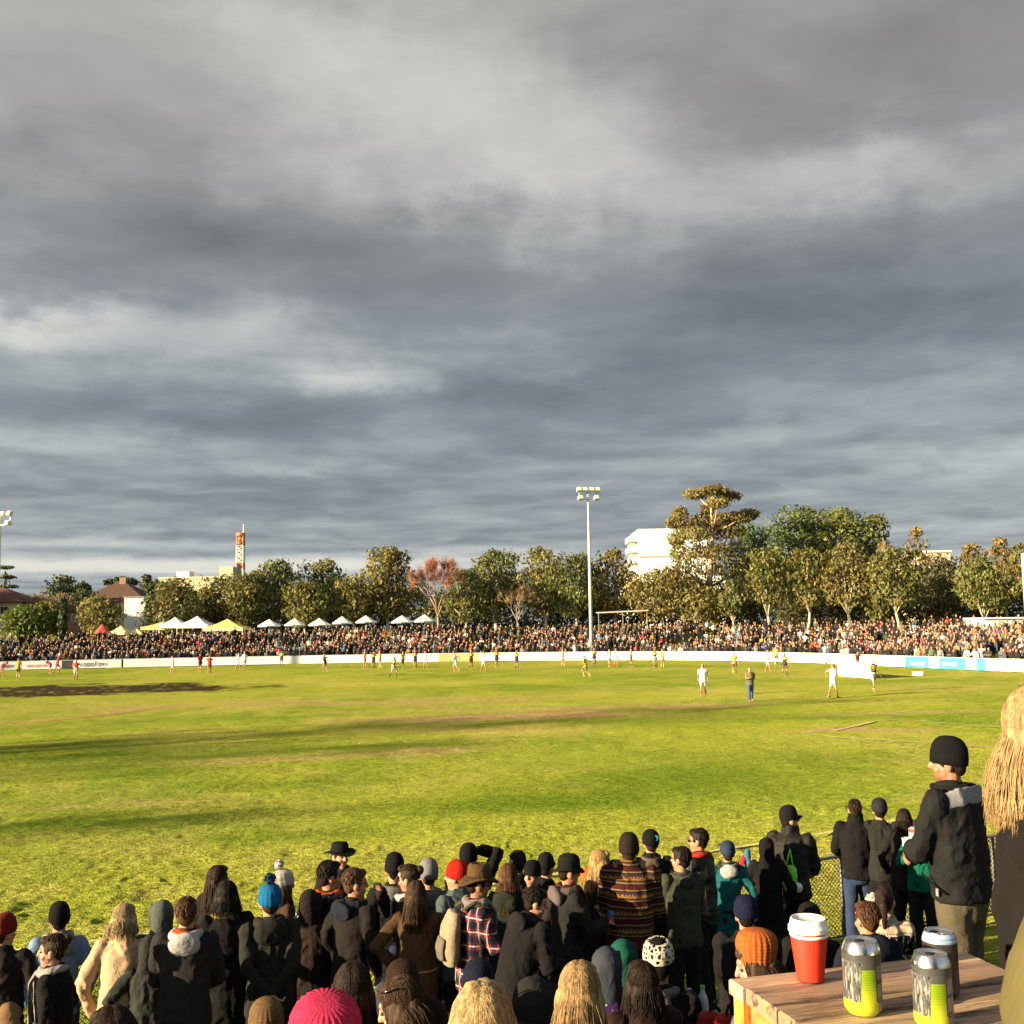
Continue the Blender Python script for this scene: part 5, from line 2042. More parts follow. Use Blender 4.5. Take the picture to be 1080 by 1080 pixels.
nrm_ = np.stack([tn_[:, 1], -tn_[:, 0]], 1)
tst = oval_dist(*(WALKF + nrm_ * 3).T)
nrm_[tst < 0] *= -1
for r_ in range(16):
    d = 1.5 + r_ * 1.0
    i = 0
    step = 1.0
    u = rs.uniform(0, 1)
    while u < len(WALKF) - 1:
        i = int(u)
        q = WALKF[i] * (1 - u + i) + WALKF[i + 1] * (u - i) + nrm_[i] * (d + rs.uniform(-.3, .3))
        u += rs.uniform(.75, 1.25) * (1.0 if r_ < 13 else 1.15)
        x, y = q
        if rs.uniform() < 0.06 or (r_ > 3 and noise2(np.array([x]), np.array([y]), .22, 81)[0] < -.50 and rs.uniform() < .7):
            continue
        z = ground_z(x, y)
        a_, b_ = px_of(x, y, z + 1.0)
        if not -150 < a_ < 1285 or y < 50:
            continue
        if any(((a_ - e[0]) / e[2]) ** 2 + ((b_ - e[1]) / e[3]) ** 2 < 1 for e in GAPS):
            continue
        if r_ >= 14 and rs.uniform() < .35:
            continue
        spots.append((x, y, z, a_, r_))
spots = np.array(spots)
# the ones that show largest stand alone: the near right wing, then the front rows
dist = np.hypot(spots[:, 0], spots[:, 1])
score = dist + np.where(spots[:, 4] == 0, 6, 0) + np.where((spots[:, 3] > 1083) | (spots[:, 3] < -3), 1000, 0)
order = np.argsort(score)
N_ALONE = 190
alone = set(order[:N_ALONE].tolist())
LMK = [(955, 'left of the turquoise panel'), (975, 'behind the left word of the turquoise panel'), (995, 'behind the middle of the turquoise panel'), (1015, 'behind the right word of the turquoise panel'), (1040, 'behind the right end of the turquoise panel'), (1062, 'beside the bare grass gap'), (2000, 'right of the turquoise panel')]
ROWN = ['front row', 'second row'] + ['lower rows'] * 2 + ['middle rows'] * 3 + ['upper rows'] * 3 + ['back rows'] * 3 + ['top row'] * 3
TR = [('dark', DK), ('denim', JEANS), ('black', far_mat('trousers_black', (.012, .012, .012)))]
HR = [('dark haired', HAIRS[0]), ('brown haired', HAIRS[1]), ('blond', HAIRS[2]), ('black capped', far_mat('hat_black', (.012, .012, .013))), ('red capped', far_mat('hat_red', (.36, .04, .03))), ('white capped', far_mat('hat_white', (.55, .53, .5)))]
hw_ = np.array([30, 26, 14, 18, 6, 6], float)
hw_ /= hw_.sum()
cands = ['stand', 'front', 'pocket', 'hold', 'coat']
for j in sorted(alone):
    x, y, z, a_, r_ = spots[j]
    c, _, cn = PAL[rs.choice(len(PAL), p=pw)]
    hi = rs.choice(6, p=hw_)
    ti = rs.choice(3, p=[.5, .25, .25])
    lm = next(t for u, t in LMK if a_ < u)
    cc_ = tuple(np.array(c) * rs.uniform(.75, 1.3))
    far_person(cands[rs.randint(5)], x, y, z, math.atan2(y - 65, x) + math.pi / 2 + math.pi * 0 + rs.uniform(-.5, .5) + (math.pi if False else 0), rs.uniform(.92, 1.06), cc_, {2: TR[ti][1], 3: HR[hi][1]},
               '%s spectator in %s, %s, %s' % (HR[hi][0], cn, ROWN[int(r_)], lm), 'spectators on the near right wing of the far bank')
# the rest of the far crowd: past counting
rest = np.array([j for j in range(len(spots)) if j not in alone])
tg = G()
tg.ell((0, .01, 1.64), (.085, .10, .125), None, 7, 5, 0)
tg.tube([(0, 0, .82), (0, 0, 1.1), (0, 0, 1.36), (0, 0, 1.47)], [(.19, .13), (.20, .13), (.235, .13), (.10, .09)], 8, ref=(1, 0, 0), cap=.2, m=1)
for sd in (1, -1):
    tg.tube([(.24 * sd, 0, 1.40), (.285 * sd, -.03, 1.14), (.22 * sd, .12, .98)], [.06, .055, .045], 5, cap=.3, m=1)
    tg.tube([(.09 * sd, 0, .86), (.10 * sd, .01, .45), (.11 * sd, 0, .02)], [.10, .075, .06], 5, cap=.1, m=2)
tg.ell((0, -.03, 1.695), (.095, .105, .10), None, 7, 5, 3)
TVv, TFf = tg.verts(), tg.F
pid = np.zeros(len(TVv), int)
for f, m in zip(tg.F, tg.M):
    for i in f:
        pid[i] = m
n = len(rest)
ang = np.arctan2(spots[rest, 1] - 65, spots[rest, 0]) + math.pi / 2 + rs.uniform(-.7, .7, n)
kk = rs.uniform(.88, 1.06, n)
ca, sa = np.cos(ang), np.sin(ang)
VX = TVv[None, :, 0] * kk[:, None]
VY = TVv[None, :, 1] * kk[:, None]
VZ = TVv[None, :, 2] * kk[:, None] - np.where(rs.uniform(size=n) < .22, .35, 0)[:, None] * (TVv[None, :, 2] > .5)
AV = np.stack([VX * ca[:, None] - VY * sa[:, None] + spots[rest, 0][:, None], VX * sa[:, None] + VY * ca[:, None] + spots[rest, 1][:, None], VZ + spots[rest, 2][:, None]], -1)
colr_ = np.zeros((n, 4, 3))
colr_[:, 0] = np.array((.40, .225, .14)) * rs.uniform(.6, 1.2, (n, 1))
colr_[:, 1] = np.array([PAL[i][0] for i in rs.choice(len(PAL), n, p=pw)]) * rs.uniform(.7, 1.3, (n, 1))
colr_[:, 2] = np.array([(.02, .02, .025), (.05, .07, .11), (.05, .04, .03)])[rs.choice(3, n, p=[.6, .25, .15])]
colr_[:, 3] = np.array([(.02, .014, .01), (.07, .04, .02), (.30, .19, .08), (.013, .013, .014), (.36, .05, .03), (.5, .48, .45)])[rs.choice(6, n, p=hw_)]
nv = len(TVv)
AF = []
for j in range(n):
    o_ = j * nv
    AF += [[i + o_ for i in f] for f in TFf]
tag(mesh_obj('crowd', AV.reshape(-1, 3), AF, tint_mat('crowd_clothes'), None, True, tint=colr_[:, pid].reshape(-1, 3)), 'packed crowd standing in rows along the far bank', 'crowd', kind='stuff')
# steward in brown on the sponsor board
p = on_plane(906, 706, 0)
far_person('bend', p.x, p.y + .3, .04, R_(170), 1.0, (.16, .07, .03), {2: DK, 3: HAIRS[1]}, 'figure in brown crouched behind the low sponsor board', 'players and officials out on the oval')

# ------------------------------------------------------------------ the near spectators
BLACK, WARMBLK, CHAR, NAVY, DKBRN = (.011, .010, .010), (.017, .014, .012), (.028, .026, .023), (.010, .013, .026), (.022, .014, .010)
BLUEJ = (.022, .035, .075)
H_DK, H_BR, H_LB, H_BL, H_GD = (.014, .009, .006), (.040, .022, .012), (.085, .045, .022), (.34, .23, .11), (.25, .16, .08)
TROU = cloth((.016, .015, .016), name='trousers')
JEAN = cloth((.018, .030, .062), pat='denim')
GREYHOOD = cloth((.34, .32, .31), var=.15)
EYEM = plain('eye_dark', (.03, .02, .015), .2)
LEATHER = cloth((.014, .012, .011), var=.3, rough=.5, bump=.5, fine=60, spec=.25)
PUFF = cloth((.020, .018, .015), var=.3, rough=.65, bump=.3, spec=.15)
PCOUNT = [0]
PEOPLE = {}


def fixed(v):
    return lambda co, no: (co, np.ones_like(co) * np.array(v))


def body_post(p, skin, beard, seed):
    inv = p.HR
    rsd = np.random.RandomState(seed)
    lipc = np.array((1.0, .62, .60))

    def f(co, no):
        h = (co - p.np_ + (0, 0, .022)) @ inv + (0, 0.005, 1.50)
        t = np.ones((len(co), 1)) * np.array(skin)
        x, y, z = h[:, 0], h[:, 1], h[:, 2]
        g = lambda cx, cy, cz, a, b, c: np.exp(-(((np.abs(x) - cx) / a) ** 2 + ((y - cy) / b) ** 2 + ((z - cz) / c) ** 2))
        lips = g(0, .094, 1.583, .024, .012, .008)
        brow = g(.033, .088, 1.681, .022, .02, .006)
        eye = g(.032, .080, 1.652, .016, .014, .008)
        cheek = g(.040, .075, 1.615, .022, .03, .02) + g(0, .115, 1.622, .014, .02, .014)
        t *= (1 - .55 * lips[:, None] * (1 - lipc)) * (1 - .75 * brow[:, None]) * (1 - .45 * eye[:, None])
        t *= 1 + cheek[:, None] * np.array((.08, -.12, -.14))
        if beard:
            bd = np.clip(1.4 * (g(.0, .05, 1.545, .075, .06, .035) + g(0, .09, 1.597, .03, .02, .008)), 0, 1)[:, None]
            t = t * (1 - beard * bd) + np.array((.035, .022, .014)) * beard * bd
        return co, t
    return f


def hair_post(seed, amp=.006):
    def f(co, no):
        ang = np.arctan2(co[:, 0], co[:, 1] + .02)
        st = vnoise(np.stack([np.sin(ang) * 14, np.cos(ang) * 14, co[:, 2] * 4 + seed], 1), seed)
        st2 = vnoise(np.stack([np.sin(ang) * 38, np.cos(ang) * 38, co[:, 2] * 6 + seed], 1), seed + 1)
        co = co + no * ((st * .7 + st2 * .5) * amp)[:, None]
        return co, np.ones((len(co), 3)) * (1 + .28 * st + .2 * st2)[:, None]
    return f


def strands(p, n, zend, mat, parent, seed, spread=.12, wave=.008, r=.0015, name='hair_strand_layer', per=14, fr=2.35):
    """long hair falling from a parting: locks of strands that gather towards their tips"""
    rs_ = np.random.RandomState(seed)
    g, tt = G(), []
    E0, Ec = np.array((.088, .104, .099)), np.array((0, -.022, 1.668))
    for li in range(max(1, n // per)):
        a0 = rs_.uniform(-fr, fr)
        ze = zend + rs_.uniform(-.030, .03)
        ph, fq, am = rs_.uniform(0, 6.283), rs_.uniform(2.5, 6), wave * rs_.uniform(.3, 1.6)
        out = rs_.uniform(.55, 1.35)
        tone = rs_.uniform(.80, 1.18) if n > 600 else rs_.uniform(.88, 1.12)
        hue = rs_.uniform(.86, 1.08)
        for si in range(per):
            a = a0 + rs_.normal() * .20
            sd = 1 if a > 0 else -1
            y0 = rs_.uniform(-.085, .05)
            d0 = norm(np.array((.06 * sd + rs_.normal() * .05, y0 / .104, 1.0)))
            d1 = norm(np.array((math.sin(a), -math.cos(a), -.20)))
            P = []
            lift = 1 + rs_.uniform(-.01, .05)
            for t in np.linspace(0, 1, 6):
                om = math.acos(np.clip(np.dot(d0, d1), -1, 1))
                d = (math.sin((1 - t) * om) * d0 + math.sin(t * om) * d1) / max(math.sin(om), 1e-4)
                P.append(Ec + d * E0 * lift)
            last = P[-1]
            zt = ze + rs_.uniform(-.02, .02)
            off = rs_.normal(size=2) * .018
            for t in (.2, .42, .64, .84, 1.0):
                z = last[2] + (zt - last[2]) * t
                w1 = math.sin(ph + t * fq) * am * t
                gx_ = last[0] + math.sin(a0) * spread * .30 * t * out + w1 + off[0] * (t if t < .5 else 1 - t)
                gy_ = last[1] - math.cos(a0) * spread * .30 * t * out - .012 * t + w1 * .6 + off[1] * (t if t < .5 else 1 - t)
                P.append(np.array((gx_, gy_, z)))
            m = len(P)
            rr = r * rs_.uniform(.7, 1.4)
            g.tube(p.H(P), [rr * .6] + [rr] * (m - 2) + [rr * .3], 3, cap=.3)
            v = tone * rs_.uniform(.85, 1.15)
            tt += [(v, v * (hue * .5 + .5), v * hue)] * (m * 3 + 2)
    return g.build(name, mat, parent, True, tint=tt)


def locks(p, n, mat, parent, seed):
    rs_ = np.random.RandomState(seed)
    g, tt = G(), []
    for i in range(n):
        a = rs_.uniform(-2.6, 2.6)
        th = rs_.uniform(.1, 1.65 if abs(a) < 1.35 else .72)
        dx, dy = math.sin(a), -math.cos(a)
        L = rs_.uniform(.20, .42)
        P = []
        for q_, up in ((0, .0), (.5, .004), (1, .007 * rs_.uniform(.2, 1.5))):
            t = th + L * q_
            aa = a + rs_.uniform(-.15, .15) * q_
            P.append((math.sin(aa) * (.085 + up) * math.sin(t), -.022 - math.cos(aa) * (.100 + up) * math.sin(t), 1.672 + (.094 + up) * math.cos(t)))
        g.tube(p.H(P), [.0045, .0040, .0012], 4, cap=.3)
        v = rs_.uniform(.65, 1.35)
        tt += [(v, v, v)] * 14
    return g.build('hair_lock_layer', mat, parent, True, tint=tt)


def hair(p, root, kind, col, hat, seed, near):
    if kind is None:
        return
    g = G()
    s_ = .955 if hat else 1.0
    e = lambda c, r: g.ell(p.H([c])[0], r, p.HR, 14, 10)
    e((0, -.022, 1.672), (.084 * s_, .099 * s_, .093 * s_))
    e((0, -.052, 1.625), (.066, .052, .060))
    if kind in ('short', 'bun'):
        for sd in (1, -1):
            e((.068 * sd, .010, 1.655), (.016, .028, .030))
        e((0, .045, 1.732), (.060 * s_, .045, .030))
    if kind == 'bun':
        e((0, -.125, 1.715), (.042, .040, .042))
    zend = {'long': 1.40, 'vlong': 1.28, 'mid': 1.475, 'bob': 1.545, 'pony': 1.4}.get(kind)
    if kind in ('long', 'bob', 'vlong', 'mid'):
        zz = np.linspace(1.66, zend, 5)
        for sd in (1, -1):
            g.tube(p.H([(.074 * sd, -.005, 1.68), (.084 * sd, -.008, 1.62), (.088 * sd, -.012, max(1.55, zend)), (.088 * sd, -.03, zend + .01)]), [(.020, .045), (.026, .055), (.026, .055), (.014, .035)], 10, ref=tuple(p.HR @ np.array((1, 0, 0))), cap=.5)
        g.tube(p.H([(0, -.078, z) for z in zz - .0]), [(.078, .050), (.088, .048), (.095, .044), (.094, .038), (.072, .024)], 14, ref=tuple(p.HR @ np.array((1, 0, 0))), cap=.4)
        e((0, .035, 1.728), (.066 * s_, .052, .034))
    if kind == 'pony':
        e((0, .035, 1.728), (.066 * s_, .052, .034))
        e((0, -.118, 1.69), (.03, .03, .03))
        g.tube(p.H([(0, -.12, 1.69), (0, -.165, 1.65), (.005, -.165, 1.56), (0, -.14, 1.45)]), [.022, .032, .030, .012], 10, cap=.5)
    m = hair_mat(col)
    o = queue('hair', g, .010 if near else .013, m, root, smooth=2, dec=.6, post=hair_post(seed, .006 if kind != 'short' else .005))
    if kind in ('long', 'bob', 'vlong', 'mid') and near:
        strands(p, int(near * (5 if near > 500 else 3.2)), zend - .02, m, o, seed + 3, r=.0010 if near > 500 else .0013 if near > 200 else .0018, per=14 if near > 200 else 7)
    if kind in ('short', 'bun') and not hat:
        locks(p, 240, m, o, seed + 3)
    return o


def put_hat(p, root, spec, seed):
    kind, mat = spec[0], spec[1]
    tilt = rot_x(R_(9))
    Rm = p.HR @ tilt
    c = p.H([(0, -.008, 1.668)])[0]
    if kind in ('beanie', 'pom', 'slouch', 'toque'):
        g = G()
        sx, sy = .091, .108
        top = 1.0 if kind != 'slouch' else 1.12
        prof = [(.97, -.022), (1.05, -.020), (1.09, -.004), (1.09, .026), (1.05, .034), (1.03, .038), (1.04, .060), (.97, .076 * top), (.84, .096 * top), (.62, .111 * top), (.35, .120 * top), (0, .123 * top)]
        if kind == 'toque':
            prof = [(.96, -.03), (1.02, -.028), (1.03, 0), (1.01, .040), (.93, .072), (.78, .098), (.57, .115), (.3, .124), (0, .127)]
        if kind == 'slouch':
            sx, sy = .088, .098
            c = p.H([(0, -.026, 1.674)])[0]
            Rm = p.HR @ rot_x(R_(17))
            prof = [(.97, -.022), (1.03, -.020), (1.06, 0), (1.09, .02), (1.18, .06), (1.17, .095), (1.02, .125), (.75, .142), (.4, .150), (0, .152)]
        g.lathe(prof, spec[3] * 8 if len(spec) > 3 else 96, sx, sy, c, Rm, rib=spec[2] if len(spec) > 2 else .006, nrib=spec[3] if len(spec) > 3 else 24)
        o = g.build('hat', mat, root, True)
        if kind == 'pom':
            pm = spec[4] if len(spec) > 4 else mat
            gp = G()
            gp.ell(p.H([(0, -.045, 1.835)])[0], .040, None, 14, 10)
            rs_ = np.random.RandomState(seed)
            for i in range(60):
                d = norm(rs_.normal(size=3))
                b = p.H([(0, -.045, 1.835)])[0]
                gp.tube([b + d * .03, b + d * .050], [.006, .004], 4)
            gp.build('pompom', pm, o, True)
    elif kind == 'spotted':
        black = KN((.012, .011, .010))
        g = G()
        g.lathe([(1.04, .015), (1.05, .03), (1.03, .060), (.95, .088), (.80, .108), (.62, .118), (.50, .112)], 64, .094, .110, c, Rm)
        o = g.build('hat', mat, root, True)
        G().lathe([(.99, -.045), (1.05, -.042), (1.06, -.01), (1.04, .018)], 64, .094, .110, c, Rm).build('cuff', black, o, True)
        G().lathe([(.52, .108), (.50, .114), (.35, .124), (.2, .128), (0, .126)], 48, .094, .110, c, Rm, rib=.02, nrib=12).build('crown_top', black, o, True)
    elif kind in ('fedora', 'wide', 'bowler'):
        g = G()
        R2_ = p.HR @ rot_x(R_(4 if kind != 'wide' else 8))
        wob = lambda th: .10 * np.cos(2 * th)
        if kind == 'fedora':
            crown = [(1.01, 0), (.99, .035), (.92, .068), (.80, .088), (.55, .092), (.25, .082), (0, .078)]
            brim = [(1.0, -.004), (1.66, -.014), (1.74, -.006), (1.66, -.002), (1.0, .008)]
        elif kind == 'wide':
            crown = [(1.02, 0), (1.0, .05), (.95, .095), (.85, .120), (.60, .128), (.3, .112), (0, .106)]
            brim = [(1.0, -.004), (1.5, -.020), (1.70, -.012), (1.68, -.002), (1.4, -.006), (1.0, .008)]
            wob = lambda th: .16 * np.cos(2 * th) + .05 * np.sin(th)
        else:
            crown = [(1.03, 0), (1.04, .03), (1.0, .065), (.86, .095), (.6, .110), (.3, .115), (0, .116)]
            brim = [(1.0, -.004), (1.38, -.030), (1.46, -.026), (1.36, -.016), (1.0, .010)]
            wob = lambda th: .10 * np.cos(2 * th + 1)
        cc_ = p.H([(0, -.006, 1.690)])[0]
        g.lathe(crown, 40, .092, .108, cc_, R2_)
        g2 = G()
        g2.lathe(brim, 48, .092, .108, cc_, R2_, wob=wob)
        o = g.build('hat', mat, root, True)
        g2.build('brim', mat, o, True)
        gb = G()
        gb.lathe([(1.02, .004), (1.045, .006), (1.035, .030), (1.005, .032)], 40, .092, .108, cc_, R2_)
        gb.build('hat_band', spec[2] if len(spec) > 2 else cloth(BLACK), o, True)
    elif kind == 'cap':
        g = G()
        g.lathe([(1.0, -.012), (1.03, 0), (1.02, .04), (.93, .08), (.74, .11), (.4, .128), (0, .132)], 40, .090, .107, c, Rm)
        o = g.build('hat', mat, root, True)
        V, F = [], []
        n = 12
        for i in range(n + 1):
            a = math.pi * (i / n - .5) * .95
            for r_, dz in ((.104, 0), (.175, -.022)):
                x_, y_ = math.sin(a) * (.088 if r_ < .12 else .080), math.cos(a) * r_ * (1 if r_ < .12 else 1.0)
                V += [(x_, y_, dz + .004 * math.cos(a)), (x_, y_, dz - .006 + .004 * math.cos(a))]
        for i in range(n):
            a, b = i * 4, (i + 1) * 4
            F += [(a, a + 2, b + 2, b), (a + 1, b + 1, b + 3, a + 3), (a + 2, a + 3, b + 3, b + 2)]
        g2 = G()
        g2.add(np.array(V) @ Rm.T + c, F)
        g2.build('visor', mat, o, True)
    elif kind == 'hood':
        g = G()
        HR = p.HR
        g.ell(p.H([(0, -.030, 1.668)])[0], (.102, .112, .118), HR, 16, 12)
        g.tube(np.concatenate([p.H([(0, -.045, 1.64), (0, -.045, 1.56)]), p.T([(0, -.02, 1.46)])]), [(.098, .092), (.096, .085), (.115, .095)], 16, ref=tuple(HR @ np.array((1, 0, 0))), cap=.2)
        for sd in (1, -1):
            g.tube(p.H([(.062 * sd, .060, 1.735), (.082 * sd, .055, 1.66), (.074 * sd, .055, 1.58), (.04 * sd, .062, 1.50)]), .020, 8)
        o = queue('hood', g, .013, mat, root, fold=.006, fseed=seed)
    return None


def hood_down(p, root, mat, seed, big=1.0, fur=None):
    g = G()
    A = np.radians(np.linspace(-128, 128, 13))
    P = [(math.sin(a) * .102, -math.cos(a) * .098 - .005, 1.488 - .030 * (1 - abs(a) / 2.3) + .0) for a in A]
    g.tube(p.T(P), [(.022 + .016 * math.cos(a * .6)) * big for a in A], 10)
    g.ell(p.T([(0, -.138, 1.425)])[0], (.115 * big, .046 * big, .085 * big), rot_x(R_(18) - p.lean), 14, 10)
    o = queue('hood', g, .013, mat, root, fold=.008, fseed=seed)
    if fur is not None:
        gf = G()
        P = [(math.sin(a) * .118, -math.cos(a) * .115 - .015, 1.49 - .035 * (1 - abs(a) / 2.3)) for a in A]
        gf.tube(p.T(P), .030 * big, 10)
        rs_ = np.random.RandomState(seed)
        for i in range(160):
            a = rs_.uniform(-2.2, 2.2)
            b = p.T([(math.sin(a) * .118, -math.cos(a) * .115 - .015, 1.49 - .035 * (1 - abs(a) / 2.3))])[0]
            d = norm(rs_.normal(size=3) + (0, 0, .3))
            gf.tube([b + d * .015, b + d * .055], [.007, .002], 4)
        gf.build('fur_trim', fur, o, True)
    return o


def scarf(p, root, mat, seed, tails=2, thick=.034, front=True, length=.34):
    g = G()
    A = np.linspace(0, 2 * math.pi, 16, endpoint=False)
    g.tube(p.T([(math.sin(a) * .086, math.cos(a) * .086, 1.485 + .010 * math.sin(2 * a)) for a in A]), [(thick * 1.25, thick)] * 16, 8, closed=True)
    for i in range(tails):
        sd = 1 if i == 0 else -1
        yy = .105 if front else -.12
        g.tube(p.T([(.045 * sd, yy, 1.49), (.060 * sd, yy * 1.55, 1.42), (.070 * sd, yy * 1.66, 1.42 - length * .5), (.075 * sd, yy * 1.62, 1.42 - length)]), [(.035, .018), (.045, .015), (.048, .012), (.050, .010)], 8, ref=(1, 0, 0), cap=.1)
    return queue('scarf', g, .012, mat, root, fold=.006, fseed=seed)


def person(px, py, D, yaw, label, top, hat=None, hair_=('short', H_BR), legs='stand', lean=4, twist=0, side=0, head=(0, 0, 0), L='down', Rr='down', pants=None, hem=.84, bulk=.023, flare=.0, slim=.96, wide=.97,
           hood=None, hoodbig=1.0, fur=None, scarf_=None, scarf_tails=2, skin=SK_FAIR, face=False, beard=0, glasses=False, shade_on_head=False, kr=(.90, 1.08), near=None, vox=None, collar=1.50, stride=.05, grp='spectators at the near fence', curl=.6, dz=0.0, extra=None, fold=.015):
    PCOUNT[0] += 1
    seed = PCOUNT[0] * 7
    wide *= .96
    bulk *= .85
    p0_ = Pose(legs, lean, R_(0) + twist, head, L, Rr, None, wide, stride, side)
    tp = p0_.H([(0, 0, 1.762)])[0]
    e = 0.0
    if hat:
        e = {'beanie': .034, 'pom': .075, 'slouch': .06, 'toque': .02, 'spotted': .02, 'fedora': .03, 'wide': .065, 'bowler': .045, 'cap': .015, 'hood': .03}[hat[0]]
    best = None
    for f_ in np.linspace(.86, 1.14, 57):
        d_ = D * f_
        T_ = at(px, py, d_)
        gz0 = ground_z(T_.x, T_.y) + dz
        hgt = T_.z - gz0
        if legs == 'sit':
            cost = abs(f_ - 1) + (0 if hgt > tp[2] - .93 + e + .14 else 1)
            k_ = 1.0
        else:
            k_ = hgt / (tp[2] + e)
            cost = abs(f_ - 1) * 1.5 + max(0, k_ - kr[1]) * 6 + max(0, kr[0] - k_) * 6
        if best is None or cost < best[0]:
            best = (cost, d_, T_, gz0, k_, hgt)
    _, d_, T_, gz0, k_, hgt = best
    if legs == 'sit':
        hip = max(.12, .93 + (hgt - e) - tp[2])
        p = Pose(legs, lean, twist, head, L, Rr, hip, wide, stride, side)
    else:
        p = p0_
        gz0 = T_.z - k_ * (tp[2] + e)
    tp = p.H([(0, 0, 1.762)])[0]
    rz = R_(yaw) - math.atan2(T_.x, T_.y)
    off = rot_z(rz) @ (np.array((tp[0], tp[1], 0)) * k_ * .92)
    loc = (T_.x - off[0], T_.y - off[1], gz0)
    # the body
    v = vox or (.008 if D < 8 else .010)
    g = G()
    body_prims(p, g, curl=curl)
    root = queue('person', g, v, SKINM, None, smooth=2, dec=.45, post=body_post(p, skin, beard, seed))
    root.location, root.rotation_euler, root.scale = loc, (0, 0, rz), (k_ * .92, k_ * .92, k_)
    tag(root, label, 'person', grp)
    if isinstance(top, tuple):
        top = cloth(top)
    g = G()
    jacket_prims(p, g, bulk, hem, flare, slim, collar)
    queue('jacket', g, .015 if D > 6 else .012, top, root, smooth=3, fold=fold, fseed=seed, fscale=(1, 1, .8))
    g = G()
    trouser_prims(p, g)
    queue('trousers', g, .018, pants or TROU, root, smooth=3, fold=.007, fseed=seed + 1)
    for sd in (1, -1):
        a_ = p.Lg(np.array(p.leg[sd]))[2]
        gs = G()
        gs.tube([a_ + (0, -.075, -.040), a_ + (0, -.02, -.028), a_ + (.010 * sd, .08, -.045), a_ + (.02 * sd, .165, -.058)], [(.035, .040), (.043, .050), (.047, .036), (.036, .022)], 10, ref=(1, 0, 0), cap=.5)
        gs.build('shoe', cloth((.02, .018, .016), rough=.6), root, True)
    if hair_:
        hair(p, root, hair_[0], hair_[1], hat, seed, near if near is not None else (130 if hair_[0] in ('long', 'bob', 'vlong', 'mid') else 0))
    if hat:
        put_hat(p, root, hat, seed)
    if hood is not None:
        hood_down(p, root, hood, seed + 2, hoodbig, fur)
    if scarf_ is not None:
        scarf(p, root, scarf_, seed + 4, scarf_tails)
    if face:
        for sd in (1, -1):
            ge = G()
            ge.ell(p.H([(.031 * sd, .079, 1.652)])[0], (.012, .010, .0075), p.HR, 10, 8)
            ge.build('eye', EYEM, root, True)
    if glasses or shade_on_head:
        gg = G()
        up = .085 if shade_on_head else 0
        yb = -.045 if shade_on_head else 0
        for sd in (1, -1):
            gg.ell(p.H([(.033 * sd, .100 + yb, 1.652 + up)])[0], (.026, .006, .019), p.HR, 12, 8)
            gg.tube(p.H([(.055 * sd, .098 + yb, 1.655 + up), (.080 * sd, .06 + yb, 1.655 + up), (.082 * sd, -.01 + yb, 1.648 + up)]), .0035, 5)
        gg.tube(p.H([(-.012, .106 + yb, 1.656 + up), (.012, .106 + yb, 1.656 + up)]), .003, 5)
        gg.build('sunglasses', plain('dark_lens', (.01, .01, .012), .15, spec=.6), root, True)
    if extra:
        extra(p, root)
    PEOPLE[label] = (root, p)
    return root, p


def worn(root, name, label, cat, group=None):
    """a thing carried by a figure: its own top-level object in the figure's frame"""
    e = empty(name)
    e.location, e.rotation_euler, e.scale = root.location.copy(), root.rotation_euler.copy(), root.scale.copy()
    return tag(e, label, cat, group)


def hand_pos(p, sd):
    sh, el, wr = p.T(np.array(p.arm[sd]))
    d = norm(wr - el)
    return wr + d * .085, d


def in_hand(root, p, sd, name, label, cat, builder, lift=0.0, grip=None):
    e = worn(root, name, label, cat)
    h_, d = hand_pos(p, sd)
    builder(e, h_ + (0, 0, lift), d)
    return e


def backpack(root, p, mat, label, mat2=None, strapm=None):
    e = worn(root, 'backpack', label, 'backpack')
    g = G()
    yb = -.205
    g.tube(p.T([(0, yb, 1.02), (0, yb - .02, 1.12), (0, yb - .015, 1.30), (0, yb + .01, 1.42)]), [(.13, .06), (.15, .085), (.145, .08), (.10, .05)], 16, ref=(1, 0, 0), cap=.4)
    queue('pack_body', g, .014, mat, e, fold=.007, fseed=3)
    g = G()
    g.tube(p.T([(0, yb - .095, 1.06), (0, yb - .11, 1.14), (0, yb - .095, 1.22)]), [(.10, .02), (.11, .03), (.10, .02)], 12, ref=(1, 0, 0))
    queue('pocket', g, .012, mat2 or mat, e)
    for sd in (1, -1):
        P = [(.09 * sd, -.16, 1.44), (.10 * sd, -.04, 1.505), (.11 * sd, .09, 1.46), (.115 * sd, .155, 1.32), (.13 * sd, .12, 1.15), (.13 * sd, -.10, 1.06)]
        g = G()
        g.tube(p.T(P), [(.024, .010)] * 6, 8)
        g.build('strap', strapm or mat, e, True)
    return e


KN = lambda c, **k_: knit(c, **k_)
RED_SC, ORANGE_SC = KN((.42, .035, .02)), KN((.50, .09, .02))
BLKB = KN((.010, .010, .011))

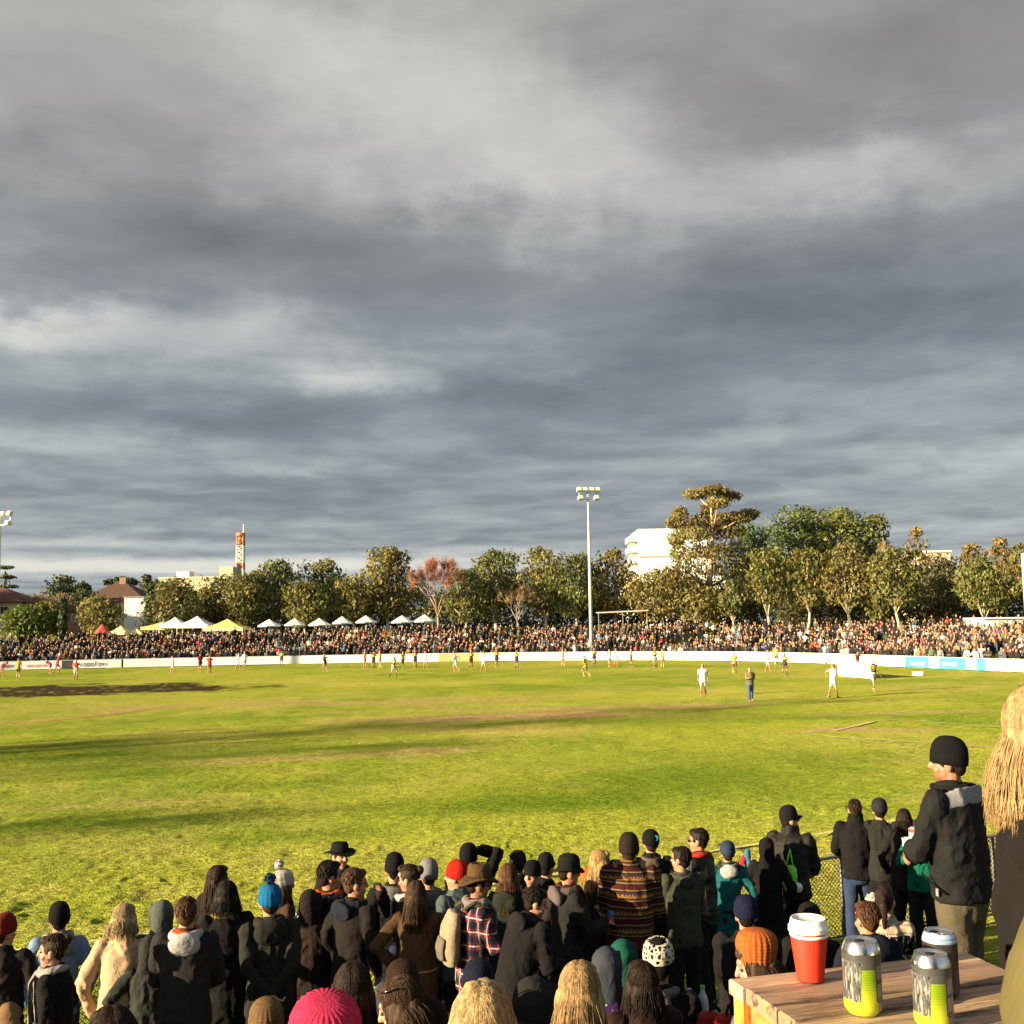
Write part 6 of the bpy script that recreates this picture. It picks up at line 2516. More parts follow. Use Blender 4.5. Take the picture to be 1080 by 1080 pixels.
# -- the left end
person(5, 962, 8.4, -20, 'man in a dark coat and dark red knitted beanie cut by the left edge', WARMBLK, ('beanie', KN((.22, .022, .012)), .010, 18), ('short', H_BR), hem=.72, head=(-30, 0, 0), Rr='pocket', L='pocket')
person(63, 952, 9.4, 0, 'man in a blue denim jacket with a pale grey hood and black cap', cloth((.12, .17, .25), pat='denim'), ('toque', KN((.012, .011, .012))), ('short', H_DK), pants=JEAN, hood=GREYHOOD, hem=.86, L='pocket', Rr='pocket', hoodbig=1.2)
person(54, 986, 7.2, 72, 'woman in a black coat with a long pale grey scarf and brown hair', BLACK, None, ('bun', H_BR), hem=.60, flare=.04, wide=.93, scarf_=cloth((.38, .36, .33)), face=True, L='pocket', Rr='pocket', head=(6, 4, 0), shade_on_head=False)
person(133, 953, 8.1, -12, 'blond woman in a cream wool coat', cloth((.62, .43, .26), var=.12), None, ('bob', (.40, .29, .15)), hem=.55, flare=.035, wide=.93, slim=.9, L='pocket', Rr='phone', head=(-14, 10, 0), collar=1.52)
person(170, 947, 8.9, 10, 'person in a black leather jacket with a dark grey green hood up', LEATHER, ('hood', cloth((.085, .095, .080))), None, L='front', Rr='pocket', wide=.95, scarf_=None, head=(10, 0, 0))
person(158, 985, 8.0, -8, 'person in a dark grey green jacket squeezed behind the cream coat', cloth((.038, .042, .036)), ('hood', cloth((.030, .032, .028))), None, L='hip', Rr='hold', hem=.78, kr=(.80, 1.05))


def yellow_hem(p, root):
    g = G()
    A = np.linspace(0, 2 * math.pi, 32, endpoint=False)
    g.tube(p.T([(math.sin(a) * .209, math.cos(a) * .157 - .004, .835 + .012 * math.sin(a * 2)) for a in A]), [(.016, .006)] * 32, 6, closed=True, ref=(0, 0, 1))
    g.build('hem_band', cloth((.50, .36, .05)), root, True)


person(197, 946, 7.6, -6, 'broad man in a charcoal jumper with a white hood and yellow hem', CHAR, None, ('short', H_LB), hem=.82, wide=1.08, bulk=.034, hood=cloth((.50, .48, .46), var=.1), hoodbig=1.1, scarf_=ORANGE_SC, scarf_tails=0, L='front', Rr='front', extra=yellow_hem)
person(231, 913, 10.8, -35, 'woman with loose dark brown hair behind the yellow scarf', WARMBLK, None, ('long', H_BR), hem=.75, wide=.95, head=(-20, 0, 0))
person(239, 929, 8.7, 4, 'woman in a long black coat with a yellow scarf and dark hair', BLACK, None, ('bob', H_DK), hem=.58, flare=.03, wide=.97, scarf_=cloth((.55, .36, .05)), scarf_tails=1, L='pocket', Rr='pocket')
person(285, 925, 8.1, 3, 'tall man in dark green hoodie and bright blue pompom beanie, hands behind his back', cloth((.024, .025, .020)), ('pom', KN((.012, .16, .36)), .014, 16, KN((.008, .035, .085))), ('short', H_BR), hem=.80, wide=1.06, L='behind', Rr='behind', hood=cloth((.024, .024, .020)), hoodbig=1.25, curl=.9)
person(299, 911, 10.5, -70, 'brown haired woman in a cream pompom hat and brown coat', cloth((.065, .036, .020)), ('pom', KN((.60, .54, .46)), .012, 14), ('long', (.055, .025, .013)), hem=.7, wide=.94, face=True)
r, p = person(349, 908, 9.2, -55, 'dark haired man in a black jacket with an orange scarf and grey collar', BLACK, None, ('short', H_DK), hem=.82, wide=1.03, hood=cloth((.16, .15, .14)), hoodbig=.8, scarf_=ORANGE_SC, scarf_tails=0, face=True, head=(-15, 4, 0), skin=SK_MID, L='hold', Rr='pocket')
backpack(r, p, cloth((.010, .010, .010), pat='dots'), 'black backpack with small pale spots on the man with the orange scarf', cloth((.012, .011, .011)))
person(328, 936, 8.9, -20, 'person with a dark brown hood bent behind the backpack', cloth((.030, .018, .012)), ('hood', cloth((.020, .014, .011))), None, hem=.7, L='front', Rr='front', kr=(.8, 1.05))
person(359, 887, 11.2, 200, 'man in a black fedora turned towards the camera', WARMBLK, ('fedora', cloth((.008, .008, .008))), ('short', H_DK), face=True, scarf_=cloth((.10, .10, .10), pat='dots'), scarf_tails=0, skin=SK_FAIR, head=(12, 2, 0))
person(376, 916, 8.7, -50, 'brown haired man in a dark parka looking to the right', WARMBLK, None, ('short', H_LB), hem=.74, wide=1.05, head=(-28, 4, 0), hood=cloth((.016, .019, .030)), face=True, L='pocket', Rr='pocket', skin=SK_RED)
person(416, 900, 10.2, 5, 'man in a black beanie and black jacket beside the woman with sunglasses', BLACK, ('toque', BLKB), ('short', H_DK), hem=.80, wide=1.04, hood=cloth((.13, .125, .12)), hoodbig=.8, pants=JEAN)
person(429, 912, 9.4, 80, 'brown haired woman smoking with sunglasses pushed up on her head', cloth((.03, .022, .02)), None, ('bun', H_BR), hem=.75, wide=.93, face=True, shade_on_head=True, Rr='face', scarf_=cloth((.45, .43, .42)), scarf_tails=1)
person(439, 929, 8.4, -6, 'long haired woman in a brown wool jacket with a pale belt', cloth((.090, .050, .022), var=.15), None, ('long', (.055, .030, .016)), hem=.80, wide=.93, slim=.9, L='hip', Rr='phone', extra=lambda p, root: G().tube(p.T([(math.sin(a) * .187, math.cos(a) * .136, 1.03) for a in np.linspace(0, 6.283, 28, endpoint=False)]), [(.010, .006)] * 28, 6, closed=True, ref=(0, 0, 1)).build('belt', cloth((.36, .28, .18)), root, True), pants=cloth((.010, .012, .022)))
person(452, 906, 9.7, 4, 'person in a light grey beanie and grey hooded jacket', cloth((.155, .150, .148), var=.12), ('toque', KN((.24, .24, .25))), ('short', H_BR), hem=.80, hood=cloth((.16, .155, .15)), hoodbig=.9)
person(481, 908, 9.3, 40, 'person in a bright red beanie and teal grey jacket with a pack', cloth((.075, .105, .105)), ('toque', KN((.62, .022, .014))), ('short', H_GD), hem=.80, face=True, head=(30, 0, 0))
person(494, 890, 11.2, -10, 'person in a black beanie with arms raised to take a photo', BLACK, ('toque', BLKB), ('short', H_DK), L='front', Rr=((.05, .17, 1.68), (1, 0, .75)))
r, p = person(507, 909, 8.2, -72, 'person in a brown wide brimmed hat and red plaid shirt holding a black cup', cloth((.3, .05, .05), pat='plaid', var=.1), ('wide', cloth((.105, .058, .026), var=.15), cloth((.05, .026, .014))), ('short', H_DK), hem=.80, wide=1.0, head=(-6, 10, 0), scarf_=cloth((.22, .20, .18)), scarf_tails=1, Rr='hold', L='belly', pants=cloth((.14, .14, .15)), curl=1.2, skin=SK_TAN, face=True)
backpack(r, p, cloth((.36, .28, .18), var=.15), 'cream canvas backpack on the person in red plaid', cloth((.16, .14, .10)), cloth((.075, .085, .045)))


def cup_at(e, h_, d, c=(.012, .012, .012), lidc=(.03, .03, .03), band=(.05, .25, .35)):
    G().lathe([(.030, -.055), (.033, -.05), (.041, .055), (0, .055)], 18, 1, 1, h_).build('cup_body', plain('dark_cup', c, .4), e, True)
    G().lathe([(.043, .0552), (.043, .063), (.036, .070), (0, .070)], 18, 1, 1, h_).build('lid', plain('cup_lid', lidc, .35), e, True)
    G().lathe([(.0345, -.045), (.0365, -.03), (.0355, -.03), (.0335, -.045)], 18, 1, 1, h_).build('cup_band', plain('cup_band', band, .5), e, True)


in_hand(r, p, 1, 'coffee_cup', 'black takeaway cup in the hand of the person in red plaid', 'cup', cup_at, .015)
person(536, 911, 9.2, -15, 'woman with wavy copper brown hair and a dark green hooded coat', cloth((.020, .023, .017)), None, ('long', (.11, .055, .022)), hem=.74, wide=.95, hood=cloth((.024, .027, .020)), hoodbig=1.2)
person(546, 896, 11.6, 0, 'person in a charcoal beanie behind the copper haired woman', WARMBLK, ('beanie', KN((.022, .022, .026))), ('short', H_DK))
person(561, 908, 10.4, 140, 'smiling man in a black beanie facing the camera', WARMBLK, ('toque', BLKB), ('short', H_BR), face=True, skin=SK_FAIR, head=(10, 0, 0), beard=.35)
person(576, 901, 11.0, -30, 'person in a black cap behind the black felt hat', BLACK, ('cap', cloth((.010, .010, .012))), ('short', H_DK))
r, p = person(601, 900, 8.9, -62, 'man in a black felt hat and dark coat with a dark red scarf', cloth((.022, .021, .019)), ('bowler', cloth((.010, .011, .009))), ('short', H_DK), hem=.70, wide=1.05, scarf_=cloth((.14, .035, .030)), scarf_tails=1, hood=cloth((.15, .12, .115)), hoodbig=1.1, head=(-8, 6, 0), face=True, Rr='hold', L='pocket', curl=1.1, skin=SK_RED)


def can_at(e, h_, d):
    c = plain('blue_can', (.03, .13, .28), .3, .3)
    G().lathe([(.026, -.06), (.033, -.052), (.033, .048), (.027, .060), (.027, .063), (0, .060)], 18, 1, 1, h_).build('can_body', c, e, True)
    G().lathe([(.0335, -.02), (.0338, .01), (.0335, .01), (.0332, -.02)], 18, 1, 1, h_).build('label_band', plain('can_red_band', (.35, .03, .03), .4), e, True)


in_hand(r, p, 1, 'drink_can', 'blue can with a red band held by the man in the black felt hat', 'can', can_at, .02)


def badge(p, root):
    c = p.T([(-.155, .13, 1.22)])[0]
    G().lathe([(0, .004), (.022, .004), (.024, 0), (0, 0)], 16, 1, 1, c, rot_x(R_(-80)) @ rot_z(0)).build('badge', plain('white_badge', (.6, .6, .6), .4), root, True)


person(568, 937, 7.5, -52, 'dark haired man in a black jacket leaning forward and looking down to the right', BLACK, None, ('short', H_DK), lean=24, head=(-30, 14, 0), face=True, skin=SK_RED, L='belly', Rr='hold', wide=1.08, bulk=.036, hem=.78, hood=cloth((.014, .014, .014)), kr=(.8, 1.05), extra=badge, beard=.25)
person(635, 897, 9.9, -55, 'blond woman in a black jacket with a pink scarf', BLACK, None, ('long', (.42, .27, .11)), hem=.74, wide=.93, scarf_=cloth((.45, .22, .26)), scarf_tails=1, face=True, head=(-20, 4, 0), Rr='hold', L='pocket')
person(619, 915, 11.4, -10, 'person in an orange beanie just left of the blond woman', WARMBLK, ('toque', KN((.55, .15, .03))), ('short', H_BR), kr=(.8, 1.05))
person(650, 907, 9.9, 20, 'dark haired person half hidden behind the patterned jumper', WARMBLK, None, ('short', (.018, .012, .014)), kr=(.85, 1.06))
person(663, 879, 9.1, -4, 'big man in a brown and red patterned knitted jumper and dark beanie', cloth((.1, .05, .03), pat='fairisle', var=.1, bump=.5, fine=120), ('toque', KN((.030, .020, .014))), ('short', H_BR), hem=.86, wide=1.12, bulk=.040, slim=1.1, L='belly', Rr='belly', lean=9, pants=cloth((.022, .024, .030)), scarf_=None, kr=(.9, 1.1), collar=1.52)


def logo_patch(p, root):
    g = G()
    c0 = np.array((.055, -.100, 1.715))
    for i in range(7):
        a = i / 7 * 6.283
        g.ell(p.H([c0 + np.array((math.cos(a) * .018, -.004, math.sin(a) * .022))])[0], .009, None, 8, 6)
    g.tube(p.H([c0 + (0, -.004, -.02), c0 + (.004, -.004, .02)]), .007, 6)
    g.build('emblem', cloth((.03, .30, .36)), root, True)


person(686, 874, 12.2, 6, 'man in a black beanie with a teal emblem and black jacket', BLACK, ('beanie', BLKB), ('short', H_BR), hem=.80, wide=1.06, hood=cloth((.12, .09, .06)), hoodbig=.75, extra=logo_patch)
person(717, 893, 9.6, 25, 'man in a dark olive jacket with short dark hair looking left', cloth((.060, .066, .040)), None, ('short', H_DK), hem=.84, wide=1.04, head=(35, 2, 0), hood=cloth((.050, .055, .048)), hoodbig=.8, face=True, pants=cloth((.022, .024, .022)), L='front', Rr='front', skin=SK_RED)
person(735, 874, 11.2, 62, 'man in sunglasses with a bright red scarf and black leather jacket', LEATHER, None, ('short', H_DK), scarf_=RED_SC, scarf_tails=2, face=True, glasses=True, head=(15, 4, 0), skin=SK_RED, L='front', Rr='front')
person(767, 886, 12.0, 3, 'woman in a teal coat with a fur trimmed hood and navy beanie', cloth((.010, .115, .125), var=.15), ('beanie', KN((.035, .055, .10))), ('short', H_BR), hem=.56, flare=.05, wide=.93, slim=.86, hood=cloth((.55, .52, .48)), hoodbig=1.0, fur=cloth((.075, .045, .026)), kr=(.86, 1.05), L='pocket', Rr='pocket')
r, p = person(808, 882, 12.4, 8, 'person in a long black coat with the black hood up', BLACK, ('hood', cloth((.008, .008, .008))), None, hem=.40, flare=.04, L='hold', Rr='pocket')


def bright_scarf(e, h_, d):
    cols = [((.05, .20, .40), 0), ((.45, .03, .05), 1), ((.02, .22, .18), 2), ((.50, .10, .18), 3)]
    for c, i in cols:
        g = G()
        a = i * 1.6
        h_ = np.array((-.27, .10, 1.34))
        g.tube([h_ + (math.cos(a) * .03, math.sin(a) * .03, .16 - .09 * i + .1), h_ + (math.cos(a + 1) * .05, .02, .08 - .08 * i + .1), h_ + (math.cos(a) * .04, .0, -.02 - .09 * i + .1)], [.03, .045, .03], 10)
        queue('scarf_fold', g, .014, cloth(c), e, fold=.01, fseed=i)


in_hand(r, p, -1, 'supporter_scarf', 'bunched scarf of blue, red and green held beside the black hood', 'scarf', bright_scarf, .05)
r, p = person(832, 851, 12.8, -10, 'man in a dark puffer jacket and black peaked cap leaning on the fence', PUFF, ('cap', cloth((.012, .011, .011))), ('short', H_DK), hem=.84, bulk=.045, wide=1.06, head=(-50, 0, 0), face=True, glasses=True, collar=1.56, L='rail', Rr='rail', fold=.016)
e = worn(r, 'carrier_bag', 'lime green carrier bag hanging beside the man in the puffer jacket', 'bag')
g = G()
g.tube([(.03, -.25, 1.20), (.03, -.25, 1.14), (.03, -.25, 1.02), (.03, -.25, .95)], [(.05, .03), (.080, .05), (.085, .06), (.06, .045)], 14, ref=(1, 0, 0), cap=.2)
queue('bag_body', g, .012, plain('lime_plastic', (.16, .55, .03), .4, var=.2, scale=14), e, fold=.012, fseed=9)
for dx in (-.04, .04):
    G().tube([(.03 + dx, -.25, 1.18), (.03 + dx * .5, -.23, 1.28), (.03, -.19, 1.36)], .007, 6).build('handle', plain('lime_plastic', (.16, .55, .03), .4, var=.2, scale=14), e, True)
e = worn(r, 'white_ball', 'small white ball hanging beside the lime green bag', 'ball')
G().ell((.12, -.29, 1.00), .050, None, 18, 12).build('ball_shell', plain('white_ball', (.6, .58, .55), .5), e, True)
G().tube([(.12 + .0513 * math.cos(a), -.29 + .0513 * math.sin(a), 1.00) for a in np.linspace(0, 6.283, 20, endpoint=False)], .002, 4, closed=True).build('seam', plain('grey_seam', (.2, .2, .2), .6), e, True)
person(901, 843, 14.0, 6, 'man in a black coat and blue jeans standing at the fence', BLACK, None, ('short', (.030, .017, .010)), hem=.84, bulk=.036, wide=1.08, pants=JEAN, collar=1.56, L='rail', Rr='pocket', stride=.12)
person(927, 841, 14.1, 0, 'man in a grey beanie and dark jacket right of the blue jeans', cloth((.024, .023, .020)), ('beanie', KN((.03, .03, .034))), ('short', H_DK), hem=.84, L='rail', Rr='rail', pants=cloth((.012, .011, .011)))
r, p = person(953, 853, 13.5, -8, 'dark haired person in black with a green top under the coat', cloth((.016, .015, .013)), None, ('bob', (.024, .015, .010)), hem=.8, wide=.96, Rr='hold', L='pocket')


def chest_badge(p, root):
    c = p.T([(-.05, .150, 1.27)])[0]
    G().lathe([(0, .004), (.030, .004), (.032, 0), (0, 0)], 16, 1, 1, c, rot_x(R_(-84))).build('badge', plain('white_badge', (.6, .6, .6), .4), root, True)


r, p = person(968, 866, 13.2, 168, 'person in a bright green top facing the camera with a drinks carton on the shoulder', cloth((.006, .13, .075)), None, ('short', H_BR), kr=(.78, 1.06), hem=.85, Rr='phone', L='face', extra=chest_badge, face=True)
e = worn(r, 'drinks_carton', 'white and red drinks carton held up by the person in the green top', 'carton')
c0 = p.H([(-.03, .17, 1.56)])[0]
g = G()
g.box((-.11, -.07, -.16), (.11, .07, .14), c=c0)
g.build('carton_body', plain('carton_white', (.55, .52, .50), .6), e)
G().box((-.112, .0705, .085), (.112, .074, .135), c=c0).build('red_band', plain('carton_red', (.45, .05, .04), .5), e)
G().box((-.03, .0705, -.12), (.03, .074, .06), c=c0).build('red_emblem', plain('carton_brown', (.20, .04, .035), .5), e)

# -- the lower slope: people sitting closer to the camera
SIT = 'spectators sitting on the slope'
person(912, 951, 7.9, 22, 'boy with short brown hair in a navy hooded jacket sitting by the table', cloth((.010, .014, .024)), None, ('short', (.075, .034, .016)), legs='sit', hood=cloth((.011, .015, .026)), hoodbig=1.2, lean=12, head=(14, 6, 0), L='knee', Rr='knee', grp=SIT, skin=SK_RED)
SNOWZ[0] = 0.62
r, p = person(932, 934, 8.8, -4, 'dark haired woman in a cream and black snowflake patterned jumper sitting', cloth((.4, .35, .3), pat='snow', var=.1, fine=120), None, ('pony', (.022, .012, .009)), legs='sit', lean=14, L='knee', Rr='knee', grp=SIT, wide=.95)


def bobble(p, root):
    g = G()
    rs_ = np.random.RandomState(4)
    b = p.H([(-.10, -.04, 1.66)])[0]
    g.ell(b, .042, None, 14, 10)
    for i in range(50):
        d = norm(rs_.normal(size=3))
        g.tube([b + d * .03, b + d * .055], [.007, .004], 4)
    g.build('ear_muff', cloth((.55, .52, .47)), root, True)


bobble(p, r)
person(788, 982, 6.3, 96, 'woman in an orange ribbed beanie and grey top seen in profile', cloth((.15, .15, .17)), ('slouch', KN((.52, .135, .030), scale=60), .020, 22), ('bob', (.06, .035, .02)), legs='sit', lean=10, head=(5, 16, 0), face=True, skin=(.52, .28, .19), wide=.93, grp=SIT, L='knee', Rr='knee')
person(786, 943, 8.4, 4, 'person in a navy beanie and black coat sitting behind the orange beanie', BLACK, ('beanie', KN((.012, .016, .045))), ('short', H_DK), legs='sit', lean=10, wide=1.08, bulk=.05, grp=SIT, L='knee', Rr='knee')
person(853, 951, 8.8, 0, 'person in a black felt hat sitting behind the red cup', BLACK, ('beanie', KN((.012, .011, .011))), ('short', H_DK), legs='sit', lean=8, grp=SIT, bulk=.045, L='knee', Rr='knee')
person(694, 991, 6.5, -4, 'person in a cream and black spotted beanie and black jacket with a grey collar', BLACK, ('spotted', cloth((.7, .6, .4), pat='leopard', var=.08)), ('short', H_DK), legs='sit', hood=cloth((.17, .155, .145)), hoodbig=.75, lean=12, wide=1.06, grp=SIT, L='knee', Rr='knee', skin=SK_RED)
person(657, 988, 7.4, -8, 'child in a green hooded top sitting behind the grey hood', cloth((.010, .012, .012)), ('hood', cloth((.008, .085, .055))), None, legs='sit', lean=8, grp=SIT, L='knee', Rr='knee', wide=.9)
person(640, 996, 6.8, -6, 'child in a slate grey hood and purple jacket with pale spots', cloth((.045, .012, .075), pat='dots'), ('hood', cloth((.048, .055, .070))), None, legs='sit', lean=8, grp=SIT, L='knee', Rr='knee', wide=.95)
person(676, 1030, 6.0, 20, 'dark brown haired person sitting low before the spotted beanie', cloth((.030, .014, .010)), None, ('bob', (.020, .011, .007)), legs='sit', grp=SIT, L='knee', Rr='knee', wide=.92)
person(612, 1014, 4.6, -6, 'woman with long straight honey blond hair and a black jacket', BLACK, None, ('long', (.34, .22, .10)), legs='sit', lean=10, near=420, grp=SIT, L='knee', Rr='knee', wide=.95, head=(-4, 6, 0))
person(565, 1026, 5.3, -35, 'person in a dark grey jacket bending far forward beside the honey blond woman', cloth((.034, .031, .028)), ('hood', cloth((.022, .020, .018))), None, legs='sit', lean=46, wide=1.14, bulk=.05, grp=SIT, L='knee', Rr='knee')
person(509, 1037, 2.95, -6, 'person with tousled light blond hair seen from behind at the bottom edge', cloth((.022, .02, .018)), None, ('bob', (.38, .27, .13)), legs='sit', lean=6, near=620, grp=SIT, L='knee', Rr='knee', wide=.96)
person(505, 1013, 6.0, -10, 'person in a navy beanie behind the tousled blond head', cloth((.014, .016, .026)), ('toque', KN((.012, .015, .030))), ('short', H_DK), legs='sit', grp=SIT, L='knee', Rr='knee')
person(424, 1011, 6.0, 6, 'person in a dark brown beanie sitting below the brown wool jacket', cloth((.020, .013, .009)), ('beanie', KN((.038, .020, .012)), .010, 20), ('short', H_BR), legs='sit', grp=SIT, L='knee', Rr='knee')
person(412, 1034, 4.9, 60, 'brown haired woman with clear glasses pushed up on her head', cloth((.012, .011, .010)), None, ('bob', (.060, .034, .018)), legs='sit', head=(14, 22, 0), face=True, shade_on_head=True, grp=SIT, L='knee', Rr='knee', wide=.93, near=260)
person(372, 1016, 5.0, -4, 'person with straight dark hair sitting right of the pink beanie', cloth((.012, .011, .011)), None, ('long', (.026, .016, .011)), legs='sit', near=260, grp=SIT, L='knee', Rr='knee', wide=.95)
person(343, 1046, 3.1, 0, 'person in a bright pink ribbed knitted beanie at the bottom edge', cloth((.020, .016, .016)), ('slouch', KN((.60, .040, .105), scale=50), .030, 26), ('short', H_BR), legs='sit', grp=SIT, L='knee', Rr='knee')
person(281, 1051, 5.9, 0, 'person in a tan knitted beanie left of the pink beanie', cloth((.02, .016, .012)), ('beanie', KN((.185, .110, .050), scale=70), .012, 20), ('short', H_BR), legs='sit', grp=SIT, L='knee', Rr='knee')
person(118, 1063, 3.6, 5, 'person with smooth dark brown hair cut by the bottom edge', cloth((.014, .012, .011)), None, ('bob', (.022, .011, .007)), legs='sit', near=200, grp=SIT, L='knee', Rr='knee')
person(-14, 1010, 6.6, -40, 'person in a tan jacket with a wrist watch cut by the left edge', cloth((.22, .13, .06)), None, ('short', H_BR), legs='sit', grp=SIT, Rr='wide', L='knee', wide=1.05)
person(452, 1048, 5.2, 0, 'person in a black jacket hunched between the two brown heads', BLACK, ('hood', cloth((.012, .011, .010))), None, legs='sit', lean=18, grp=SIT, L='knee', Rr='knee', wide=1.1, bulk=.045)

# -- close on the right: the man in the black beanie, the blond woman, the olive coat
KHAKI = cloth((.115, .095, .060), var=.2)


def man_details(p, root):
    g = G()
    P = [(math.sin(a) * .098, math.cos(a) * .093, 1.495) for a in np.linspace(0, 6.283, 24, endpoint=False)]
    g.tube(p.T(P), [(.014, .030)] * 24, 8, closed=True, ref=(0, 0, 1))
    queue('collar', g, .010, cloth((.010, .010, .011)), root, fold=.004, fseed=2)
    # grey yoke over the shoulders
    g = G()
    g.tube(p.T([(-.215, -.055, 1.425), (-.12, -.118, 1.452), (0, -.135, 1.452), (.12, -.118, 1.452), (.215, -.055, 1.425)]), [(.052, .016)] * 5, 10, ref=(0, .3, 1), cap=.4)
    queue('shoulder_yoke', g, .010, cloth((.30, .30, .315), var=.12), root, fold=.004, fseed=3)
    g = G()
    c = p.T([(-.226, .045, .955)])[0]
    g.box((-.006, -.032, -.02), (.006, -.016, .02), c=c)
    g.build('pocket_tab', cloth((.32, .28, .22)), root)
    g = G()
    g.tube(p.T([(-.222, -.03, .95), (-.222, .06, 1.00), (-.205, .13, 1.04)]), [.005] * 3, 6)
    g.build('pocket_seam', cloth((.006, .006, .006)), root, True)


r, p = person(997, 778, 5.9, 60, 'man in a black beanie and black jacket with grey shoulder yoke, looking left', cloth((.014, .0145, .0145), var=.3, rough=.8, bump=.45), ('toque', BLKB, .004, 40), ('short', (.02, .014, .01)), hem=.90, bulk=.044, wide=1.16, slim=1.08, head=(22, 4, 0), L=((.04, .27, 1.13), (1, -.3, -.7)), Rr=((.03, .26, 1.12), (1, -.3, -.7)), lean=3, face=True, skin=(.40, .19, .115), beard=.6, pants=KHAKI, vox=.0065, curl=1.0, extra=man_details, kr=(.93, 1.04), grp='spectators standing by the table', fold=.013)
e = worn(r, 'white_cup', 'small white cup in the hands of the man in the black beanie', 'cup')
h_, d_ = hand_pos(p, -1)
G().lathe([(.024, -.045), (.026, -.04), (.033, .040), (.034, .046), (.031, .046), (.026, -.03), (0, -.03)], 18, 1, 1, h_ + (.0, .03, .01)).build('cup_body', plain('paper_white', (.6, .58, .55), .6), e, True)
G().tube([h_ + np.array((.0335 * math.cos(a), .03 + .0335 * math.sin(a), .056)) for a in np.linspace(0, 6.283, 20, endpoint=False)], .0025, 5, closed=True).build('rim', plain('paper_white', (.6, .58, .55), .6), e, True)

r, p = person(1110, 722, 2.65, -78, 'woman with very long sunlit blond hair and a black coat cut by the right edge', cloth((.013, .011, .010)), None, ('mid', (.42, .28, .13)), hem=.55, flare=.05, wide=.98, bulk=.04, near=900, kr=(.9, 1.1), grp='spectators standing by the table', head=(-4, 0, 0), L='down', Rr='pocket', lean=2)
g = G()
e = worn(r, 'shoulder_bag', 'black shoulder bag with a pale buckle hanging by the blond woman in the black coat', 'bag')
g.tube([(-.36, .06, .98), (-.37, .06, .88), (-.36, .06, .72)], [(.05, .12), (.06, .16), (.05, .15)], 14, ref=(1, 0, 0), cap=.4)
queue('bag_body', g, .014, LEATHER, e, fold=.008, fseed=5)
G().tube([(-.36, -.05, .98), (-.33, -.04, 1.15), (-.29, -.02, 1.36), (-.24, 0, 1.48)], [(.012, .005)] * 4, 8).build('strap', LEATHER, e, True)
G().tube([(-.345, -.07, 1.02), (-.325, -.065, 1.09), (-.315, -.06, 1.13)], [(.012, .005)] * 3, 8).build('buckle', plain('pale_metal', (.55, .45, .3), .3, .5), e, True)
person(1338, 520, 1.22, 8, 'person in an olive coat cut by the lower right corner', cloth((.135, .115, .045), var=.18, bump=.25), None, ('short', H_BR), hem=.45, flare=.10, wide=1.05, bulk=.05, grp='spectators standing by the table', L='down', Rr='down', kr=(.9, 1.1))

# ------------------------------------------------------------------ bags and bottles on the slope


def ground_hit(px, py):
    for d in np.arange(3, 14, .02):
        p = at(px, py, d)
        if p.z <= ground_z(p.x, p.y):
            return p
    return p


p0_ = ground_hit(752, 1016)
r = tag(empty('tote_bag', (p0_.x, p0_.y, ground_z(p0_.x, p0_.y)), .3), 'cream canvas bag with brown leather straps behind the table', 'bag')
hz_ = .30
g = G()
g.tube([(0, 0, .03), (0, 0, hz_ * .5), (0, 0, hz_)], [(.10, .05), (.12, .07), (.08, .04)], 14, ref=(1, 0, 0), cap=.5)
queue('bag_body', g, .014, cloth((.45, .36, .24)), r, fold=.01, fseed=3)
G().tube([(-.01, -.07, .05), (-.01, -.083, hz_ * .5), (-.01, -.06, hz_ * .98)], [(.014, .004)] * 3, 6, ref=(1, 0, 0)).build('strap', cloth((.09, .035, .016)), r, True)
G().tube([(-.13, -.07, hz_ * .62), (0, -.10, hz_ * .50), (.14, -.06, hz_ * .36)], [.018, .02, .018], 8).build('strap', cloth((.11, .040, .018)), r, True)
for (px, py, D, c, lb) in [(727, 1046, 6.6, (.10, .22, .45), 'small clear plastic bottle with a blue cap lying among the bags'), (741, 1043, 6.6, (.05, .35, .07), 'small plastic bottle with a green cap among the bags')]:
    q0 = at(px, py, D)
    r = tag(empty('plastic_bottle', (q0.x, q0.y, q0.z - .10), .4), lb, 'bottle')
    G().lathe([(0, -.16), (.03, -.16), (.033, -.15), (.033, .02), (.025, .06), (.012, .085), (.012, .10), (0, .10)], 16, c=(0, 0, 0)).build('bottle_body', plain('bottle_plastic', (.35, .38, .38), .15, spec=.6), r, True)
    G().lathe([(.014, .1003), (.014, .118), (0, .118)], 14).build('bottle_cap', plain('bottle_cap', c, .4), r, True)
for (px, py, D, c, lb, sd_) in [(745, 1070, 6.2, (.36, .03, .025), 'red cloth bag slumped by the foot of the table', 1), (762, 1074, 6.1, (.42, .035, .03), 'second red cloth bag pressed against the table', 2)]:
    q0 = at(px, py, D)
    gz0 = ground_z(q0.x, q0.y)
    r = tag(empty('cloth_bag', (q0.x, q0.y, gz0), .2 * sd_), lb, 'bag')
    h0 = max(.2, q0.z - gz0)
    g = G()
    g.tube([(0, 0, .02), (0, 0, h0 * .6), (.02, 0, h0)], [(.12, .09), (.13, .10), (.06, .04)], 12, cap=.5)
    queue('bag_body', g, .014, cloth(c), r, fold=.014, fseed=sd_)
    G().tube([(.02, 0, h0), (.04, 0, h0 + .06), (.08, 0, h0 + .01)], .01, 6).build('handle', cloth((.02, .02, .02)), r, True)

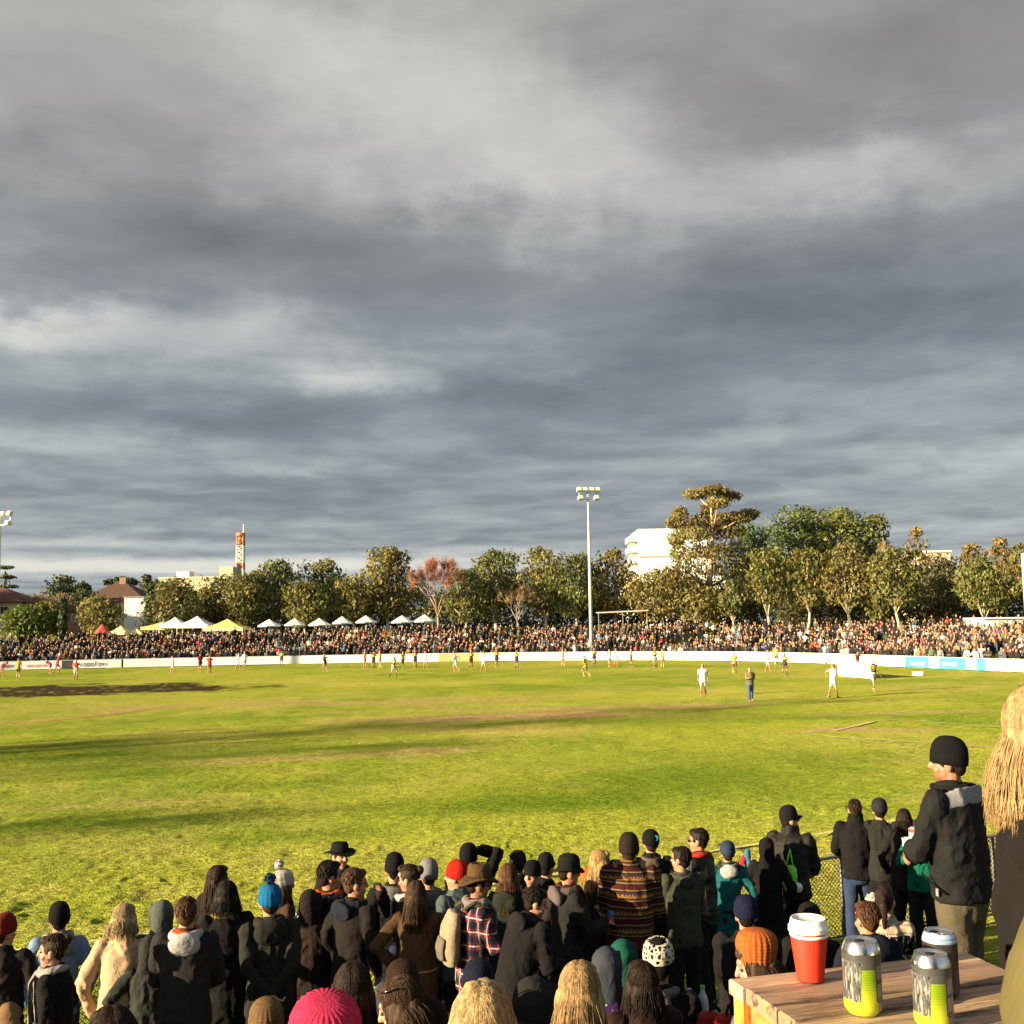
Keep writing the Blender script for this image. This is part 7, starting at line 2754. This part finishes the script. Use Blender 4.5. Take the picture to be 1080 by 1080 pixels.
# ------------------------------------------------------------------ the plank table with the red cup and the three cans
TZ = EYE - 0.742
A0 = on_plane(769, 1031, TZ)       # left corner
B0 = on_plane(1018, 1004, TZ)      # far right corner
ux = (B0 - A0)
ux.z = 0
TL = ux.length
ux.normalize()
uy = Vector((ux.y, -ux.x, 0))      # towards the camera side
tabz = math.atan2(ux.y, ux.x)
gz0 = ground_z(A0.x, A0.y)
tb = tag(empty('plank_table', (A0.x, A0.y, gz0), tabz), 'rough sunlit timber plank table in the lower right corner', 'table')
th = TZ - gz0


def wood(name, ca, cb, dark, along='x', var=.3, knots=True):
    m, q, b = newmat(name)
    c = q.coord('Object')
    x, y, z = q.sep(c)
    s_ = q.comb(q.math('MULTIPLY', x, .09 if along == 'x' else 1.0), q.math('MULTIPLY', y, 1.0 if along == 'x' else .12), q.math('MULTIPLY', z, 1.0 if along != 'z' else .1))
    wv = q.vmath('ADD', s_, q.vmath('SCALE', q.noise(s_, 9, 3, col=True), .05))
    g1 = q.noise(wv, 110, 6, .75)
    g2 = q.noise(wv, 16, 4, .6)
    col = q.mix(q.maprange(g1, .35, .7, 0, 1), ca, cb)
    st = q.maprange(q.noise(q.vmath('ADD', wv, (3.1, 1.7, 0)), 30, 5, .7), .53, .66, 0, 1)
    col = q.mix(q.math('MULTIPLY', st, .88), col, dark)
    col = q.vmath('SCALE', col, q.maprange(g2, .3, .7, 1 - var, 1 + var))
    at_ = q.attr('tint')
    col = q.vmath('MULTIPLY', col, at_)
    q.put(b.inputs['Base Color'], col)
    b.inputs['Roughness'].default_value = .72
    b.inputs['Specular IOR Level'].default_value = .25
    q.put(b.inputs['Normal'], q.bump(q.math('ADD', q.math('MULTIPLY', g1, .6), st), .35, .003))
    return m


WTOP = wood('weathered_plank', (.42, .29, .19), (.22, .14, .088), (.040, .026, .020))
WSIDE = wood('pine_board', (.56, .27, .055), (.42, .18, .035), (.20, .075, .016), var=.2)
DEPTH = 1.15
npl = 17
pw_ = DEPTH / npl
gt, tt = G(), []
rs_ = np.random.RandomState(5)
for i in range(npl):
    y1, y0 = -i * pw_ - .0022, -(i + 1) * pw_ + .0022
    x0_, x1_ = rs_.uniform(-.004, .005), TL + rs_.uniform(-.004, .004)
    dz_ = rs_.uniform(-.0016, .0016)
    n_ = 5
    # a plank with rounded long edges
    pr = [(y0, -.030), (y0, -.004), (y0 + .002, -.001), (y0 + .006, 0), (y1 - .006, 0), (y1 - .002, -.001), (y1, -.004), (y1, -.030)]
    V = [(x0_ + (.0 if z_ < -.002 else .0025), y_, th + z_ + dz_) for y_, z_ in pr] + [(x1_ - (.0 if z_ < -.002 else .0025), y_, th + z_ + dz_) for y_, z_ in pr]
    m_ = len(pr)
    F = [(j, (j + 1) % m_, m_ + (j + 1) % m_, m_ + j) for j in range(m_)] + [tuple(range(m_ - 1, -1, -1)), tuple(range(m_, 2 * m_))]
    gt.add(V, F)
    v = rs_.uniform(.66, 1.22)
    tt += [(v, v * rs_.uniform(.93, 1.03), v * rs_.uniform(.82, 1.05))] * (2 * m_)
mesh_obj('table_top', gt.verts(), gt.F, WTOP, tb, tint=tt)
gs, tt = G(), []
for i in range(5):
    z1 = th - .034 - i * .125
    z0_ = z1 - .122
    gs.box((.020, -DEPTH + .02, z0_), (.040, -.056, z1))
    v = rs_.uniform(.85, 1.15)
    tt += [(v, v, v)] * 8
mesh_obj('side_panel', gs.verts(), gs.F, wood('pine_board_side', (.46, .23, .065), (.34, .15, .042), (.15, .06, .016), along='y', var=.25), tb, tint=tt)
gs, tt = G(), []
for i in range(5):
    z1 = th - .034 - i * .125
    gs.box((.052, -.036, z1 - .122), (TL - .05, -.016, z1))
    tt += [(1, 1, 1)] * 8
mesh_obj('back_panel', gs.verts(), gs.F, WSIDE, tb, tint=tt)
for (x_, y_) in ((.004, -.010), (TL - .052, -.010), (.004, -DEPTH + .06), (TL - .052, -DEPTH + .06)):
    g = G()
    g.box((x_, y_ - .044, -.05), (x_ + .048, y_, th - .031))
    mesh_obj('leg', g.verts(), g.F, wood('pine_post', (.56, .27, .055), (.42, .18, .035), (.20, .075, .016), along='z', var=.2), tb, tint=[(1.08, 1.05, 1)] * 8)

# the red ribbed cup
c = on_plane(855, 1034, TZ)
cu = tag(empty('coffee_cup', (c.x, c.y, TZ + .001), 0), 'red ribbed takeaway coffee cup with a white lid on the table', 'cup')
k_ = (c.y / FPX) * 40.5 / .092
cu.scale = (k_, k_, k_)
REDCUP = plain('red_card', (.56, .030, .012), .55, spec=.3, var=.06)
PLID = plain('white_lid', (.72, .69, .63), .35, spec=.45, var=.03)
g = G()
g.lathe([(0, .002), (.0285, .002), (.0295, 0), (.0300, .004), (.0415, .098), (.0405, .1035), (0, .1035)], 144, rib=.009, nrib=48)
g.build('cup_sleeve', REDCUP, cu, True)
G().lathe([(.0410, .0985), (.0428, .1000), (.0434, .1022), (.0428, .1042), (.0410, .1055)], 64).build('cup_rim', PLID, cu, True)
G().lathe([(.0408, .1052), (.0412, .1095)], 64).build('cup_wall', REDCUP, cu, True)
G().lathe([(.0425, .1085), (.0455, .1095), (.0465, .1130), (.0450, .1165), (.0460, .1190), (.0455, .1215), (.0425, .1235), (.0410, .1330), (.0400, .1375), (.0385, .1395), (.0365, .1385), (.0345, .1345), (.0, .1340)], 64).build('lid', PLID, cu, True)
G().lathe([(.004, .1342), (.004, .1362), (0, .1362)], 12, 1, .6, (.0, -.024, 0)).build('sip_hole', plain('sip_dark', (.05, .04, .035), .6), cu, True)

ALU = plain('brushed_aluminium', (.62, .60, .57), .25, 1.0, var=.05)
TAB = plain('can_tab', (.55, .53, .50), .3, 1.0)


def can_mat(kind):
    m, q, b = newmat('printed_can_' + kind)
    c = q.coord('Object')
    x, y, z = q.sep(c)
    a = q.math('ARCTAN2', x, q.math('MULTIPLY', y, -1.0))      # 0 faces the camera side
    if kind == 'lime':
        grey, lime, yel, dark, silv = (.085, .085, .080), (.23, .36, .012), (.50, .56, .035), (.018, .018, .017), (.33, .33, .30)
        col = q.mix(q.math('GREATER_THAN', z, .094), grey, (.075, .075, .072))
        # silver hop scratches on the left half
        sc = q.noise(q.comb(q.math('MULTIPLY', a, 3.0), 0.0, q.math('MULTIPLY', z, 14.0)), 2.6, 5, .7)
        left = q.math('LESS_THAN', a, -.12)
        low = q.math('LESS_THAN', z, .092)
        col = q.mix(q.math('MULTIPLY', q.math('MULTIPLY', left, low), q.maprange(sc, .50, .57, 0, 1)), col, silv)
        sd = q.noise(q.comb(q.math('MULTIPLY', a, 5.0), 3.0, q.math('MULTIPLY', z, 22.0)), 2.2, 4, .7)
        col = q.mix(q.math('MULTIPLY', q.math('MULTIPLY', left, low), q.maprange(sd, .56, .60, 0, 1)), col, dark)
        # the lime glass, with fine ruled lines, widening into a pool at the foot
        edge = q.math('ADD', -.22, q.math('MULTIPLY', q.math('SUBTRACT', z, .03), 1.4))
        inbar = q.math('MULTIPLY', q.math('MULTIPLY', q.math('GREATER_THAN', a, edge), q.math('LESS_THAN', a, .62)), q.math('LESS_THAN', z, .080))
        ln = q.math('MULTIPLY', q.math('LESS_THAN', q.math('FRACT', q.math('DIVIDE', z, .0042)), .3), q.math('GREATER_THAN', z, .045))
        lc = q.mix(q.maprange(z, .022, .06, 0, 1), yel, lime)
        lc = q.mix(q.math('MULTIPLY', ln, .45), lc, (.10, .19, .01))
        col = q.mix(inbar, col, lc)
        wob = q.math('MULTIPLY', q.math('SUBTRACT', q.noise(q.comb(a, 0.0, 0.0), 3.0, 3), .5), .02)
        pool = q.math('MULTIPLY', q.math('LESS_THAN', z, q.math('ADD', .026, wob)), q.math('LESS_THAN', a, .70))
        col = q.mix(pool, col, yel)
        # a panel of fine print on the right
        pan = q.math('MULTIPLY', q.math('MULTIPLY', q.math('GREATER_THAN', a, .70), q.math('LESS_THAN', a, 1.3)), q.math('MULTIPLY', q.math('LESS_THAN', z, .086), q.math('GREATER_THAN', z, .062)))
        col = q.mix(pan, col, (.22, .22, .23))
        pan2 = q.math('MULTIPLY', q.math('GREATER_THAN', a, .70), q.math('LESS_THAN', z, .055))
        col = q.mix(q.math('MULTIPLY', pan2, .7), col, (.36, .33, .28))
        d1 = q.math('ADD', q.math('POWER', q.math('MULTIPLY', q.math('SUBTRACT', a, .86), .033), 2), q.math('POWER', q.math('SUBTRACT', z, .028), 2))
        col = q.mix(q.math('LESS_THAN', d1, .000022), col, dark)
        col = q.mix(q.math('LESS_THAN', d1, .000005), col, silv)
    else:
        dk, br, gr = (.040, .034, .040), (.12, .045, .035), (.34, .33, .31)
        col = q.mix(q.maprange(q.noise(q.comb(q.math('MULTIPLY', a, 2.0), 0.0, q.math('MULTIPLY', z, 30.0)), 2.2, 4, .7), .55, .6, 0, 1), dk, br)
        col = q.mix(q.math('MULTIPLY', q.math('GREATER_THAN', a, .55), q.maprange(q.noise(q.comb(a, 0.0, q.math('MULTIPLY', z, 60.0)), 3.0, 3, .7), .58, .62, 0, 1)), col, gr)
    q.put(b.inputs['Base Color'], col)
    b.inputs['Roughness'].default_value = .32
    b.inputs['Metallic'].default_value = .35
    b.inputs['Specular IOR Level'].default_value = .5
    return m


CANL = can_mat('lime')
CAND = can_mat('dark')


def beer_can(label, px, py, kind, wpx, rz):
    c = on_plane(px, py, TZ)
    e = tag(empty('drink_can', (c.x, c.y, TZ + .001), rz), label, 'can', 'cans on the plank table')
    k_ = (c.y / FPX) * wpx / .066
    e.scale = (k_, k_, k_)
    G().lathe([(0, .004), (.022, .003), (.0255, 0), (.0270, .002), (.0325, .010), (.0330, .013), (.0330, .104)], 64).build('can_body', CANL if kind == 'lime' else CAND, e, True)
    sh = ALU if kind == 'lime' else plain('pale_blue_white_shoulder', (.42, .52, .62), .3, .4, var=.05)
    o = G().lathe([(.0330, .1041), (.0327, .108), (.0305, .1145), (.0280, .1195), (.0273, .1210)], 64).build('can_shoulder', sh, e, True)
    if kind != 'lime':
        g = G()
        for i in range(14):
            a = R_(-150 + i * 7)
            b_ = a + .08
            g.add([(.0333 * math.cos(a), .0333 * math.sin(a), .1052), (.0333 * math.cos(a + .05), .0333 * math.sin(a + .05), .1052), (.0310 * math.cos(b_ + .05), .0310 * math.sin(b_ + .05), .1142), (.0310 * math.cos(b_), .0310 * math.sin(b_), .1142)], [(0, 1, 2, 3)])
        g.build('blue_hatching', plain('hatch_blue', (.03, .20, .36), .4), o)
    top = G()
    top.lathe([(.0273, .1211), (.0279, .1222), (.0275, .1232), (.0262, .1230), (.0250, .1185), (.0240, .1178), (0, .1180)], 64)
    o = top.build('can_lid', ALU, e, True)
    G().lathe([(.0085, .1184), (.0085, .1187), (0, .1187)], 24, 1, .8, (.0, .0125, 0)).build('mouth_hole', plain('can_dark', (.006, .006, .006), .8), o, True)
    G().tube([(.0, -.003, .1192), (.0, -.010, .1200), (.0, -.016, .1202)], [(.0055, .0007), (.0075, .0008), (.0055, .0007)], 12, ref=(1, 0, 0)).build('pull_tab', TAB, o, True)


beer_can('grey and lime green can standing alone left of the other two', 911, 1068, 'lime', 38, -.15)
beer_can('nearest grey and lime green can at the bottom edge', 985.5, 1083, 'lime', 38.5, -.25)
beer_can('dark can with a pale blue and white shoulder behind the nearest can', 994, 1050, 'dark', 34, .5)

# ------------------------------------------------------------------ all queued shapes become meshes; poses nobody uses are dropped
run_jobs()
slot_late()
for k_, o in PROTO.items():
    if k_ not in used_proto:
        bpy.data.objects.remove(o)
